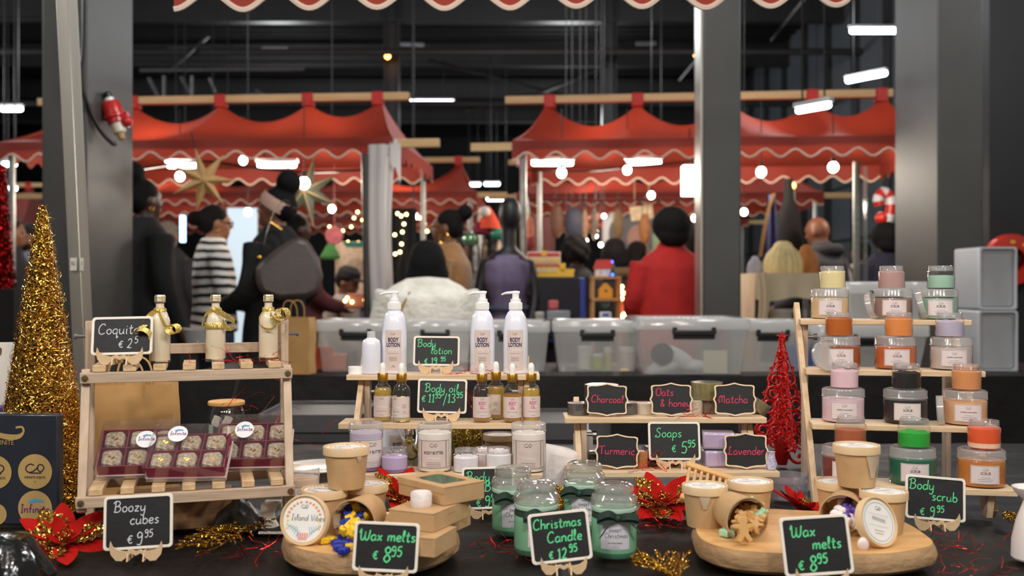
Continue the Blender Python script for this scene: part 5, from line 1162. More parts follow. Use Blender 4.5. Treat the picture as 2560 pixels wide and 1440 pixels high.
def eu(x, y, s, a, c, sup, col='g', w=.017):     # euro price with raised cents
    return [('€', x, y, s, col, w), (a, x + .115, y, s * 1.15, col, w * 1.15), (c, x + .115 + .1 * len(a), y + s * .55, s * .75, col, w * 1.05)]
q = on(SLT, 1, 300, .085)
chalkboard('chalkboard reading Coquito in white, on the slatted rack beside the cream bottles', 302, 1.0495, q.y - .02, .102, .066, [('Coquito', -.40, .05, .27, 'w', .013), ('€', -.06, -.32, .2, 'w', .013), ('2', .08, -.32, .24, 'w', .013), ('5', .2, -.2, .18, 'w', .012)], roll=-.02, yaw=.08)
chalkboard('chalkboard reading Boozy cubes in white, on the cloth before the slatted rack', 343, ZT, 1.575, .108, .084, [('Boozy', -.36, .2, .2, 'w', .013), ('cubes', -.12, -.04, .2, 'w', .013), ('€', -.16, -.4, .17, 'w', .013), ('9', -.03, -.42, .23, 'w', .014), ('95', .09, -.29, .14, 'w', .012)], roll=-.05, yaw=.05)
chalkboard('chalkboard reading Wax melts before the blue and yellow wax stars', 960, ZT, 1.447, .096, .071, [('Wax melts', -.42, .12, .22, 'g', .021), ('€', -.2, -.26, .18, 'g', .021), ('8', -.04, -.3, .3, 'g', .024), ('95', .08, -.18, .2, 'g', .02)], roll=.035, yaw=-.04)
chalkboard('chalkboard reading Body lotion on the top shelf between the pump bottles', 1090, .9926, 2.185, .102, .066, [('Body', -.42, .14, .25, 'g', .015), ('lotion', -.12, -.1, .25, 'g', .015), ('€', -.26, -.43, .18, 'g', .017), ('19', -.12, -.44, .22, 'g', .018), ('95', .09, -.34, .15, 'g', .016)], roll=.01)
chalkboard('chalkboard reading Body oil on the middle shelf between the dropper bottles', 1104, .901, 2.085, .104, .072, [('Body oil', -.36, .12, .24, 'g', .015), ('€', -.42, -.18, .2, 'g', .016), ('11', -.29, -.18, .24, 'g', .018), ('95', -.15, -.06, .16, 'g', .015), ('/', .02, -.2, .26, 'g', .015), ('13', .1, -.18, .25, 'g', .018), ('95', .28, -.04, .17, 'g', .016)], roll=.02)
chalkboard('chalkboard for body butter half hidden between the kraft boxes and candles', 1222, ZT, 1.86, .098, .078, [('Body', -.42, .16, .23, 'g', .016), ('Butter', -.08, -.08, .23, 'g', .016), ('€', -.24, -.44, .2, 'g', .017), ('9', -.08, -.44, .25, 'g', .02), ('95', .04, -.32, .17, 'g', .018)], roll=-.02, yaw=.04)
chalkboard('chalkboard reading Soaps on the lower shelf of the soap rack', 1688, .82, 1.985, .104, .076, [('Soaps', -.36, .1, .24, 'g', .016), ('€', -.06, -.3, .2, 'g', .016), ('5', .12, -.32, .3, 'g', .02), ('95', .25, -.16, .18, 'g', .018)])
chalkboard('chalkboard reading Christmas candle leaning before the green candle jars', 1408, ZT, 1.5, .093, .075, [('Christmas', -.43, .18, .2, 'g', .02), ('Candle', -.22, -.1, .21, 'g', .021), ('€', -.22, -.42, .16, 'g', .02), ('12', -.08, -.43, .2, 'g', .023), ('95', .12, -.32, .15, 'g', .021)], roll=-.085, yaw=.1)
chalkboard('chalkboard reading Wax melts in front of the long wood slab', 2052, ZT, 1.43, .100, .084, [('Wax', -.36, .16, .2, 'g', .02), ('melts', -.06, -.06, .19, 'g', .02), ('€', -.3, -.4, .17, 'g', .02), ('8', -.14, -.42, .25, 'g', .024), ('95', -.02, -.3, .16, 'g', .021)], roll=-.065, yaw=.0)
chalkboard('chalkboard reading Body scrub below the orange scrub jar', 2340, ZT, 1.77, .105, .077, [('Body', -.44, .18, .23, 'g', .017), ('scrub', -.06, -.05, .22, 'g', .017), ('€', -.26, -.41, .18, 'g', .017), ('9', -.1, -.43, .23, 'g', .018), ('95', .02, -.31, .15, 'g', .017)], roll=.075, yaw=-.05)
def bracket(w, h):
    o = []
    q = [(0, .56), (.12, .515), (.24, .485), (.4, .48), (.455, .455), (.465, .40), (.455, .25), (.46, .12), (.485, .05), (.5, 0)]
    Q = [(x * w, y * h) for x, y in q]
    o = Q + [(x, -y) for x, y in Q[::-1]][1:] + [(-x, -y) for x, y in Q][1:] + [(-x, y) for x, y in Q[::-1]][1:-1]
    return o
def soap_tag(label, cx, z, d, W, H, lines, roll=0.0):
    t = thing('name_tag', label, 'chalkboard tag', P(cx, d, z), 0, 'soap name tags')
    M = T(0, 0, .002) @ RX(-.14) @ RY(roll) @ T(0, 0, H * .55) @ RX(pi / 2)
    o = bracket(W, H); i = [(x * .93, y * .915) for x, y in o]
    b = MB(); b.push(M); b.frame(o, i, -.002, .002); b.pop(); b.obj('frame', m_fwood, t)
    b = MB(); b.push(M); b.prism([(x * .94, y * .925) for x, y in o], -.0014, .0004, 0)
    for (txt, x, y, s) in lines: pen(b, txt, x * W, y * H, s * H, .019 * W, .0008, 1)
    b.pop(); b.obj('board', [m_slate, m_chalk['p']], t, fixn=False)
    MB().push(T(0, .02, 0)).box(.012, .03, .002, (0, 0, .001)).box(.012, .002, .05, (0, -.011, .025)).pop().obj('back_foot', ply, t)
soap_tag('scalloped tag reading Charcoal before the dark wrapped soaps', 1517, .913, 2.062, .089, .061, [('Charcoal', -.37, -.1, .25)], .02)
soap_tag('scalloped tag reading Oats and honey before the white soaps', 1679, .913, 2.062, .09, .062, [('Oats', -.36, .12, .26), ('& honey', -.26, -.24, .26)])
soap_tag('scalloped tag reading Matcha before the olive soaps', 1838, .913, 2.062, .09, .062, [('Matcha', -.38, -.12, .27)])
soap_tag('scalloped tag reading Turmeric on the lower soap shelf', 1542, .82, 1.972, .089, .062, [('Turmeric', -.4, -.1, .26)], .03)
soap_tag('scalloped tag reading Lavender on the lower soap shelf', 1866, .82, 1.972, .09, .064, [('Lavender', -.4, -.12, .25)])

# ---------------------------------------------------------------- jars
def content(c): return mat('balm %d %d %d' % c, c, .45, var=.07, vs=22, bump=.08, bs=50)
def thread(r, z, n=3, h=.0035): # screw thread profile
    o = []
    for i in range(n): o += [(r, z + i * h), (r * 1.035, z + i * h + h * .4), (r, z + i * h + h * .8)]
    return o
def small_jar(label, p, c, fill=.7, k=1.0, lump=0, c2=None):
    t = thing('open_jar', label, 'jar', p, 0, 'small open scrub jars')
    R = .0278 * k; H = .05 * k
    MB().lathe([(0, .0012), (R * .95, .0012), (R, .003), (R, H * .72), (R * .985, H * .745), (R * .88, H * .77)], 36).obj('body', m_clearp, t)
    MB().lathe([(R * .88, H * .77)] + thread(R * .88, H * .79, 3, .0033) + [(R * .9, H * .99), (R * .88, H), (R * .83, H), (R * .82, H * .78)], 36).obj('threaded_neck', clear('threaded clear neck', (250, 250, 250), .15, .04, .12), t)
    b = MB(); r = R * .955; z = .003 + (H - .004) * fill; hh = lambda a, q: 1
    n = 28; prof = [(0, .002), (r * .97, .002), (r, .004), (r if z < H * .74 else r * .86, z)]
    if z > H * .74: prof[3:4] = [(r, H * .72), (r * .86, H * .77), (r * .86, z)]
    b.lathe(prof, n)
    b.grid(lambda u, v: (prof[-1][0] * v * cos(2 * pi * u), prof[-1][0] * v * sin(2 * pi * u), z + lump * (1 - v ** 3) * (.5 + noise.noise(Vector((v * 3 * cos(2 * pi * u), v * 3 * sin(2 * pi * u), lump * 900))))), n, 6)
    b.obj('filling', content(c), t)
    if c2: MB().lathe([(r * 1.002, .003), (r * 1.004, .004), (r * 1.004, H * .22)], n).obj('bottom_layer', content(c2), t)
    return t
def scrub_label(b, R, z0, text, dark, w=.053, h=.034):
    f = cyl(R + .0004, z0); g = cyl(R + .0007, z0)
    patch(b, f, -w / 2, w / 2, 0, h, 0, 16); box_rule(b, g, -w / 2 + .0012, w / 2 - .0012, .0012, h - .0012, .0004, 2)
    logo(b, g, 0, h * .8, .005, .0004, 2); typ(b, text, g, 0, h * .52, .0072 if len(text) < 7 else .0034, 1, .8, .012)
    for i, ww in enumerate((.3, .5, .42)): rule(b, g, -w * ww / 2, w * ww / 2, h * (.36 - .1 * i), .0005, 2)
def big_jar(label, p, c, text='SCRUB', dark=None, lid=True, k=1.0, lab=None, yaw=0.0):
    t = thing('scrub_jar', label, 'jar', p, yaw, 'large lidded scrub jars'); R = .0403 * k; H = .066 * k
    MB().lathe([(0, .001), (R * .96, .001), (R, .004), (R, H * .7), (R * .97, H * .735)], 40).obj('body', m_clearp, t)
    MB().lathe([(0, .003), (R * .94, .003), (R * .965, .005), (R * .965, H * .69), (0, H * .70)], 36).obj('filling', content(c), t)
    b = MB(); b.lathe([(R * .985, H * .735), (R * 1.015, H * .74), (R * 1.02, H * .76), (R * 1.0, H * .78), (R * 1.0, H * .95), (R * .98, H * .975), (R * .9, H * .985), (0, H * .985)], 44); b.lathe([(R * .9, H * .985), (R * .9, H), (R * .86, H), (R * .86, H * .985)], 44); b.obj('lid', m_frost, t)
    b = MB(); scrub_label(b, R, H * .13, text, dark); b.obj('label', [lab or m_label2, dark or m_navy, m_grink], t, fixn=False)
    return t
def lid_disc(label, p, rot, R=.0285, h=.013, m=None):
    b = MB(); b.lathe([(0, 0), (R * .96, 0), (R, .0015), (R, h), (R * .95, h), (R * .93, .003), (0, .0025)], 36)
    for i in range(0): pass
    return b.obj('round_closure', m or m_frost, loc=p, rot=rot, label=label, cat='jar lid', group='loose jar lids')
JARS = [  # tier, px big, px small, big colour, small colour, fill, name
 (3, 2074, 2081, (226, 192, 140), (236, 220, 164), .78, 'cream'), (3, 2232, 2229, (154, 120, 106), (190, 150, 144), .8, 'mauve'), (3, 2345, 2352, (150, 184, 164), (164, 202, 178), .55, 'mint green'),
 (2, 2100, 2097, (164, 82, 36), (190, 96, 16), .8, 'amber brown'), (2, 2238, 2247, (200, 104, 52), (232, 142, 70), .84, 'apricot'), (2, 2378, 2374, (206, 192, 186), (190, 180, 200), .6, 'lilac grey'),
 (1, 2108, 2111, (232, 198, 210), (238, 200, 210), .66, 'pale pink'), (1, 2263, 2266, (22, 19, 22), (16, 14, 17), .62, 'black'), (1, 2412, 2416, (230, 176, 130), (220, 148, 92), .92, 'tan orange'),
 (0, 2112, 2126, (128, 62, 52), (176, 94, 58), .55, 'brown red'), (0, 2281, 2285, (10, 104, 78), (34, 170, 52), .5, 'bright green'), (0, 2453, 2460, (206, 128, 54), (240, 92, 40), .72, 'bright orange')]
TX = {'lilac grey': 'WHIPPED SUGAR SCRUB', 'pale pink': 'WHIPPED SUGAR SCRUB', 'tan orange': 'WHIPPED SUGAR SCRUB'}
for (ti, pb, ps, cb, cs, fill, nm) in JARS:
    k = {3: 1, 2: 1.02, 1: 1.03, 0: 1.05}[ti]; p = on(SCR, ti, pb, .5); shelf = {3: 'top shelf', 2: 'second shelf', 1: 'third shelf', 0: 'bottom shelf'}[ti]
    big_jar('lidded %s scrub jar with label on the %s of the scrub rack' % (nm, shelf), p, cb, TX.get(nm, 'SCRUB'), m_browni if nm in ('bright orange', 'apricot', 'amber brown') else (m_ink if nm in ('black', 'mauve', 'mint green') else m_navy), k=k, yaw=-.26)
    q = on(SCR, ti, ps, .5); q.z += .066 * k + .0005
    small_jar('open small %s scrub jar standing on the big jar of that colour' % nm, q, cs, fill, 1.0 if ti else 1.06, .006 if nm in ('pale pink', 'lilac grey', 'black', 'bright green') else .0015, (244, 200, 170) if nm == 'bright orange' else None)
for ti, px, rz, tilt, s in ((3, 2171, 1.0, 1.3, 'between the cream and mauve jars'), (3, 2297, 1.1, 1.3, 'between the mauve and mint jars'), (2, 2066, .12, 1.35, 'facing forward before the amber brown jar'), (1, 2342, 1.15, 1.5, 'on edge beside the tan orange jar')):
    q = on(SCR, ti, px, .25 if ti != 2 else .1); q.z += .0285
    lid_disc('round frosted lid leaning on the scrub rack, ' + s, q, (tilt, 0, rz), .029 if ti != 2 else .033)
def tall_jar(label, p, c, text='BODY BUTTER', R=.0345, H=.096, top=None, ink=None, lab=None, yaw=0.0, c2=None):
    t = thing('butter_jar', label, 'jar', p, yaw, 'body butter jars')
    MB().lathe([(0, .001), (R * .96, .001), (R, .004), (R, H * .80), (R * .97, H * .825)], 40).obj('body', m_clearp, t)
    b = MB(); n = 32; z = H * .79; b.lathe([(0, .003), (R * .94, .003), (R * .965, .005), (R * .965, z)], n)
    b.grid(lambda u, v: (R * .965 * v * cos(2 * pi * u), R * .965 * v * sin(2 * pi * u), z + .006 * (1 - v ** 4) * (.6 + noise.noise(Vector((v * 4 * cos(2 * pi * u), v * 4 * sin(2 * pi * u), R * 300))))), n, 6); b.obj('filling', content(c), t)
    MB().lathe([(R * .98, H * .825), (R * 1.02, H * .83), (R * 1.02, H * .85), (R, H * .86), (R, H * .98), (R * .97, H * .995), (0, H)], 44).obj('lid', m_frost, t)
    b = MB(); f = cyl(R + .0004, H * .1); g = cyl(R + .0007, H * .1); w, h = R * 2.1, H * .58
    patch(b, f, -w / 2, w / 2, 0, h, 0, 22); box_rule(b, g, -w * .36, w * .36, .0015, h - .0015, .0005, 1); box_rule(b, g, w * .38, w * .49, .0015, h - .0015, .0005, 1); box_rule(b, g, -w * .49, -w * .38, .0015, h - .0015, .0005, 1)
    logo(b, g, 0, h * .82, .0075, .0006, 1); typ(b, text, g, 0, h * .5, .0082, 2, .74, .012); squiggle(b, g, -.012, .014, h * .36, .0024, .0006, 3, 7)
    for i in range(3): rule(b, g, -w * .2, w * .2, h * (.2 - .06 * i), .0005, 1)
    b.obj('label', [lab or m_label, m_ink, ink or m_ink, m_whink], t, fixn=False)
    if c2:
        b = MB(); b.lathe([(R * .968, .004), (R * .97, .005), (R * .97, H * .1)], 32, wob=lambda a, z: 1); b.obj('swirl', content(c2), t)
    return t
tall_jar('peach body butter jar behind the right post of the slatted rack', P(752, 1.86, ZT), (236, 206, 176), yaw=.25, lab=m_label)
tall_jar('lavender body butter jar under the left end of the oil shelf', on(LOT, 0, 915, .55), (206, 194, 216), R=.0338, lab=m_label2, yaw=.55, c2=(120, 98, 150))
tall_jar('white body butter jar at the middle of the lower lotion shelf', on(LOT, 0, 1087, .5), (240, 234, 224), R=.0345, yaw=0)
tall_jar('white body butter jar with a pale printed label, nearest the soap rack', on(LOT, 0, 1322, .45), (242, 236, 230), R=.0345, ink=m_label2, yaw=-.05)
def low_jar(label, p, c, k=1.0, swirl=None, fill=.62):
    t = small_jar(label, p, c, fill, k, .007)
    if swirl: MB().lathe([(.0276 * k * .957, .003), (.0276 * k * .962, .004), (.0276 * k * .962, .05 * k * .16)], 28).obj('swirl', content(swirl), t)
    return t
low_jar('open jar of lavender whip beside the white body butter jar', on(LOT, 0, 987, .35), (196, 178, 214), .95, (130, 106, 164))
low_jar('open jar of white whip with a threaded rim before the gold glitter bag', on(LOT, 0, 1165, .35), (240, 236, 240), .92)
low_jar('white jar half hidden behind the two open white jars', on(LOT, 0, 1208, .85), (230, 216, 214), .8, None, .9)
low_jar('open jar of white whip next to the pale labelled butter jar', on(LOT, 0, 1247, .4), (242, 238, 240), .94, None, .85)

# ---------------------------------------------------------------- lotion bottles, oil bottles
m_lot = mat('white lotion plastic', (232, 234, 246), .22, var=.02, vs=20, coat=.3); m_pump = mat('white pump', (246, 246, 246), .28, var=.02)
def lotion(label, p, yaw=0.0, pump=True):
    t = thing('lotion_bottle', label, 'bottle', p, yaw, 'white pump bottles'); R = .0272
    MB().lathe([(0, .001), (R * .94, .001), (R, .004), (R, .078), (R * .985, .095), (R * .935, .11), (R * .84, .122), (R * .70, .131), (R * .56, .1365), (R * .5, .138), (R * .5, .139), (0, .139)], 44, sy=.9).obj('body', m_lot, t)
    b = MB(); b.lathe([(0, .139), (R * .5, .139), (R * .52, .14), (R * .52, .155), (R * .42, .157), (R * .42, .163), (R * .28, .164), (R * .28, .175), (0, .175)], 32)
    for i in range(28): a = 2 * pi * i / 28; b.box(.0012, .0012, .014, (R * .525 * cos(a), R * .525 * sin(a), .1475))
    b.obj('pump_collar', m_pump, t)
    b = MB(); b.push(T(0, 0, .177)); b.tube(spline([(.009, 0, 0), (0, 0, .001), (-.012, 0, .0), (-.022, 0, -.001), (-.031, 0, -.0045)], 5), [.0055] * 6 + [.0052] * 6 + [.005, .005, .0045, .0045, .004, .004, .0035, .003, .003], 10, flat=.62); b.pop(); b.obj('pump_head', m_pump, t)
    b = MB(); k = .9; f = lambda x, y: ((R + .0005) * sin(x / R), -(R + .0005) * .9 * cos(x / R), .008 + y); g = lambda x, y: ((R + .0008) * sin(x / R), -(R + .0008) * .9 * cos(x / R), .008 + y)
    patch(b, f, -.0185, .0185, 0, .088, 0, 14); logo(b, g, 0, .08, .005, .0005, 3)
    typ(b, 'BODY', g, 0, .0625, .0128, 1, .64, .035); typ(b, 'LOTION', g, 0, .0515, .0128, 1, .62, .035); pen(b, 'savage', -.011, .043, .009, .0007, 0, 2, fn=g)
    rule(b, g, -.011, .011, .037, .0006, 3)
    for i in range(5): rule(b, g, -.009 + .001 * (i % 2), .009 - .001 * (i % 2), .029 - .002 * i, .0005, 3)
    typ(b, 'VIBE', g, 0, .009, .0028, 1, 1, .01); rule(b, g, -.005, .005, .0075, .0007, 3)
    b.obj('label', [m_label, m_navy, m_whink, m_grink], t, fixn=False)
    return t
lo = lotion('white pump lotion bottle beside the small white bottle, left of the chalkboard', on(LOT, 2, 986, .45))
dup(lo, on(LOT, 2, 1206, .45), .02, 'white pump lotion bottle in the middle, right of its chalkboard')
dup(lo, on(LOT, 2, 1289, .45), -.06, 'white pump lotion bottle at the end of the top shelf nearest the soaps')
dup(lo, P(984, 2.28, ZT), .5, 'white lotion bottle standing low behind the lavender jars under the rack')
t = thing('small_bottle', 'small white bottle without a cap, first on the top shelf', 'bottle', on(LOT, 2, 928, .3)); R = .0205
MB().lathe([(0, .001), (R * .95, .001), (R, .004), (R, .06), (R * .96, .068), (R * .82, .074), (R * .5, .078), (R * .48, .079), (0, .079)], 36).obj('body', m_lot, t)
MB().lathe([(R * .47, .077)] + thread(R * .45, .08, 3, .0035) + [(R * .45, .093), (R * .38, .093), (R * .38, .078)], 28).obj('neck', clear('milky neck', (250, 250, 250), .45, .1, .06), t)
MB().lathe([(0, 0), (.0195, 0), (.0195, .015), (0, .0155)], 32).obj('bottle_cap', m_pump, loc=on(LOT, 2, 893, .4), label='white screw cap lying beside the small white bottle', cat='cap')
t = thing('small_bottle', 'plain white capped bottle behind the soap rack upright', 'bottle', P(1458, 2.25, ZT))
MB().lathe([(0, 0), (.022, 0), (.022, .1), (.018, .108), (.011, .11), (0, .11)], 32).obj('body', mat('cream white plastic', (232, 228, 218), .35, var=.02), t); MB().lathe([(0, .11), (.0125, .11), (.0125, .134), (0, .134)], 24).obj('cap', m_pump, t)
m_gcap = mat('brushed gold cap', (206, 158, 66), .24, 1, var=.08, vs=40, stretch=(1, 1, .1)); m_rub = mat('white rubber', (240, 238, 232), .5, var=.02)
def oil_mat(n, c):
    m = clear('oil ' + n, (255, 246, 214), .62, .02, .04, 1.33, c); return m  # cloudy body colour stands in for light refracted through the clear oil
def oil(label, p, c, nm, level, yaw=0.0, text=True, bottom=None):
    t = thing('dropper_bottle', label, 'bottle', p, yaw, 'dropper oil bottles'); R = .0186
    MB().lathe([(0, .001), (R * .93, .001), (R, .003), (R, .06), (R * .96, .067), (R * .8, .074), (R * .55, .078), (R * .5, .08), (R * .5, .088)], 36).obj('body', m_glassy, t)
    z = .004 + .066 * level; pr = [(0, .004), (R * .92, .004), (R * .94, .006), (R * .94, min(z, .06))] + ([(R * .88, .067), (R * .8, .07)] if z > .066 else []) + [(0, z if z <= .066 else .0705)]
    MB().lathe(pr, 32).obj('oil', oil_mat(nm, c), t)
    MB().lathe([(0, .012), (.0028, .012), (.0028, .086), (0, .086)], 10).obj('pipette', m_glassy, t)
    MB().lathe([(R * .5, .084), (R * .6, .084), (R * .6, .1), (R * .57, .101), (0, .101)], 32).obj('cap', m_gcap, t)
    MB().lathe([(0, .101), (R * .36, .101), (R * .36, .111), (R * .32, .118), (R * .18, .122), (0, .123)], 24).obj('bulb', m_rub, t)
    b = MB(); f = cyl(R + .0004, .011); g = cyl(R + .0007, .011); w, h = R * 3.6, .043
    patch(b, f, -w / 2, w / 2, 0, h, 0, 30); logo(b, g, 0, h * .9, .0042, .0004, 3)
    if text:
        typ(b, 'BODY', g, 0, h * .62, .0098, 1, .56, .02); typ(b, 'OIL', g, 0, h * .42, .0098, 1, .6, .02); squiggle(b, g, -.002, .012, h * .52, .0012, .0004, 2, 5)
    else: squiggle(b, g, -.012, .012, h * .5, .003, .0007, 2, 6)
    rule(b, g, -.011, .011, h * .28, .0005, 3); rule(b, g, -.005, .005, h * .1, .0005, 3)
    for i in range(4): rule(b, g, .017, .026, h * (.62 - .05 * i), .0005, 3)
    typ(b, 'VIBE', g, .021, h * .26, .003, 3, 1); rule(b, g, .017, .026, h * .2, .0005, 3)
    b.obj('label', [m_label, m_pinkink, m_whink, m_grink], t, fixn=False)
    return t
YO = (232, 200, 96); PALE = (240, 232, 190); AMB = (226, 172, 72)
oil('dropper bottle of yellow oil with a plain label, first on the oil shelf', on(LOT, 1, 957, .42), YO, 'yellow', .98, 0, False)
oil('dropper bottle of pale oil turned to show its side text, second on the shelf', on(LOT, 1, 1004, .28), PALE, 'pale', .72, -.7, False)
oil('half empty dropper bottle with pink lettering, first beside the oil chalkboard', on(LOT, 1, 1205, .26), AMB, 'amber', .2, .05)
oil('dropper bottle of yellow oil standing behind the row of pink lettered oils', on(LOT, 1, 1240, .8), YO, 'yellow', .98, -1.2, False)
oil('dropper bottle with pink lettering in the middle of the row, filled with amber oil', on(LOT, 1, 1281, .22), AMB, 'amber', .86, .0)
oil('dropper bottle with pink lettering at the shelf end nearest the soaps', on(LOT, 1, 1328, .36), YO, 'yellow', .96, .2)

# ---------------------------------------------------------------- cream bottles with gold ribbons
m_cream2 = mat('creamy drink', (232, 216, 190), .35, var=.05, vs=25); m_cap = mat('ribbed gold cap', (198, 182, 150), .3, .9, var=.08)
def curl(c, r, w, turns, rot, n=40):
    M = T(*c) @ rot
    return [M @ Vector((r * (1 - .15 * i / n) * cos(2 * pi * turns * i / n), r * (1 - .15 * i / n) * sin(2 * pi * turns * i / n), w * 1.4 * i / n)) for i in range(n + 1)]
def coquito(label, p, style, yaw=0.0, ribbon=True):
    t = thing('cream_bottle', label, 'bottle', p, yaw, 'cream drink bottles'); R = .0178
    MB().lathe([(0, .0), (R * .95, .0), (R, .003), (R, .066), (R * .95, .075), (R * .72, .086), (R * .5, .092), (R * .43, .097), (R * .4, .108)], 36).obj('body', m_glassy, t)
    MB().lathe([(0, .004), (R * .9, .004), (R * .94, .006), (R * .94, .066), (R * .89, .074), (R * .66, .085), (R * .44, .092), (R * .38, .098), (R * .36, .106), (0, .107)], 32).obj('drink', m_cream2, t)
    b = MB(); b.lathe([(R * .42, .105), (R * .5, .105)] + sum([[(R * .5, .106 + i * .0026), (R * .54, .1072 + i * .0026), (R * .5, .1084 + i * .0026)] for i in range(4)], []) + [(R * .5, .117), (R * .46, .1185), (0, .1185)], 28); b.obj('cap', m_cap, t)
    if ribbon:
        b = MB(); b.lathe([(R * .47, .088), (R * .62, .0895), (R * .6, .0945), (R * .45, .096)], 24); b.ball((0, -R * .55, .092), .0045, 8, 6)
        def rb(pts, w): b.ribbon(pts, w, lambda i: (0.25, -.25, 1))
        if style == 0:
            rb(spline([(0, -R * .6, .092), (-.014, -.018, .082), (-.024, -.022, .066), (-.026, -.024, .052)], 6), .0115); b.ribbon(curl((-.02, -.024, .05), .0155, .006, 1.25, RX(pi / 2 + .35) @ RZ(1.2)), .0095, (.45, .75, .7))
            rb(spline([(0, -R * .6, .092), (.01, -.019, .076), (.018, -.02, .062), (.024, -.018, .058)], 6), .01); b.ribbon(curl((.032, -.018, .06), .009, .008, 1.4, RX(pi / 2) @ RZ(2)), .0105, (.9, .7, .25))
        elif style == 1:
            rb(spline([(0, -R * .6, .092), (-.012, -.017, .084), (-.02, -.014, .07), (-.0185, -.01, .066)], 6), .009); b.lathe([(R * 1.05, .058), (R * 1.08, .059), (R * 1.08, .068), (R * 1.05, .069)], 30)
            rb(spline([(0, -R * .6, .092), (.016, -.02, .086), (.03, -.02, .078), (.038, -.016, .07), (.034, -.014, .06), (.022, -.016, .062), (.018, -.018, .072)], 7), .011)
        else:
            b.ribbon(spline([(-.004, -.012, .09), (-.012, -.02, .075), (-.006, -.024, .06), (.01, -.024, .056), (.02, -.02, .066), (.016, -.018, .08)], 7), .005, (0, -.4, 1))
            b.ribbon(curl((.026, -.014, .082), .0125, .01, 1.6, RX(pi / 2 - .2) @ RY(.7)), .01, (.6, 1, .1)); rb(spline([(.008, -.02, .084), (.014, -.022, .074), (.026, -.02, .066)], 5), .01)
        b.obj('ribbon', glitter('gold ribbon glitter', (240, 216, 130), .36, 900, .75, (214, 188, 108), .75), t)
    return t
for px, bk, st, s in ((400, .085, 0, 'with big ribbon curls beside the chalkboard'), (539, .1, 1, 'in the middle of the slatted rack'), (671, .115, 2, 'at the right rack post')):
    coquito('gold capped cream drink bottle with gold ribbon, ' + s, on(SLT, 1, px, bk), st)
cq = coquito('cream drink bottle with a gold bow low behind the white butter jar', P(1024, 2.2, ZT), 2)

# ---------------------------------------------------------------- candles with glass lids
m_wax = mat('green wax', (126, 184, 146), .42, var=.05, vs=10, coat=.6); m_waxd = mat('thick green base glass', (70, 120, 96), .12, var=.05, coat=.5); m_cl = mat('lilac grey label', (206, 204, 214), .5, var=.02)
def candle(label, p, yaw=0.0, bow=0):
    t = thing('candle_jar', label, 'candle', p, yaw, 'green candle jars'); R = .0365
    MB().lathe([(0, .0), (R * .93, .0), (R * .98, .003), (R * .985, .0095), (0, .0095)], 44).obj('base', m_waxd, t)
    MB().lathe([(R * .985, .009), (R, .012), (R, .056), (R * .98, .063), (R * .9, .068), (R * .86, .0695), (0, .0695)], 44).obj('wax', m_wax, t)
    MB().lathe([(R * .86, .0685), (R * .9, .071), (R * .98, .0725), (R * 1.0, .075), (R * .99, .0785), (R * .92, .0795), (0, .0795)], 44).obj('jar_rim', mat('pale green glass rim', (176, 210, 188), .12, var=.03, coat=.5), t)
    b = MB(); b.lathe([(R * .84, .080), (R * .99, .0805), (R * 1.03, .083), (R * 1.03, .0905), (R * .98, .0955), (R * .87, .098), (R * .84, .0985), (R * .885, .101), (R * .89, .107), (R * .85, .1125), (R * .70, .1158), (R * .36, .1172), (0, .1175)], 48)
    b.lathe([(0, .1135), (R * .3, .1133), (R * .6, .1118), (R * .74, .108), (R * .74, .103), (R * .72, .0985), (R * .8, .095), (R * .9, .091), (R * .9, .085), (R * .84, .080)], 48); b.obj('glass_lid', clear('lid glass', (250, 252, 250), .13, .04, .17), t)
    b = MB(); f = cyl(R + .0004, .016); g = cyl(R + .0007, .016); patch(b, f, -.024, .024, 0, .045, 0, 18); logo(b, g, 0, .0395, .005, .0005, 2); typ(b, 'SWEET', g, 0, .0275, .0068, 1, .95); pen(b, 'Christmas', -.0175, .0185, .0078, .0006, 0, 1, fn=g)
    typ(b, 'SOY WAX CANDLE', g, 0, .0095, .0028, 1, .95, .01); rule(b, g, -.006, .006, .005, .0004, 2); rule(b, g, -.008, .008, .002, .0004, 2); b.obj('label', [m_cl, m_ink, m_grink], t, fixn=False)
    b = MB(); b.lathe([(R * .9, .0615), (R * 1.0, .062), (R * .97, .0695), (R * .9, .070)], 40)
    bx, by, bz = 0.004 * bow, -R * 1.0, .066
    for s, a in ((-1, .25), (1, -.15)):
        b.ribbon(spline([(bx, by, bz), (bx + s * .014, by - .01, bz + .007 + a * .01), (bx + s * .03, by - .006, bz + .003), (bx + s * .032, by - .002, bz - .004), (bx + s * .016, by - .006, bz - .003), (bx, by - .001, bz)], 6), .0105, lambda i: (0, .25, 1))
    b.ribbon(spline([(bx, by, bz), (bx - .016, by - .008, bz - .012), (bx - .028, by - .006, bz - .026 - .004 * bow)], 6), .009, (.7, .2, .6)); b.ribbon(spline([(bx, by, bz), (bx + .02, by - .006, bz - .006), (bx + .036, by + .004, bz - .024)], 6), .008, (-.4, .2, .9)); b.ball((bx, by - .003, bz), .0055, 10, 8)
    b.obj('ribbon_bow', m_ribbon, t, fixn=False)
    return t
candle('green Christmas candle jar next to the body butter chalkboard', P(1282, 1.755, ZT), .12, -1)
candle('green Christmas candle jar behind the candle chalkboard, its label half covered', P(1341, 1.625, ZT), .25, 0)
candle('green Christmas candle jar behind the fully visible one', P(1461, 1.8, ZT), -.1, -2)
candle('green Christmas candle jar with its whole label visible, right of the chalkboard', P(1535, 1.61, ZT), -.05, 1)
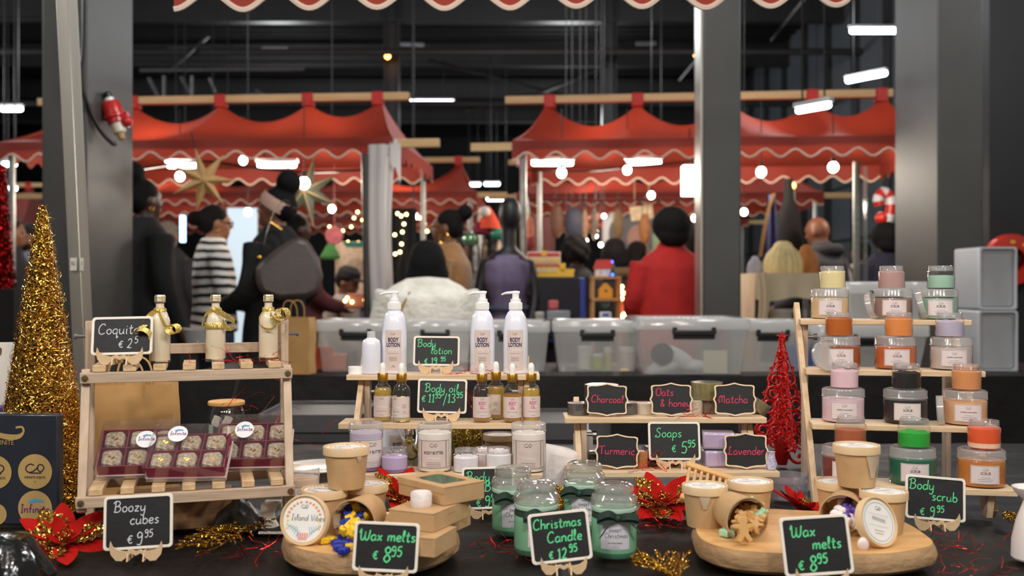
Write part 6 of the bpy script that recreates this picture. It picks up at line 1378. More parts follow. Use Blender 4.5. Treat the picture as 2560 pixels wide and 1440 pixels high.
# ================================================================ wood slabs
m_slabtop = wood('slab top grain', (226, 180, 120), (202, 152, 92), 'x', .5, .45)
m_bark = mat('slab bark edge', (150, 112, 76), .8, col2=(186, 152, 112), vs=3, bump=.6, bs=26, stretch=(1, 1, 2.2))
def slab(label, pts, z0, z1):
    t = thing('wood_slab', label, 'wood slab', (0, 0, z0)); c = Vector((sum(p[0] for p in pts) / len(pts), sum(p[1] for p in pts) / len(pts), 0)); t.location = (c.x, c.y, z0)
    sp = spline([(p[0] - c.x, p[1] - c.y, 0) for p in pts + pts[:1]], 7)[:-1]; h = z1 - z0; n = len(sp)
    b = MB(); lev = [(.0, .93), (.2, .985), (.55, 1.0), (.85, .985), (1, .965)]
    vs = [];
    for (v, k) in lev:
        for i, p in enumerate(sp): q = k + (.008 * noise.noise(Vector((p.x * 40, p.y * 40, v * 3))) if v < 1 else 0); vs.append((p.x * q, p.y * q, h * v))
    b.add(vs, [(r * n + i, r * n + (i + 1) % n, (r + 1) * n + (i + 1) % n, (r + 1) * n + i) for r in range(len(lev) - 1) for i in range(n)] + [tuple(range(n - 1, -1, -1))]); b.obj('bark_edge', m_bark, t)
    b = MB(); b.prism([(p.x * .966, p.y * .966) for p in sp], h - .003, h + .0006); b.obj('sawn_top', m_slabtop, t); return t
ZS = .7856
cx, cy = -.227, 1.605
slab('round wood slab carrying the left kraft tubs and boxes', [(cx + .143 * (1 + .03 * sin(3 * a)) * cos(a), cy + .14 * (1 + .02 * cos(2 * a)) * sin(a)) for a in [2 * pi * i / 14 for i in range(14)]], ZT + .0005, ZT + .035)
def sp_(px, py): d = (CAMZ - ZS) * F / (py - 720); return (P(px, d, 0).x, d)
slab('long irregular wood slab carrying the right kraft tubs', [sp_(1728, 1316), sp_(1748, 1350), sp_(1832, 1376), sp_(1990, 1386), sp_(2150, 1388), sp_(2250, 1383), sp_(2340, 1364), sp_(2322, 1336), sp_(2258, 1300), sp_(2180, 1283), sp_(2040, 1276), sp_(1900, 1270), sp_(1790, 1276), sp_(1740, 1292)], ZT + .0005, ZT + .035)

# ================================================================ kraft tubs
def tub_body(t, H=.062, R0=.029, R1=.0355, inside=False):
    b = MB()
    if inside: b.lathe([(0, .0), (R0, .0), (R1, H), (R1 + .0012, H + .001), (R1 - .0008, H + .0015), (R1 - .0015, H), (R0 - .001, .0025), (0, .0025)], 48)
    else: b.lathe([(0, .0), (R0, .0), (R0 + .0003, .002), (R1, H), (0, H)], 48)
    b.obj('cup', m_kraft, t)
m_lidlab = mat('white printed disc', (238, 234, 228), .5, var=.03, vs=40)
def lid_print(b, R, z, kind, text):
    f = lambda x, y: (x, y, z)
    g = lambda x, y: (x, y, z + .0003)
    n = 40; b.add([(R * cos(2 * pi * i / n), R * sin(2 * pi * i / n), z) for i in range(n)], [tuple(range(n))], 0)
    logo(b, g, 0, R * .62, R * .17, R * .02, 1)
    if kind == 'island':
        r2 = random.Random(5)
        pen(b, text, -R * .6, -R * .02, R * .27, R * .022, z + .0004, 1)
        for i in range(12):
            a = .35 + i * 2.5 / 11 + (0 if i < 6 else .1); c = (R * .82 * cos(a), R * .82 * sin(a)); m = 2
            b.add([(c[0] + R * .085 * (1 if k % 2 else .55) * cos(k * pi / 5 + a), c[1] + R * .085 * (1 if k % 2 else .55) * sin(k * pi / 5 + a), z + .0003) for k in range(10)], [tuple(range(10))], m)
        for sx in (-1, 1):
            for i in range(3):
                c = (sx * R * .78, -R * (.05 + .17 * i)); b.add([(c[0] + R * .09 * (1 if k % 2 else .4) * cos(k * pi / 5), c[1] + R * .09 * (1 if k % 2 else .4) * sin(k * pi / 5), z + .0003) for k in range(10)], [tuple(range(10))], 3)
            for i in range(5):
                x = sx * R * (.3 + .11 * i); pts = spline([(x, -R * .75 + R * .1 * i, z + .0004), (x + R * .05, -R * .55 + R * .06 * i, z + .0004), (x - R * .02, -R * .3 + R * .02 * i, z + .0004)], 4); b.ribbon(pts, R * .035, (1, 0, 0), 4); b.ribbon([pts[3], pts[3] + Vector((R * .1, R * .1, 0))], R * .03, (1, -1, 0), 4)
        for i in range(5): b.ribbon(spline([(R * (-.16 + .08 * i), -R * .9, z + .0004), (R * (-.22 + .11 * i), -R * .72, z + .0004), (R * (-.2 + .1 * i), -R * .58, z + .0004)], 4), R * .06, (1, .1, 0), 5)
    else:
        b.frame([(R * .9 * cos(i * pi / 20), R * .9 * sin(i * pi / 20)) for i in range(40)], [(R * .87 * cos(i * pi / 20), R * .87 * sin(i * pi / 20)) for i in range(40)], z + .0002, z + .0004, 4)
        if text: pen(b, text, -R * .62, R * .02, R * .2, R * .018, z + .0004, 1)
        else: squiggle(b, lambda x, y: (x, y, z + .0004), -R * .4, R * .4, R * .1, R * .12, R * .02, 1, 6)
        rule(b, g, -R * .6, R * .6, R * .32, R * .012, 4); rule(b, g, -R * .6, R * .6, -R * .2, R * .012, 4); rule(b, g, -R * .3, R * .3, -R * .42, R * .02, 1); rule(b, g, -R * .25, R * .25, -R * .55, R * .02, 1)
PR = [m_lidlab, m_ink, mat('coral orange print', (236, 150, 80), .6, var=.1), mat('yellow star print', (244, 206, 110), .6, var=.05), mat('blue coral print', (150, 190, 206), .6, var=.08), mat('pink coral print', (226, 128, 134), .6, var=.1)]
def tub_lid(t, z, kind, text, parent_loose=None, R=.0378, **k):
    b = MB(); b.lathe([(R * .97, 0), (R, .0005), (R, .0125), (R * .985, .0135), (R * .93, .0135), (R * .92, .011), (0, .011), (0, .0095), (R * .955, .0095), (R * .955, 0)], 52)
    o = b.obj('lid', m_kraft2, t, loc=(0, 0, z)); b = MB(); lid_print(b, R * .86, .0114, kind, text); b.obj('printed_disc', PR, o, fixn=False); return o
def tub(label, px, d, z, kind, text, rz=0.0, flap=None):
    t = thing('kraft_tub', label, 'tub', P(px, d, z), rz, 'kraft paper tubs'); tub_body(t); tub_lid(t, .0545, kind, text)
    for (a, w, h) in (flap or []):
        b = MB(); f = lambda u, v: ((.0352 - .0058 * (v * h / .062) + .0012 + .001 * sin(v * 3)) * cos(a + (u - .5) * w * (1 - .75 * v)), (.0352 - .0058 * (v * h / .062) + .0012 + .001 * sin(v * 3)) * sin(a + (u - .5) * w * (1 - .75 * v)), .057 - h * v)
        b.grid(f, 10, 6); b.obj('paper_liner', m_liner, t, fixn=False)
    return t
IS = 'Island'
tub('closed kraft tub on top of the left tub pyramid', 866, 1.635, ZS + .0675, 'island', IS, .2, [(-1.0, .35, .012)])
tub('closed kraft tub under the left pyramid, behind the leaning Island Vibes lid', 811, 1.625, ZS, 'island', IS, -.1)
tub('closed kraft tub under the left pyramid, beside the poinsettia', 914, 1.67, ZS, 'island', IS, .3)
tub('closed kraft tub with a paper corner out, first on the long slab', 1762, 1.655, ZS, 'plain', 'Gingerbread', 0, [(-1.75, .55, .024)])
tub('closed kraft tub behind the tipped tub of gingerbread melts', 1876, 1.69, ZS, 'plain', 'Gingerbread', .2)
tub('closed kraft tub with crumpled paper out, top of the right pyramid', 2141, 1.65, ZS + .0675, 'plain', '', .1, [(-1.15, .9, .04), (-.75, .2, .055)])
tub('closed kraft tub under the right pyramid, nearest the brown scrub', 2096, 1.69, ZS, 'plain', '', 0)
tub('closed kraft tub under the right pyramid, beside the scrub chalkboard', 2209, 1.61, ZS, 'plain', '', .2)
def open_tub(label, px, d, yaw, liner):
    t = thing('kraft_tub', label, 'tub', P(px, d, ZS + .0365), 0, 'kraft paper tubs', rot=(pi / 2 + .06, 0, yaw))
    t.location = Vector(t.location) + Matrix.Rotation(yaw, 3, 'Z') @ Vector((0, .062, -.004))
    tub_body(t, inside=True)
    for (a, w, h) in liner:
        b = MB(); f = lambda u, v: ((.0335 - .004 * v - .003 * sin(v * 4)) * cos(a + (u - .5) * w), (.0335 - .004 * v - .003 * sin(v * 4)) * sin(a + (u - .5) * w), .066 - h * v); b.grid(f, 10, 6); b.obj('paper_liner', m_liner, t, fixn=False)
    return t
open_tub('tipped open kraft tub spilling blue and yellow wax stars', 885, 1.553, -.26, [(2.2, .7, .03), (pi, .7, .03)])
open_tub('tipped open kraft tub spilling gingerbread and mint wax melts', 1868, 1.57, .26, [(1.6, 1.2, .03), (2.6, 1.0, .035)])
open_tub('tipped open kraft tub filled with purple and white wax drops', 2106, 1.592, -.4, [(1.9, 1.0, .03)])
t = thing('kraft_tub_cover', 'loose kraft tub lid printed Island Vibes leaning on the left tubs', 'tub lid', P(763, 1.535, ZS + .0365), 0, rot=(1.33, 0, -.18)); tub_lid(t, -.006, 'island', 'Island Vibes', R=.0385)
t = thing('kraft_tub_cover', 'loose kraft tub lid leaning beside the purple wax drops', 'tub lid', P(2190, 1.525, ZS + .0355), 0, rot=(1.2, .28, .42)); tub_lid(t, -.006, 'plain', '', R=.0385)

# ================================================================ wax melts
def wax(n, c): return mat('wax ' + n, c, .45, var=.06, vs=40, coat=.15)
def star5(r, h):
    b = MB(); b.prism([(r * (1 if i % 2 == 0 else .6) * cos(i * pi / 5 + pi / 2), r * (1 if i % 2 == 0 else .6) * sin(i * pi / 5 + pi / 2)) for i in range(10)], 0, h); return b
W_B, W_Y = wax('blue', (26, 48, 156)), wax('yellow', (240, 198, 36))
blue = star5(.011, .0095).obj('star_melt', W_B, bevel=.002, label='blue wax star tumbling out of the left tipped tub', cat='wax melt', group='blue wax stars')
yel = star5(.011, .0095).obj('star_melt', W_Y, bevel=.002, label='yellow wax star tumbling out of the left tipped tub', cat='wax melt', group='yellow wax stars')
first = {}
def put(src, p, rot):
    if src.name not in first: first[src.name] = 1; src.location = p; src.rotation_euler = rot; return src
    c = src.copy(); COL.objects.link(c); c.location = p; c.rotation_euler = rot; return c
r3 = random.Random(3)
for (px, py, d, c) in ((868, 1275, 1.53, 'b'), (888, 1272, 1.535, 'y'), (905, 1268, 1.535, 'b'), (870, 1292, 1.52, 'b'), (886, 1296, 1.515, 'y'), (902, 1296, 1.52, 'b'), (917, 1298, 1.52, 'y'), (866, 1312, 1.51, 'b'), (876, 1318, 1.5, 'y'), (893, 1312, 1.51, 'y'), (856, 1333, 1.495, 'y'), (884, 1330, 1.49, 'y'), (912, 1318, 1.5, 'b'), (874, 1306, 1.515, 'y')):
    put(blue if c == 'b' else yel, at(px, py, d + (.05 if py < 1300 else .03)), (r3.uniform(.3, 1.4), r3.uniform(-.5, .5), r3.uniform(0, 6)))
for (px, py, c) in ((808, 1352, 'y'), (828, 1350, 'y'), (853, 1346, 'b'), (868, 1358, 'b'), (848, 1370, 'b'), (860, 1378, 'b'), (876, 1368, 'y'), (843, 1358, 'b')):
    p = at(px, py, 1.0); k = (CAMZ - ZS - .005) / (CAMZ - p.z); d = k; put(blue if c == 'b' else yel, P(px, d, ZS + .001), (r3.uniform(-.1, .1), r3.uniform(-.1, .1), r3.uniform(0, 6)))
def gman():
    b = MB(); o = [(0, .014), (.005, .012), (.0055, .0075), (.004, .0055), (.011, .006), (.012, .002), (.0055, .0005), (.005, -.004), (.009, -.011), (.0045, -.013), (0, -.007)]
    b.prism(o + [(-x, y) for x, y in o[1:-1]][::-1], 0, .008); return b
W_G, W_M = wax('ginger', (204, 156, 92)), wax('mint', (172, 214, 178))
gin = gman().obj('gingerbread_melt', W_G, bevel=.0018, label='brown gingerbread shaped wax melt inside the tipped tub on the long slab', cat='wax melt', group='gingerbread wax melts')
mint = star5(.0105, .009).obj('mint_melt', W_M, bevel=.002, label='mint green wax melt inside the tipped tub on the long slab', cat='wax melt', group='mint wax melts')
for (px, py, d, c) in ((1858, 1272, 1.56, 'g'), (1846, 1282, 1.555, 'g'), (1862, 1288, 1.54, 'g'), (1878, 1266, 1.565, 'm'), (1892, 1272, 1.56, 'm'), (1884, 1288, 1.535, 'g'), (1896, 1284, 1.54, 'g'), (1850, 1302, 1.52, 'g'), (1868, 1306, 1.515, 'g'), (1882, 1306, 1.51, 'g'), (1898, 1302, 1.51, 'm'), (1912, 1294, 1.52, 'm'), (1892, 1322, 1.5, 'g'), (1908, 1316, 1.5, 'g'), (1850, 1318, 1.505, 'g')):
    put(gin if c == 'g' else mint, at(px, py - 8, d + .054), (r3.uniform(.7, 1.6), r3.uniform(-.8, .8), r3.uniform(0, 6)))
def slab_pt(px, py, up=0.0): d = (CAMZ - ZS - .0006 - up) * F / (py - 720); return P(px, d, ZS + .0012)
c = mint.copy(); COL.objects.link(c); c.location = slab_pt(1817, 1342); c.rotation_euler = (0, 0, .4); c['label'] = 'mint green wax star lying alone on the long slab'; c.scale = (1.35,) * 3; del c['group']
c = gin.copy(); COL.objects.link(c); c.location = slab_pt(1854, 1362) + Vector((0, .004, .0205)); c.rotation_euler = (1.25, 0, .2); c['label'] = 'gingerbread man wax melt with gold specks standing before its tub'; c.scale = (1.5,) * 3; del c['group']
c = gin.copy(); COL.objects.link(c); c.location = slab_pt(1880, 1340) + Vector((0, .004, .016)); c.rotation_euler = (1.2, .3, -.3); c['label'] = 'gingerbread wax melt leaning behind the gold specked one'; c.scale = (1.2,) * 3; del c['group']
def oval(): return MB().ball((0, 0, 0), (.0085, .0075, .0062), 14, 10)
W_P, W_W = wax('purple', (92, 62, 150)), wax('white', (236, 222, 222))
pur = oval().obj('drop_melt', W_P, label='purple wax drop in the tipped tub by the leaning lid', cat='wax melt', group='purple wax drops'); whi = oval().obj('drop_melt', W_W, label='white wax drop in the tipped tub by the leaning lid', cat='wax melt', group='white wax drops')
for i, (px, py, d, c) in enumerate(((2104, 1262, 1.585, 'w'), (2120, 1260, 1.585, 'p'), (2132, 1262, 1.59, 'w'), (2112, 1272, 1.57, 'p'), (2126, 1274, 1.57, 'p'), (2096, 1278, 1.56, 'w'), (2106, 1284, 1.555, 'w'), (2118, 1284, 1.555, 'p'), (2132, 1284, 1.56, 'p'), (2086, 1292, 1.545, 'w'), (2100, 1296, 1.54, 'w'), (2114, 1298, 1.535, 'p'), (2126, 1300, 1.54, 'w'), (2136, 1298, 1.545, 'p'), (2108, 1308, 1.53, 'w'), (2120, 1310, 1.525, 'w'), (2132, 1312, 1.53, 'w'), (2140, 1320, 1.53, 'w'))):
    put(pur if c == 'p' else whi, at(px, py - 6, d + .035), (r3.uniform(0, 3), r3.uniform(0, 3), r3.uniform(0, 3)))
c = whi.copy(); COL.objects.link(c); c.location = slab_pt(2158, 1372) + Vector((0, 0, .006)); c.scale = (1.35, 1.2, 1); c['label'] = 'white wax drop lying alone on the long slab'; del c['group']

# ================================================================ kraft boxes and soap puck
def kbox(label, cx, cy, z, ang, L=.125, W=.084, H=.0305, window=False):
    t = thing('kraft_box', label, 'box', (cx, cy, z), ang, 'kraft gift boxes')
    MB().box(L, W, H - .001, (0, 0, H / 2)).obj('box', m_kraft, t, bevel=.0012)
    b = MB()
    if window:
        b.frame(rrect(L + .001, W + .001, .001, 1), rrect(L * .62, W * .62, .004, 1), H - .0006, H + .0006); b.box(L + .001, .0008, H * .35, (0, -W / 2 - .0006, H * .83)); b.obj('lid_flap', m_kraft, t)
        MB().box(L * .62, W * .62, .0004, (0, 0, H)).obj('window', clear('box window film', (225, 222, 215), .08, .1, .14), t)
        MB().box(L * .6, W * .6, .002, (0, 0, H - .003)).obj('content', mat('dark wrapped content', (70, 66, 62), .3, var=.5, vs=60, bump=.6, bs=60), t)
    else: b.box(L + .001, W + .001, .001, (0, 0, H - .0002)); b.box(L * .2, .0008, .006, (0, -W / 2 - .0004, H - .006)); b.obj('lid_flap', m_kraft, t)
    return t
kbox('kraft box with a film window, topmost of the pile', -.1145, 1.606, ZS + .0578, -.84, L=.12, W=.082, H=.0285, window=True)
kbox('kraft box in the middle of the pile, white soap puck on it', -.128, 1.5515, ZS + .029, 1.13, L=.115, W=.078, H=.0285)
kbox('kraft box at the front of the pile, behind the wax melts chalkboard', -.154, 1.507, ZS + .0004, 2.79, L=.118, W=.08, H=.0285)
kbox('kraft box at the rear of the pile, low at its right side', -.117, 1.632, ZS + .0004, 1.13, L=.08, W=.07, H=.0285)
simple('soap_puck', 'white round soap puck on the middle kraft box', 'soap', mat('white soap', (232, 224, 222), .55, var=.05, vs=60, bump=.3, bs=80), P(1053, 1.535, ZS + .0578), lambda b: b.lathe([(0, 0), (.0155, 0), (.0165, .002), (.0165, .02), (.015, .0225), (.0148, .0205), (.0125, .0212), (.012, .0235), (0, .024)], 32, wob=lambda a, z: 1 + .02 * sin(3 * a)))

# ================================================================ wrapped soaps on the soap rack
def soap(label, p, c, R=.026, h=.025, rot=None, grp=None, tilt=None):
    t = thing('wrapped_soap', label, 'soap', p, 0, grp, rot=tilt)
    MB().lathe([(0, 0), (R * .95, 0), (R, .0015), (R, h - .0015), (R * .95, h), (0, h)], 32).obj('soap', mat('soap %d %d %d' % c, c, .4, var=.15, vs=25, bump=.1, bs=30), t)
    MB().lathe([(0, -.0003), (R * 1.0, -.0003), (R * 1.03, .002), (R * 1.03, h - .001), (R * 1.05, h + .001), (R * .9, h + .0012), (0, h + .0008)], 36, wob=lambda a, z: 1 + .03 * noise.noise(Vector((cos(a) * 4, sin(a) * 4, z * 150)))).obj('film_wrap', clear('crinkled cling film', (250, 250, 250), .08, .14, .1, 1.6), t)
    return t
CH = (52, 50, 52)
soap('wrapped charcoal soap low at the end of the upper soap shelf', on(SOA, 1, 1446, .55), CH, .0225)
soap('wrapped charcoal soap between the charcoal tag and the white soap', on(SOA, 1, 1566, .7), CH, .0235)
q = on(SOA, 1, 1503, .92); q.z += .026; soap('wrapped charcoal soap stacked on top behind its tag', q, CH, .0355, .034)
soap('wrapped charcoal soap under the stacked one, hidden by the charcoal tag', on(SOA, 1, 1503, .92), CH, .024)
soap('wrapped white oat soap before the oats tag, nearest the charcoal', on(SOA, 1, 1613, .7), (222, 206, 180), .0215, .024)
soap('wrapped white oat soap between the oats tag and the olive stack', on(SOA, 1, 1733, .7), (222, 210, 186), .0205, .03)
q = on(SOA, 1, 1768, .85); soap('wrapped brown olive soap at the bottom of the stack', q, (88, 76, 58), .0225, .029); q = on(SOA, 1, 1767, .85); q.z += .030; soap('wrapped olive green matcha soap on top of the stack', q, (132, 122, 62), .0325, .036)
q = on(SOA, 1, 1888, .75); q.z += .006; soap('wrapped olive soap tilted at the end of the upper soap shelf', q, (128, 112, 66), .022, .024, tilt=(0, .6, 0))
soap('wrapped orange turmeric soap beside the turmeric tag', on(SOA, 0, 1604, .5), (196, 122, 52), .0125, .0335)
def bar(label, p, w, rz):
    t = thing('wrapped_soap', label, 'soap', p, rz, 'lavender soap bars'); m = mat('lavender soap', (196, 178, 212), .45, var=.08, vs=20)
    MB().box(w, .045, .033, (0, 0, .017)).obj('soap', m, t, bevel=.005); b = MB(); b.box(w + .0016, .0466, .0345, (0, 0, .0172)); b.obj('film_wrap', clear('crinkled cling film'), t, bevel=.004)
q = on(SOA, 0, 1792, .75); bar('wrapped lavender soap bar at the bottom of the stack', q, .058, .1); q = on(SOA, 0, 1795, .75); q.z += .036; bar('wrapped lavender soap bar on top of the stack', q, .064, -.12)
simple('crystal_lump', 'lavender soap lump in twisted film at the end of the lower soap shelf', 'soap', mat('film lump', (196, 190, 214), .2, var=.1, vs=60, bump=.8, bs=90), on(SOA, 0, 1928, .25), lambda b: b.lathe([(0, 0), (.009, .001), (.011, .012), (.008, .02), (.007, .032), (.008, .036), (0, .037)], 20, wob=lambda a, z: 1 + .12 * sin(5 * a + z * 200)))
simple('dark_pack', 'dark wrapped pack lying behind the turmeric tag', 'pack', mat('dark wrap', (40, 32, 34), .2, var=.3, bump=.5, bs=40), on(SOA, 0, 1530, .75), lambda b: b.box(.1, .03, .03, (0, 0, .015)), bevel=.004)
simple('dark_pack', 'dark brown glossy pack behind the soaps chalkboard', 'pack', mat('brown wrap', (64, 36, 32), .2, var=.3, bump=.5, bs=40), on(SOA, 0, 1650, .75), lambda b: b.box(.07, .035, .04, (0, 0, .02)), bevel=.006)
t = thing('soap_dish', 'wooden ladder soap dish leaning on the edge of the soap rack', 'soap dish', at(1772, 1222, 1.83), 0, rot=(.62, .30, -.12)); dishm = wood('dish wood', (224, 180, 122), (200, 152, 96), 'x')
for y in (-.042, .042): MB().box(.098, .013, .013, (0, y, 0)).obj('rail', dishm, t, bevel=.003)
for i in range(8): MB().tube([(-.041 + i * .0117, -.04, 0), (-.041 + i * .0117, .04, 0)], .0032, 8).obj('rod', dishm, t)

# ================================================================ truffle boxes
m_cup = mat('dark pink paper cup', (150, 34, 72), .6, var=.15, vs=30); m_card = mat('white card tray', (216, 206, 200), .6, var=.03); m_box = clear('clear gift box', (250, 248, 248), .03, .02, .09, 1.5)
m_truf = mat('coconut flaked truffle', (160, 132, 96), .8, col2=(228, 216, 196), vs=150, bump=1, bs=160); m_leaf = mat('gold leaf', (232, 190, 80), .25, 1, var=.1); m_stick = mat('white sticker', (240, 238, 240), .4, var=.02); m_viol = mat('violet ink', (110, 50, 130), .6, var=.1); m_teal = mat('blue ink', (90, 160, 200), .6, var=.1)
tr = None
def truffle_box(label, p, rot, W=.132, D=.088, H=.036, where='', stx=-.02, sty=.02):
    global tr
    t = thing('truffle_box', label, 'box', p, 0, 'boxes of boozy cubes', rot=rot)
    MB().box(W, D, .007, (0, D / 2, .0035)).obj('tray', m_card, t)
    b = MB()
    for j in range(3): b.box(W * .96, .0012, .022, (0, .004 + j * (D - .008) / 2, .018))
    for i in range(4): b.box(.0012, D * .92, .022, (-W * .48 + i * W * .32, D / 2, .018))
    b.box(W * .96, D * .94, .001, (0, D / 2, .0076)); b.obj('paper_cups', m_cup, t)
    b = MB(); k = .9
    lo = [(-W / 2, 0, .001), (W / 2, 0, .001), (W / 2, D, .001), (-W / 2, D, .001)]; hi = [(-W / 2 * 1.03, -.003, H), (W / 2 * 1.03, -.003, H), (W / 2 * .92, D, H + .014), (-W / 2 * .92, D, H + .014)]
    b.add(lo + hi, [(0, 1, 5, 4), (1, 2, 6, 5), (2, 3, 7, 6), (3, 0, 4, 7), (4, 5, 6, 7)]); b.obj('clear_cover', m_box, t)
    b = MB(); sl = .014 / (D + .003); f = lambda x, y: (stx + x, D * .5 + sty + y, H + .0008 + sl * (D * .5 + sty + y + .003)); g = lambda x, y: tuple(Vector(f(x, y)) + Vector((0, 0, .0005)))
    b.add([f(.0165 * cos(i * pi / 16), .0165 * sin(i * pi / 16)) for i in range(32)], [tuple(range(32))], 0)
    pen(b, 'Infinite', -.0125, -.003, .0074, .001, 0, 1, fn=g); b.add([g(x, y) for x, y in [(-.006, .007), (0, .0095), (.008, .008), (.009, .0055), (.002, .006), (-.005, .0045)]], [tuple(range(6))], 2); b.obj('sticker', [m_stick, m_viol, m_teal], t, fixn=False)
    R_ = Euler(rot).to_matrix()
    for i in range(3):
        for j in range(2):
            loc = Vector(p) + R_ @ Vector((-W * .32 + i * W * .32, D * .25 + j * D * .47, .0085)); lab = 'coconut truffle cube in the ' + where
            if tr is None:
                tr = thing('truffle', lab, 'truffle', loc, 0, 'truffles in the ' + where)
                b = MB(); b.ball((0, 0, .012), 1, 20, 14); 
                for q, v in enumerate(b.v):
                    d = (v - Vector((0, 0, .012))); s = (abs(d.x) ** 5 + abs(d.y) ** 5 + abs(d.z) ** 5) ** .2; d = d / s * .0165; d.z *= .74; b.v[q] = Vector((0, 0, .012)) + d * (1 + .05 * noise.noise(d * 400))
                b.obj('cube', m_truf, tr); b = MB(); b.box(.006, .0035, .0008, (.003, -.004, .0247), rot=(0, 0, .7)); b.box(.0035, .003, .0008, (-.002, -.001, .0248), rot=(0, 0, .2)); b.obj('gold_leaf', m_leaf, tr); tr.rotation_euler = rot; o = tr
            else: o = dup(tr, loc, rot=rot, label=lab); o['group'] = 'truffles in the ' + where
    return t
truffle_box('clear box of coconut truffles at the front of the slatted rack', on(SLT, 0, 466, .018) + Vector((0, 0, .001)), (.62, 0, .1), where='front truffle box', sty=.022)
truffle_box('clear box of dark truffles leaning at the kraft bag side of the slatted rack', on(SLT, 0, 345, .062) + Vector((0, 0, .003)), (.72, 0, .2), where='dark truffle box at the bag side', stx=.012, sty=.004)
truffle_box('clear box of coconut truffles leaning at the right post of the slatted rack', on(SLT, 0, 632, .07) + Vector((0, 0, .004)), (.74, 0, .12), where='truffle box at the right post', stx=-.016, sty=.012)

# ================================================================ bags, gold cone, gift wrap, drinking can
m_bagk = mat('kraft bag paper', (196, 150, 92), .75, var=.08, vs=6, bump=.12, bs=14)
def paper_bag(label, p, W, D, H, m, rz=0.0, hm=None, hh=.07):
    t = thing('paper_bag', label, 'bag', p, rz); x, y = W / 2, D / 2
    b = MB(); n = 8
    def f(u, v):
        a = u * 4; k = int(a) % 4; q = a - int(a); C = [(-x, -y), (x, -y), (x, y), (-x, y)]; A = C[k]; B = C[(k + 1) % 4]; X = A[0] + (B[0] - A[0]) * q; Y = A[1] + (B[1] - A[1]) * q
        if k in (1, 3): X *= 1 - .12 * sin(pi * q) * (.3 + .7 * v)
        return (X + .002 * sin(v * 9 + k), Y + .002 * sin(v * 7 + X * 30), H * v)
    b.grid(f, 32, 10); b.add([(-x, -y, .001), (x, -y, .001), (x, y, .001), (-x, y, .001)], [(0, 1, 2, 3)]); b.obj('bag_body', m, t, fixn=False)
    for s in (-1, 1): MB().tube(spline([(-W * .2, s * y * .9, H - .03), (-W * .2, s * y, H + hh * .5), (-W * .12, s * y * 1.05, H + hh), (W * .08, s * y * 1.05, H + hh), (W * .18, s * y, H + hh * .5), (W * .18, s * y * .9, H - .03)], 6), .0022, 6).obj('handle', hm or m, t)
    return t
paper_bag('kraft paper bag standing behind the slatted rack', P(328, 2.02, ZT), .175, .07, .236, m_bagk, .12, hh=.05)
paper_bag('kraft paper bag on the black table beside the first clear bin', P(735, 4.42, ZB), .17, .09, .25, m_bagk, -.15, hh=.07)
paper_bag('white paper bag with brown handles behind the gift wrapped panel', P(-10, 2.35, ZT), .13, .07, .3, mat('white bag paper', (224, 218, 208), .7, var=.05), .1, mat('brown handle', (110, 76, 46), .7, var=.1), hh=-.02)
t = thing('gold_cone_tree', 'tall gold tinsel cone tree beside the left column', 'tinsel cone', P(106, 1.95, ZT))
MB().lathe([(0, .592), (.006, .592), (.01, .575), (.094, .004), (.094, 0), (0, 0)], 72, wob=lambda a, z: 1 + .05 * noise.noise(Vector((cos(a) * 6, sin(a) * 6, z * 60)))).obj('cone', glitter('gold tinsel', (232, 182, 78), .2, 420, 1.5, (110, 70, 20)), t)
b = MB(); r4 = random.Random(8)
for i in range(5200):
    h = .59 * (1 - sqrt(r4.random())); a = r4.uniform(0, 2 * pi); r = .0065 + (.094 - .006) * (1 - h / .592) + .001; L_ = r4.uniform(.008, .02); up = r4.uniform(-1.2, 1.2); out = r4.uniform(-.1, .45)
    c = Vector((r * cos(a), r * sin(a), h)); tg = Vector((-sin(a), cos(a), up)).normalized(); nn = Vector((cos(a), sin(a), .2)); w = r4.uniform(.0003, .0007)
    pts = [c, c + tg * L_ * .5 + nn * L_ * .22 * (1 + out), c + tg * L_ + nn * L_ * out * .5]; b.ribbon(pts, w * 1.6, nn.cross(tg) + nn * r4.uniform(-1, 1))
b.obj('tinsel', mat('gold tinsel strand', (236, 188, 88), .18, 1, var=.2, vs=90), t, kind='stuff', fixn=False)
m_nav = mat('navy wrap paper', (42, 46, 55), .28, var=.15, vs=6, bump=.25, bs=7, coat=.3); m_gold2 = mat('printed gold', (200, 166, 104), .45, .2, var=.05)
t = thing('wrapped_gift', 'box wrapped in navy paper with gold round prints beside the gold cone', 'gift', P(48, 1.8, ZT + .0006), .0, rot=(0, 0, -.05))
GW, GH = .145, .202
MB().box(GW, .022, GH, (0, .011, GH / 2)).obj('wrapping', m_nav, t, bevel=.004)
b = MB(); f = lambda x, y: (x, -.0012, y); g = lambda x, y: (x, -.0018, y); c0 = .03
def disc(cx, cz, r): b.add([f(cx + r * cos(i * pi / 18), cz + r * sin(i * pi / 18)) for i in range(36)], [tuple(range(36))], 0)
def disc_half(cx, cz, r, x0): b.add([f(max(x0, cx + r * cos(i * pi / 18)), cz + r * sin(i * pi / 18)) for i in range(36)], [tuple(range(36))], 0)
disc(c0, .098, .0315); disc(c0, .032, .0315); disc(-.044, .096, .0305); disc(-.042, .02, .0195)
for cx_, cz_ in ((c0, .098), (-.044, .096)):
    logo(b, g, cx_, cz_ + .006, .017, .0022, 1); typ(b, 'INFINITE SCENTS', g, cx_, cz_ - .0125, .0062, 1, .8, .01); typ(b, 'by', g, cx_, cz_ - .019, .004, 1, .9)
pen(b, 'Infinite', c0 - .026, .024, .0145, .002, 0, 2, fn=g); b.add([g(c0 + x, .032 + y) for x, y in [(-.012, .013), (0, .018), (.015, .015), (.017, .0105), (.004, .0115), (-.010, .0085)]], [tuple(range(6))], 3)
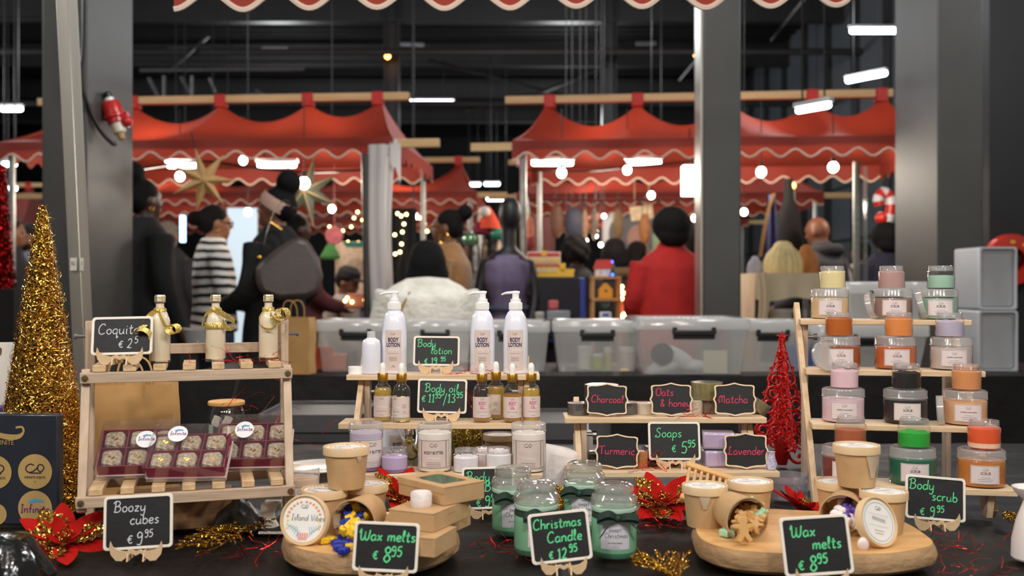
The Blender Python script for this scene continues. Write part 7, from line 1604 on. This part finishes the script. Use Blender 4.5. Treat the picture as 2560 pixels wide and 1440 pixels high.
sw = spline([(-.06, .178, 0), (-.035, .163, 0), (-.005, .16, 0), (.008, .168, 0), (.006, .178, 0), (-.006, .177, 0)], 6); q = MB(); ws = [.004 + .006 * sin(pi * min(1, i / 18)) for i in range(len(sw))]
vs = []
for i, p in enumerate(sw):
    tg = (sw[min(i + 1, len(sw) - 1)] - sw[max(i - 1, 0)]).normalized(); nn = Vector((-tg.y, tg.x, 0)) * ws[i] * .5; vs += [f((p - nn).x, (p - nn).y), f((p + nn).x, (p + nn).y)]
b.add(vs, [(2 * i, 2 * i + 1, 2 * i + 3, 2 * i + 2) for i in range(len(sw) - 1)], 0); typ(b, 'INFINITE', f, -.03, .146, .0125, 0, .85)
b.obj('gold_print', [m_gold2, mat('dark violet ink', (60, 44, 60), .5, var=.1), m_viol, m_teal], t, fixn=False)
simple('clear_dome', 'clear round plastic disc leaning at the wrapped gift corner', 'disc', clear('clear acrylic', (235, 240, 245), .05, .03, .1), P(126, 1.73, ZT + .022), lambda b: b.push(RX(pi / 2 - .15)).lathe([(0, -.001), (.021, -.001), (.022, 0), (.021, .001), (0, .001)], 32).pop())
t = thing('glass_can', 'glass drinking can with a bamboo lid and straw behind the slatted rack', 'glass', P(566, 2.42, ZT))
MB().lathe([(0, .001), (.034, .001), (.0425, .008), (.0435, .02), (.0435, .12), (.041, .134), (.037, .141), (.037, .147)], 40).obj('body', m_glassy, t); MB().lathe([(0, .147), (.043, .147), (.0435, .149), (.0435, .154), (.042, .156), (0, .156)], 40).obj('lid', mat('bamboo lid', (222, 172, 104), .5, var=.1, vs=10), t)
b = MB(); b.tube([(.012, 0, .06), (.016, 0, .16), (.03, 0, .212)], .004, 12); b.obj('straw', m_glassy, t)
b = MB(); f = cyl(.0438, .0)
for a0, s in ((-.013, 1), (.014, .9)): b.add([f(a0 + .0125 * s * cos(i * pi / 10) + .003 * sin(3 * i * pi / 10), .112 + .014 * s * sin(i * pi / 10)) for i in range(20)], [tuple(range(20))])
b.obj('printed_shape', mat('milky print', (196, 192, 184), .6, var=.05), t, fixn=False); b = MB(); patch(b, f, -.04, -.022, .075, .102, 0, 8); b.obj('sticker', mat('pale green sticker', (160, 180, 160), .6, var=.2, vs=80), t, fixn=False)
simple('wood_box', 'low brown wooden box under the front of the slatted rack', 'box', wood('brown box', (150, 112, 76), (116, 82, 54), 'x'), P(432, 1.76, ZT + .001), lambda b: b.box(.2, .1, .058, (0, .05, .029)), rz=.28, bevel=.002)
simple('dark_sheet', 'crumpled dark plastic sheet under the slatted rack', 'sheet', mat('dark glossy film', (44, 44, 40), .3, var=.2, bump=.4, bs=20), P(610, 1.72, ZT + .001), lambda b: b.grid(lambda u, v: (-.06 + .12 * u, .02 + .12 * v, .045 * sin(pi * v) * (.6 + .4 * sin(u * 7)) + .006 * noise.noise(Vector((u * 8, v * 8, 1))) + .004), 20, 16))
t = thing('display_bracket', 'white wooden S shaped bracket standing at the right foot of the slatted rack', 'bracket', P(681, 1.755, ZT)); b = MB(); b.push(RX(pi / 2))
o = [(-.018, 0), (.028, 0), (.028, .008), (.016, .010), (.006, .02), (.003, .034), (.007, .045), (.016, .052), (.016, .056), (-.012, .056), (-.019, .048), (-.02, .036), (-.013, .024), (-.013, .014), (-.018, .010)]
b.prism(o, -.006, .006); b.pop(); b.obj('panel', mat('white wood', (222, 214, 206), .5, var=.05), t, bevel=.0008); MB().box(.05, .03, .004, (.004, 0, .002)).obj('base', m_card, t)
simple('black_foil_bag', 'crumpled glossy black bag in the bottom corner before the poinsettia', 'bag', mat('black foil', (16, 17, 20), .16, .2, var=.2, bump=.6, bs=16, coat=.4), P(18, 1.44, ZT + .001), lambda b: b.lathe([(0, .075), (.03, .07), (.05, .045), (.062, .015), (.06, 0), (0, 0)], 40, wob=lambda a, z: 1 + .14 * noise.noise(Vector((cos(a) * 2.2, sin(a) * 2.2, z * 30)))))
t = thing('oil_burner', 'white ceramic oil burner cut off by the right edge of the photo', 'oil burner', P(2584, 1.58, ZT)); m_cer = mat('white glazed ceramic', (232, 224, 220), .25, var=.02, coat=.3)
MB().lathe([(0, 0), (.031, 0), (.033, .003), (.032, .03), (.026, .06), (.017, .085), (.014, .094), (0, .095)], 40).obj('body', m_cer, t); MB().lathe([(0, .093), (.016, .094), (.028, .106), (.032, .114), (.0305, .114), (.026, .108), (0, .1)], 40).obj('bowl', m_cer, t)
for px, py, n, s in ((1968, 1242, 3, 'stack of clear jar lids behind the right poinsettia'), (2030, 1216, 1, 'single clear jar lid between the lid stack and the kraft tubs')):
    d = (CAMZ - ZT) * F / (py + 4 - 720)
    for i in range(n): lid_disc('clear plastic jar lid, %s of the stack behind the poinsettia' % ['bottom one', 'middle one', 'top one'][i] if n > 1 else 'single clear jar lid between the lid stack and the kraft tubs', P(px, d, ZT + .001 + i * .0165), (0, 0, 0), .041, .016, clear('clear lid plastic', (245, 245, 250), .16, .06, .08, 1.45))
# behind the lotion rack
simple('gold_gift_bag', 'gold glitter gift bag under the middle shelf behind the white jars', 'gift bag', glitter('gold cloth', (214, 186, 96), .35, 500, .8, (150, 124, 60)), P(1168, 2.24, ZT + .001), lambda b: b.box(.068, .04, .122, (0, 0, .061)), bevel=.004)
MB().tube(spline([at(998, 1075, 2.24), at(1008, 1098, 2.24), at(1035, 1116, 2.22), at(1042, 1090, 2.26), at(1040, 1072, 2.28)], 6), .0022, 6).obj('white_cable', m_white, label='white cable looped behind the lavender jar under the rack', cat='cable')
tub('kraft tub lying low behind the white jars under the rack', 1250, 2.2, ZT + .04, 'plain', '')
simple('carton_riser', 'low carton under the kraft tub behind the white jars', 'carton', m_kraft, P(1250, 2.2, ZT + .0005), lambda b: b.box(.08, .08, .0385, (0, 0, .0195)))
t = thing('paper_napkins', 'folded white napkins with pink flowers between the two racks', 'napkins', P(1386, 2.06, ZT), .0, rot=(0, .0, .25)); MB().box(.085, .07, .10, (0, 0, .052), rot=(0, .22, 0)).obj('stack', mat('white tissue', (232, 226, 224), .9, var=.03, bump=.2, bs=60), t, bevel=.014)
b = MB()
for (x, z) in ((.03, .05), (.022, .035), (.034, .036)):
    for k in range(5): b.ball((x + .004 * cos(k * 1.256), -.0352, z + .004 * sin(k * 1.256)), (.003, .0008, .003), 8, 6)
b.obj('flower_print', mat('pink flower print', (176, 70, 96), .7, var=.1), t)
simple('plate', 'white plate with a gold rim behind the peach butter jar', 'plate', mat('glazed white', (232, 226, 214), .2, var=.02, coat=.4), P(800, 2.2, ZT + .001), lambda b: b.lathe([(0, .028), (.05, .028), (.085, .035), (.085, .037), (.05, .032), (0, .031)], 48)); simple('plate_stand', 'white cake stand foot under the gold rimmed plate', 'stand', m_cer, P(800, 2.2, ZT), lambda b: b.lathe([(0, 0), (.04, 0), (.03, .01), (.03, .02), (.04, .0275), (0, .0275)], 32))
simple('violet_card', 'violet leaflet with a white panel behind the left kraft tub', 'leaflet', mat('violet leaflet', (120, 90, 160), .4, var=.3, vs=9), P(812, 2.0, ZT + .001), lambda b: b.box(.06, .003, .03, (0, 0, .016)))
simple('purple_carton', 'small purple carton at the left edge below the white bag', 'carton', mat('purple card', (72, 50, 130), .5, var=.15), P(-4, 2.05, ZT + .17), lambda b: b.box(.03, .04, .034), bevel=.002); simple('carton_pile', 'brown carton under the small purple carton', 'carton', m_kraft, P(-14, 2.05, ZT), lambda b: b.box(.05, .05, .152, (0, 0, .076)))

# ================================================================ Christmas greenery and glitter
def petal_shape(L, W, droop, n=8, jag=0.0, curl=.25):
    def f(u, v):
        s = v; w = W * (sin(pi * min(1, s * .96 + .02)) ** .75) * (1 - .25 * s); k = (u - .5) * 2
        if jag: w *= 1 + jag * (.5 + .5 * sin(s * 34)) * abs(k)
        return (k * w * .5, s * L, droop * s * s * L + curl * abs(k) ** 1.5 * w * .35 + .02 * L * sin(7 * s))
    return f
pet = MB().grid(petal_shape(.062, .036, -.12), 8, 10).mesh('petal', m_redpetal); pets = MB().grid(petal_shape(.036, .024, .1), 8, 8).mesh('petal_small', m_redpetal); gl = MB().grid(petal_shape(.058, .034, -.1, jag=.5, curl=.4), 14, 26).mesh('gold_leaf', m_goldfoil)
def poinsettia(label, p, k=1.0, rot=(0, 0, 0), n=6, lift=.012):
    t = thing('poinsettia', label, 'flower', p, 0, 'poinsettia decorations', rot=rot); t.scale = (k, k, k)
    def leafo(me, nm, a, el, z, s=1.0):
        o = bpy.data.objects.new(nm, me); COL.objects.link(o); o.parent = t; o.location = (.006 * -sin(a), .006 * cos(a), z); o.rotation_euler = (el, 0, a); o.scale = (s, s, s)
    for i in range(n): leafo(pet, 'petal', i * 2 * pi / n + .2, .32 + .15 * (i % 2), lift + .002, 1.08)
    for i in range(4): leafo(pets, 'petal', i * pi / 2 + .6, .75, lift + .006, 1)
    for i in range(4): leafo(gl, 'gold_leaf', (i * 4 % 6 // 1 + i // 3) * pi / 3 + .72, .42, lift + .004, 1.02)
    b = MB()
    for i in range(9): a = i * 2.4; r = .002 * sqrt(i); q = Vector((r * 2 * cos(a), r * 2 * sin(a), lift + .022)); b.tube([(q.x * .4, q.y * .4, lift), tuple(q)], .0008, 5); b.ball(q, .0026, 8, 6)
    b.obj('stamen', m_goldfoil, t); MB().tube([(0, 0, lift), (.0, .0, lift - .012)], .003, 6).obj('stem', m_goldfoil, t)
def tp(px, py): d = (CAMZ - ZT) * F / (py - 720); return P(px, d, ZT + .001)
poinsettia('red and gold poinsettia in the bottom corner below the gold cone', tp(160, 1375), 1.08, (.55, .1, .3))
poinsettia('red and gold poinsettia between the left tubs and the kraft boxes', tp(985, 1272), 1.0, (.6, 0, .8), lift=.03)
poinsettia('red and gold poinsettia below the soap rack, right of the candles', tp(1652, 1288), 1.1, (.5, 0, .1), lift=.02)
poinsettia('red and gold poinsettia in the middle of the long slab tubs', tp(1990, 1298), 1.0, (.45, .1, 1.2), lift=.014)
def sprig(label, p, ang, L, spread, seed, el=.06, n=9, cat='glitter sprig'):
    r = random.Random(seed); b = MB(); D = Vector((cos(ang), sin(ang), el)).normalized(); S = Vector((-sin(ang), cos(ang), 0)); main = [D * (L * i / 8) + Vector((0, 0, .004 + .006 * sin(i * .8))) for i in range(9)]
    b.tube([D * -.03 + Vector((0, 0, .004))] + main, [.0012] + [.0022 - .00012 * i for i in range(9)], 6)
    for i in range(n):
        for s in (-1, 1):
            q = .06 + .9 * i / n; base = D * (L * q) + Vector((0, 0, .006)); l = spread * (1 - .55 * q) * r.uniform(.75, 1.15); dr = (D * r.uniform(.75, 1.0) + S * s * r.uniform(.65, .95) + Vector((0, 0, r.uniform(-.02, .3)))).normalized()
            pts = spline([base, base + dr * l * .5 + Vector((0, 0, .005)), base + dr * l + D * l * .15], 3); b.tube(pts, [.0018] * 3 + [.0016] * (len(pts) - 4) + [.001], 5)
            for k in range(3):
                bb = pts[1 + k * (len(pts) - 2) // 3]; d2 = (dr + S * r.uniform(-.8, .8) + D * .4 + Vector((0, 0, r.uniform(-.1, .5)))).normalized(); ll = l * r.uniform(.3, .5); b.tube([bb, bb + d2 * ll * .6, bb + d2 * ll], [.0015, .0013, .0008], 5)
                b.tube([bb + d2 * ll * .5, bb + d2 * ll * .5 + (d2 + S * .7 * s).normalized() * ll * .45], [.0012, .0007], 5)
    return b.obj('glitter_sprig', glitter('gold sprig glitter', (226, 180, 70), .22, 600, 1.3, (140, 96, 26)), loc=p, label=label, cat=cat, group='gold glitter sprigs')
sprig('gold glitter coral sprig on the cloth below the slatted rack', tp(648, 1318), -1.70, .25, .095, 4)
sprig('gold glitter coral sprig cut by the lower edge, left of the long slab', tp(1700, 1462), 1.9, .085, .075, 9, n=8)
sprig('small gold glitter sprig standing between the candle jars', tp(1398, 1288) , 1.4, .05, .03, 12, el=1.2, n=6)
sprig('tip of a gold glitter sprig beside the white oil burner', tp(2560, 1308), pi * .95, .03, .03, 15, n=5)
# red glitter scroll tree
t = thing('glitter_tree', 'red glitter scrollwork tree with a star between the soap and scrub racks', 'tree ornament', P(1955, 2.42, ZT))
r5 = random.Random(21); H = .315
def hw(z): return max(.004, .075 * (1 - ((z - .05) / (H - .06))) ** .85) if z < H - .01 else .004
for ang in (0.0, pi / 2):
    b = MB(); b.push(RZ(ang + .15)); z = .055; row = 0
    while z < H - .02:
        w = hw(z); k = max(1, int(round(w * 2 / .036)))
        for i in range(k):
            x = (i + .5) / k * 2 * w - w; r = min(.0215, w * .85 + .003); s = 1 if (i + row) % 2 else -1; tn = 1.6; a0 = r5.uniform(0, 6.28)
            pts = [(x + s * r * (1 - .72 * j / 22) * cos(a0 + 2 * pi * tn * j / 22), 0, z + r * (1 - .72 * j / 22) * sin(a0 + 2 * pi * tn * j / 22)) for j in range(23)]; b.tube(pts, [.0027] * 18 + [.0024, .0022, .0022, .0028, .0036], 6, flat=1.0)
        if ang == 0 or True:
            for s in (-1, 1):
                c = (s * (w + .002), z); b.push(T(c[0], 0, c[1]) @ RX(pi / 2)).prism([(.007 * (1 if q % 2 == 0 else .45) * cos(q * pi / 5 + pi / 2), .007 * (1 if q % 2 == 0 else .45) * sin(q * pi / 5 + pi / 2)) for q in range(10)], -.0015, .0015).pop() if row % 2 == 0 else None
        z += .03; row += 1
    for s in (-1, 1): b.tube(spline([(s * hw(q) * .96, 0, q) for q in [.05 + .26 * j / 10 for j in range(11)]], 2), .0018, 6)
    b.tube([(0, 0, .03), (0, 0, H - .01)], .002, 6); b.pop(); b.obj('scrollwork', m_redgl, t)
MB().push(T(0, 0, H - .004) @ RX(pi / 2)).prism([(.016 * (1 if q % 2 == 0 else .42) * cos(q * pi / 5 + pi / 2), .016 * (1 if q % 2 == 0 else .42) * sin(q * pi / 5 + pi / 2)) for q in range(10)], -.002, .002).pop().obj('star', m_redgl, t)
MB().lathe([(0, .07), (.016, .068), (.019, .05), (.016, .02), (.012, .001), (0, .0)], 24).obj('trunk', mat('red lacquer', (150, 14, 14), .2, .4, var=.1, coat=.5), t)
for s in (-1, 1):
    b = MB(); b.tube(spline([(s * .012, 0, .05), (s * .018, 0, .02), (s * .034, 0, .006), (s * .05, 0, .008), (s * .052, 0, .02), (s * .043, 0, .024), (s * .041, 0, .016)], 6), .0042, 8); b.obj('foot', m_redgl, t)
# red angel hair, one loose tuft at a time
m_hair = mat('red angel hair', (214, 26, 20), .2, .75, var=.3, vs=200)
def tuft(label, c, sx, sy, sz, n, seed, L=.05):
    r = random.Random(seed); b = MB()
    for i in range(n):
        p = Vector((r.gauss(0, sx), r.gauss(0, sy), abs(r.gauss(0, sz)) + .001)); dr = Vector((r.gauss(0, 1), r.gauss(0, .8), r.gauss(0, .35 if sz < .02 else 1))).normalized(); pts = [p]; l = r.uniform(.4, 1.2) * L / 5
        for k in range(5): dr = (dr + Vector((r.gauss(0, .35), r.gauss(0, .35), r.gauss(0, .3)))).normalized(); q = pts[-1] + dr * l; q.z = max(.0008, q.z); pts.append(q)
        w = r.uniform(.0003, .0007); sd = Vector((r.gauss(0, 1), r.gauss(0, 1), r.gauss(0, 1))); b.ribbon(pts, w * 2, sd)
    return b.obj('angel_hair', m_hair, loc=c, label=label, cat='tinsel', kind='stuff', fixn=False)
tuft('red angel hair on the cloth between the gold sprig and the round slab', tp(655, 1385), .03, .03, .004, 34, 1)
tuft('red angel hair around the front candle jars', tp(1270, 1385), .03, .025, .006, 46, 2)
tuft('red angel hair under the poinsettia below the soap rack', tp(1665, 1322), .035, .02, .008, 60, 3)
tuft('red angel hair on the cloth below the scrub chalkboard', tp(2385, 1370), .04, .025, .003, 40, 4)
tuft('red angel hair wound about the right post of the slatted rack', P(672, 1.9, ZT + .12), .035, .01, .07, 46, 5, .06)
tuft('red angel hair in front of the pump bottles on the top shelf', on(LOT, 2, 1188, .2), .02, .006, .006, 40, 6, .045)
tuft('red angel hair hanging between the oil chalkboard and pink lettered oils', on(LOT, 1, 1186, .7), .006, .004, .04, 22, 7, .05)
tuft('red angel hair on the upper soap shelf by the olive stack', on(SOA, 1, 1745, .15), .02, .005, .006, 26, 8, .045)
tuft('red angel hair between the turmeric soap and the soaps chalkboard', on(SOA, 0, 1620, .2), .018, .006, .008, 26, 9, .05)
tuft('red angel hair over the slatted rack near the last cream bottle', on(SLT, 1, 600, .07), .04, .02, .006, 30, 10, .05)
tuft('red angel hair on the cloth beside the long slab end', tp(2440, 1425), .04, .02, .003, 26, 11)
simple('wood_lath', 'thin pale wood lath lying under the poinsettia right of the candles', 'lath', pine_x, tp(1640, 1290), lambda b: b.box(.16, .02, .014, (0, 0, .007)), rz=.12, bevel=.001)
simple('wood_lath', 'thin pale wood lath end between the kraft boxes and left tubs', 'lath', pine_x, tp(975, 1300), lambda b: b.box(.08, .02, .012, (0, 0, .006)), rz=-.1, bevel=.001)
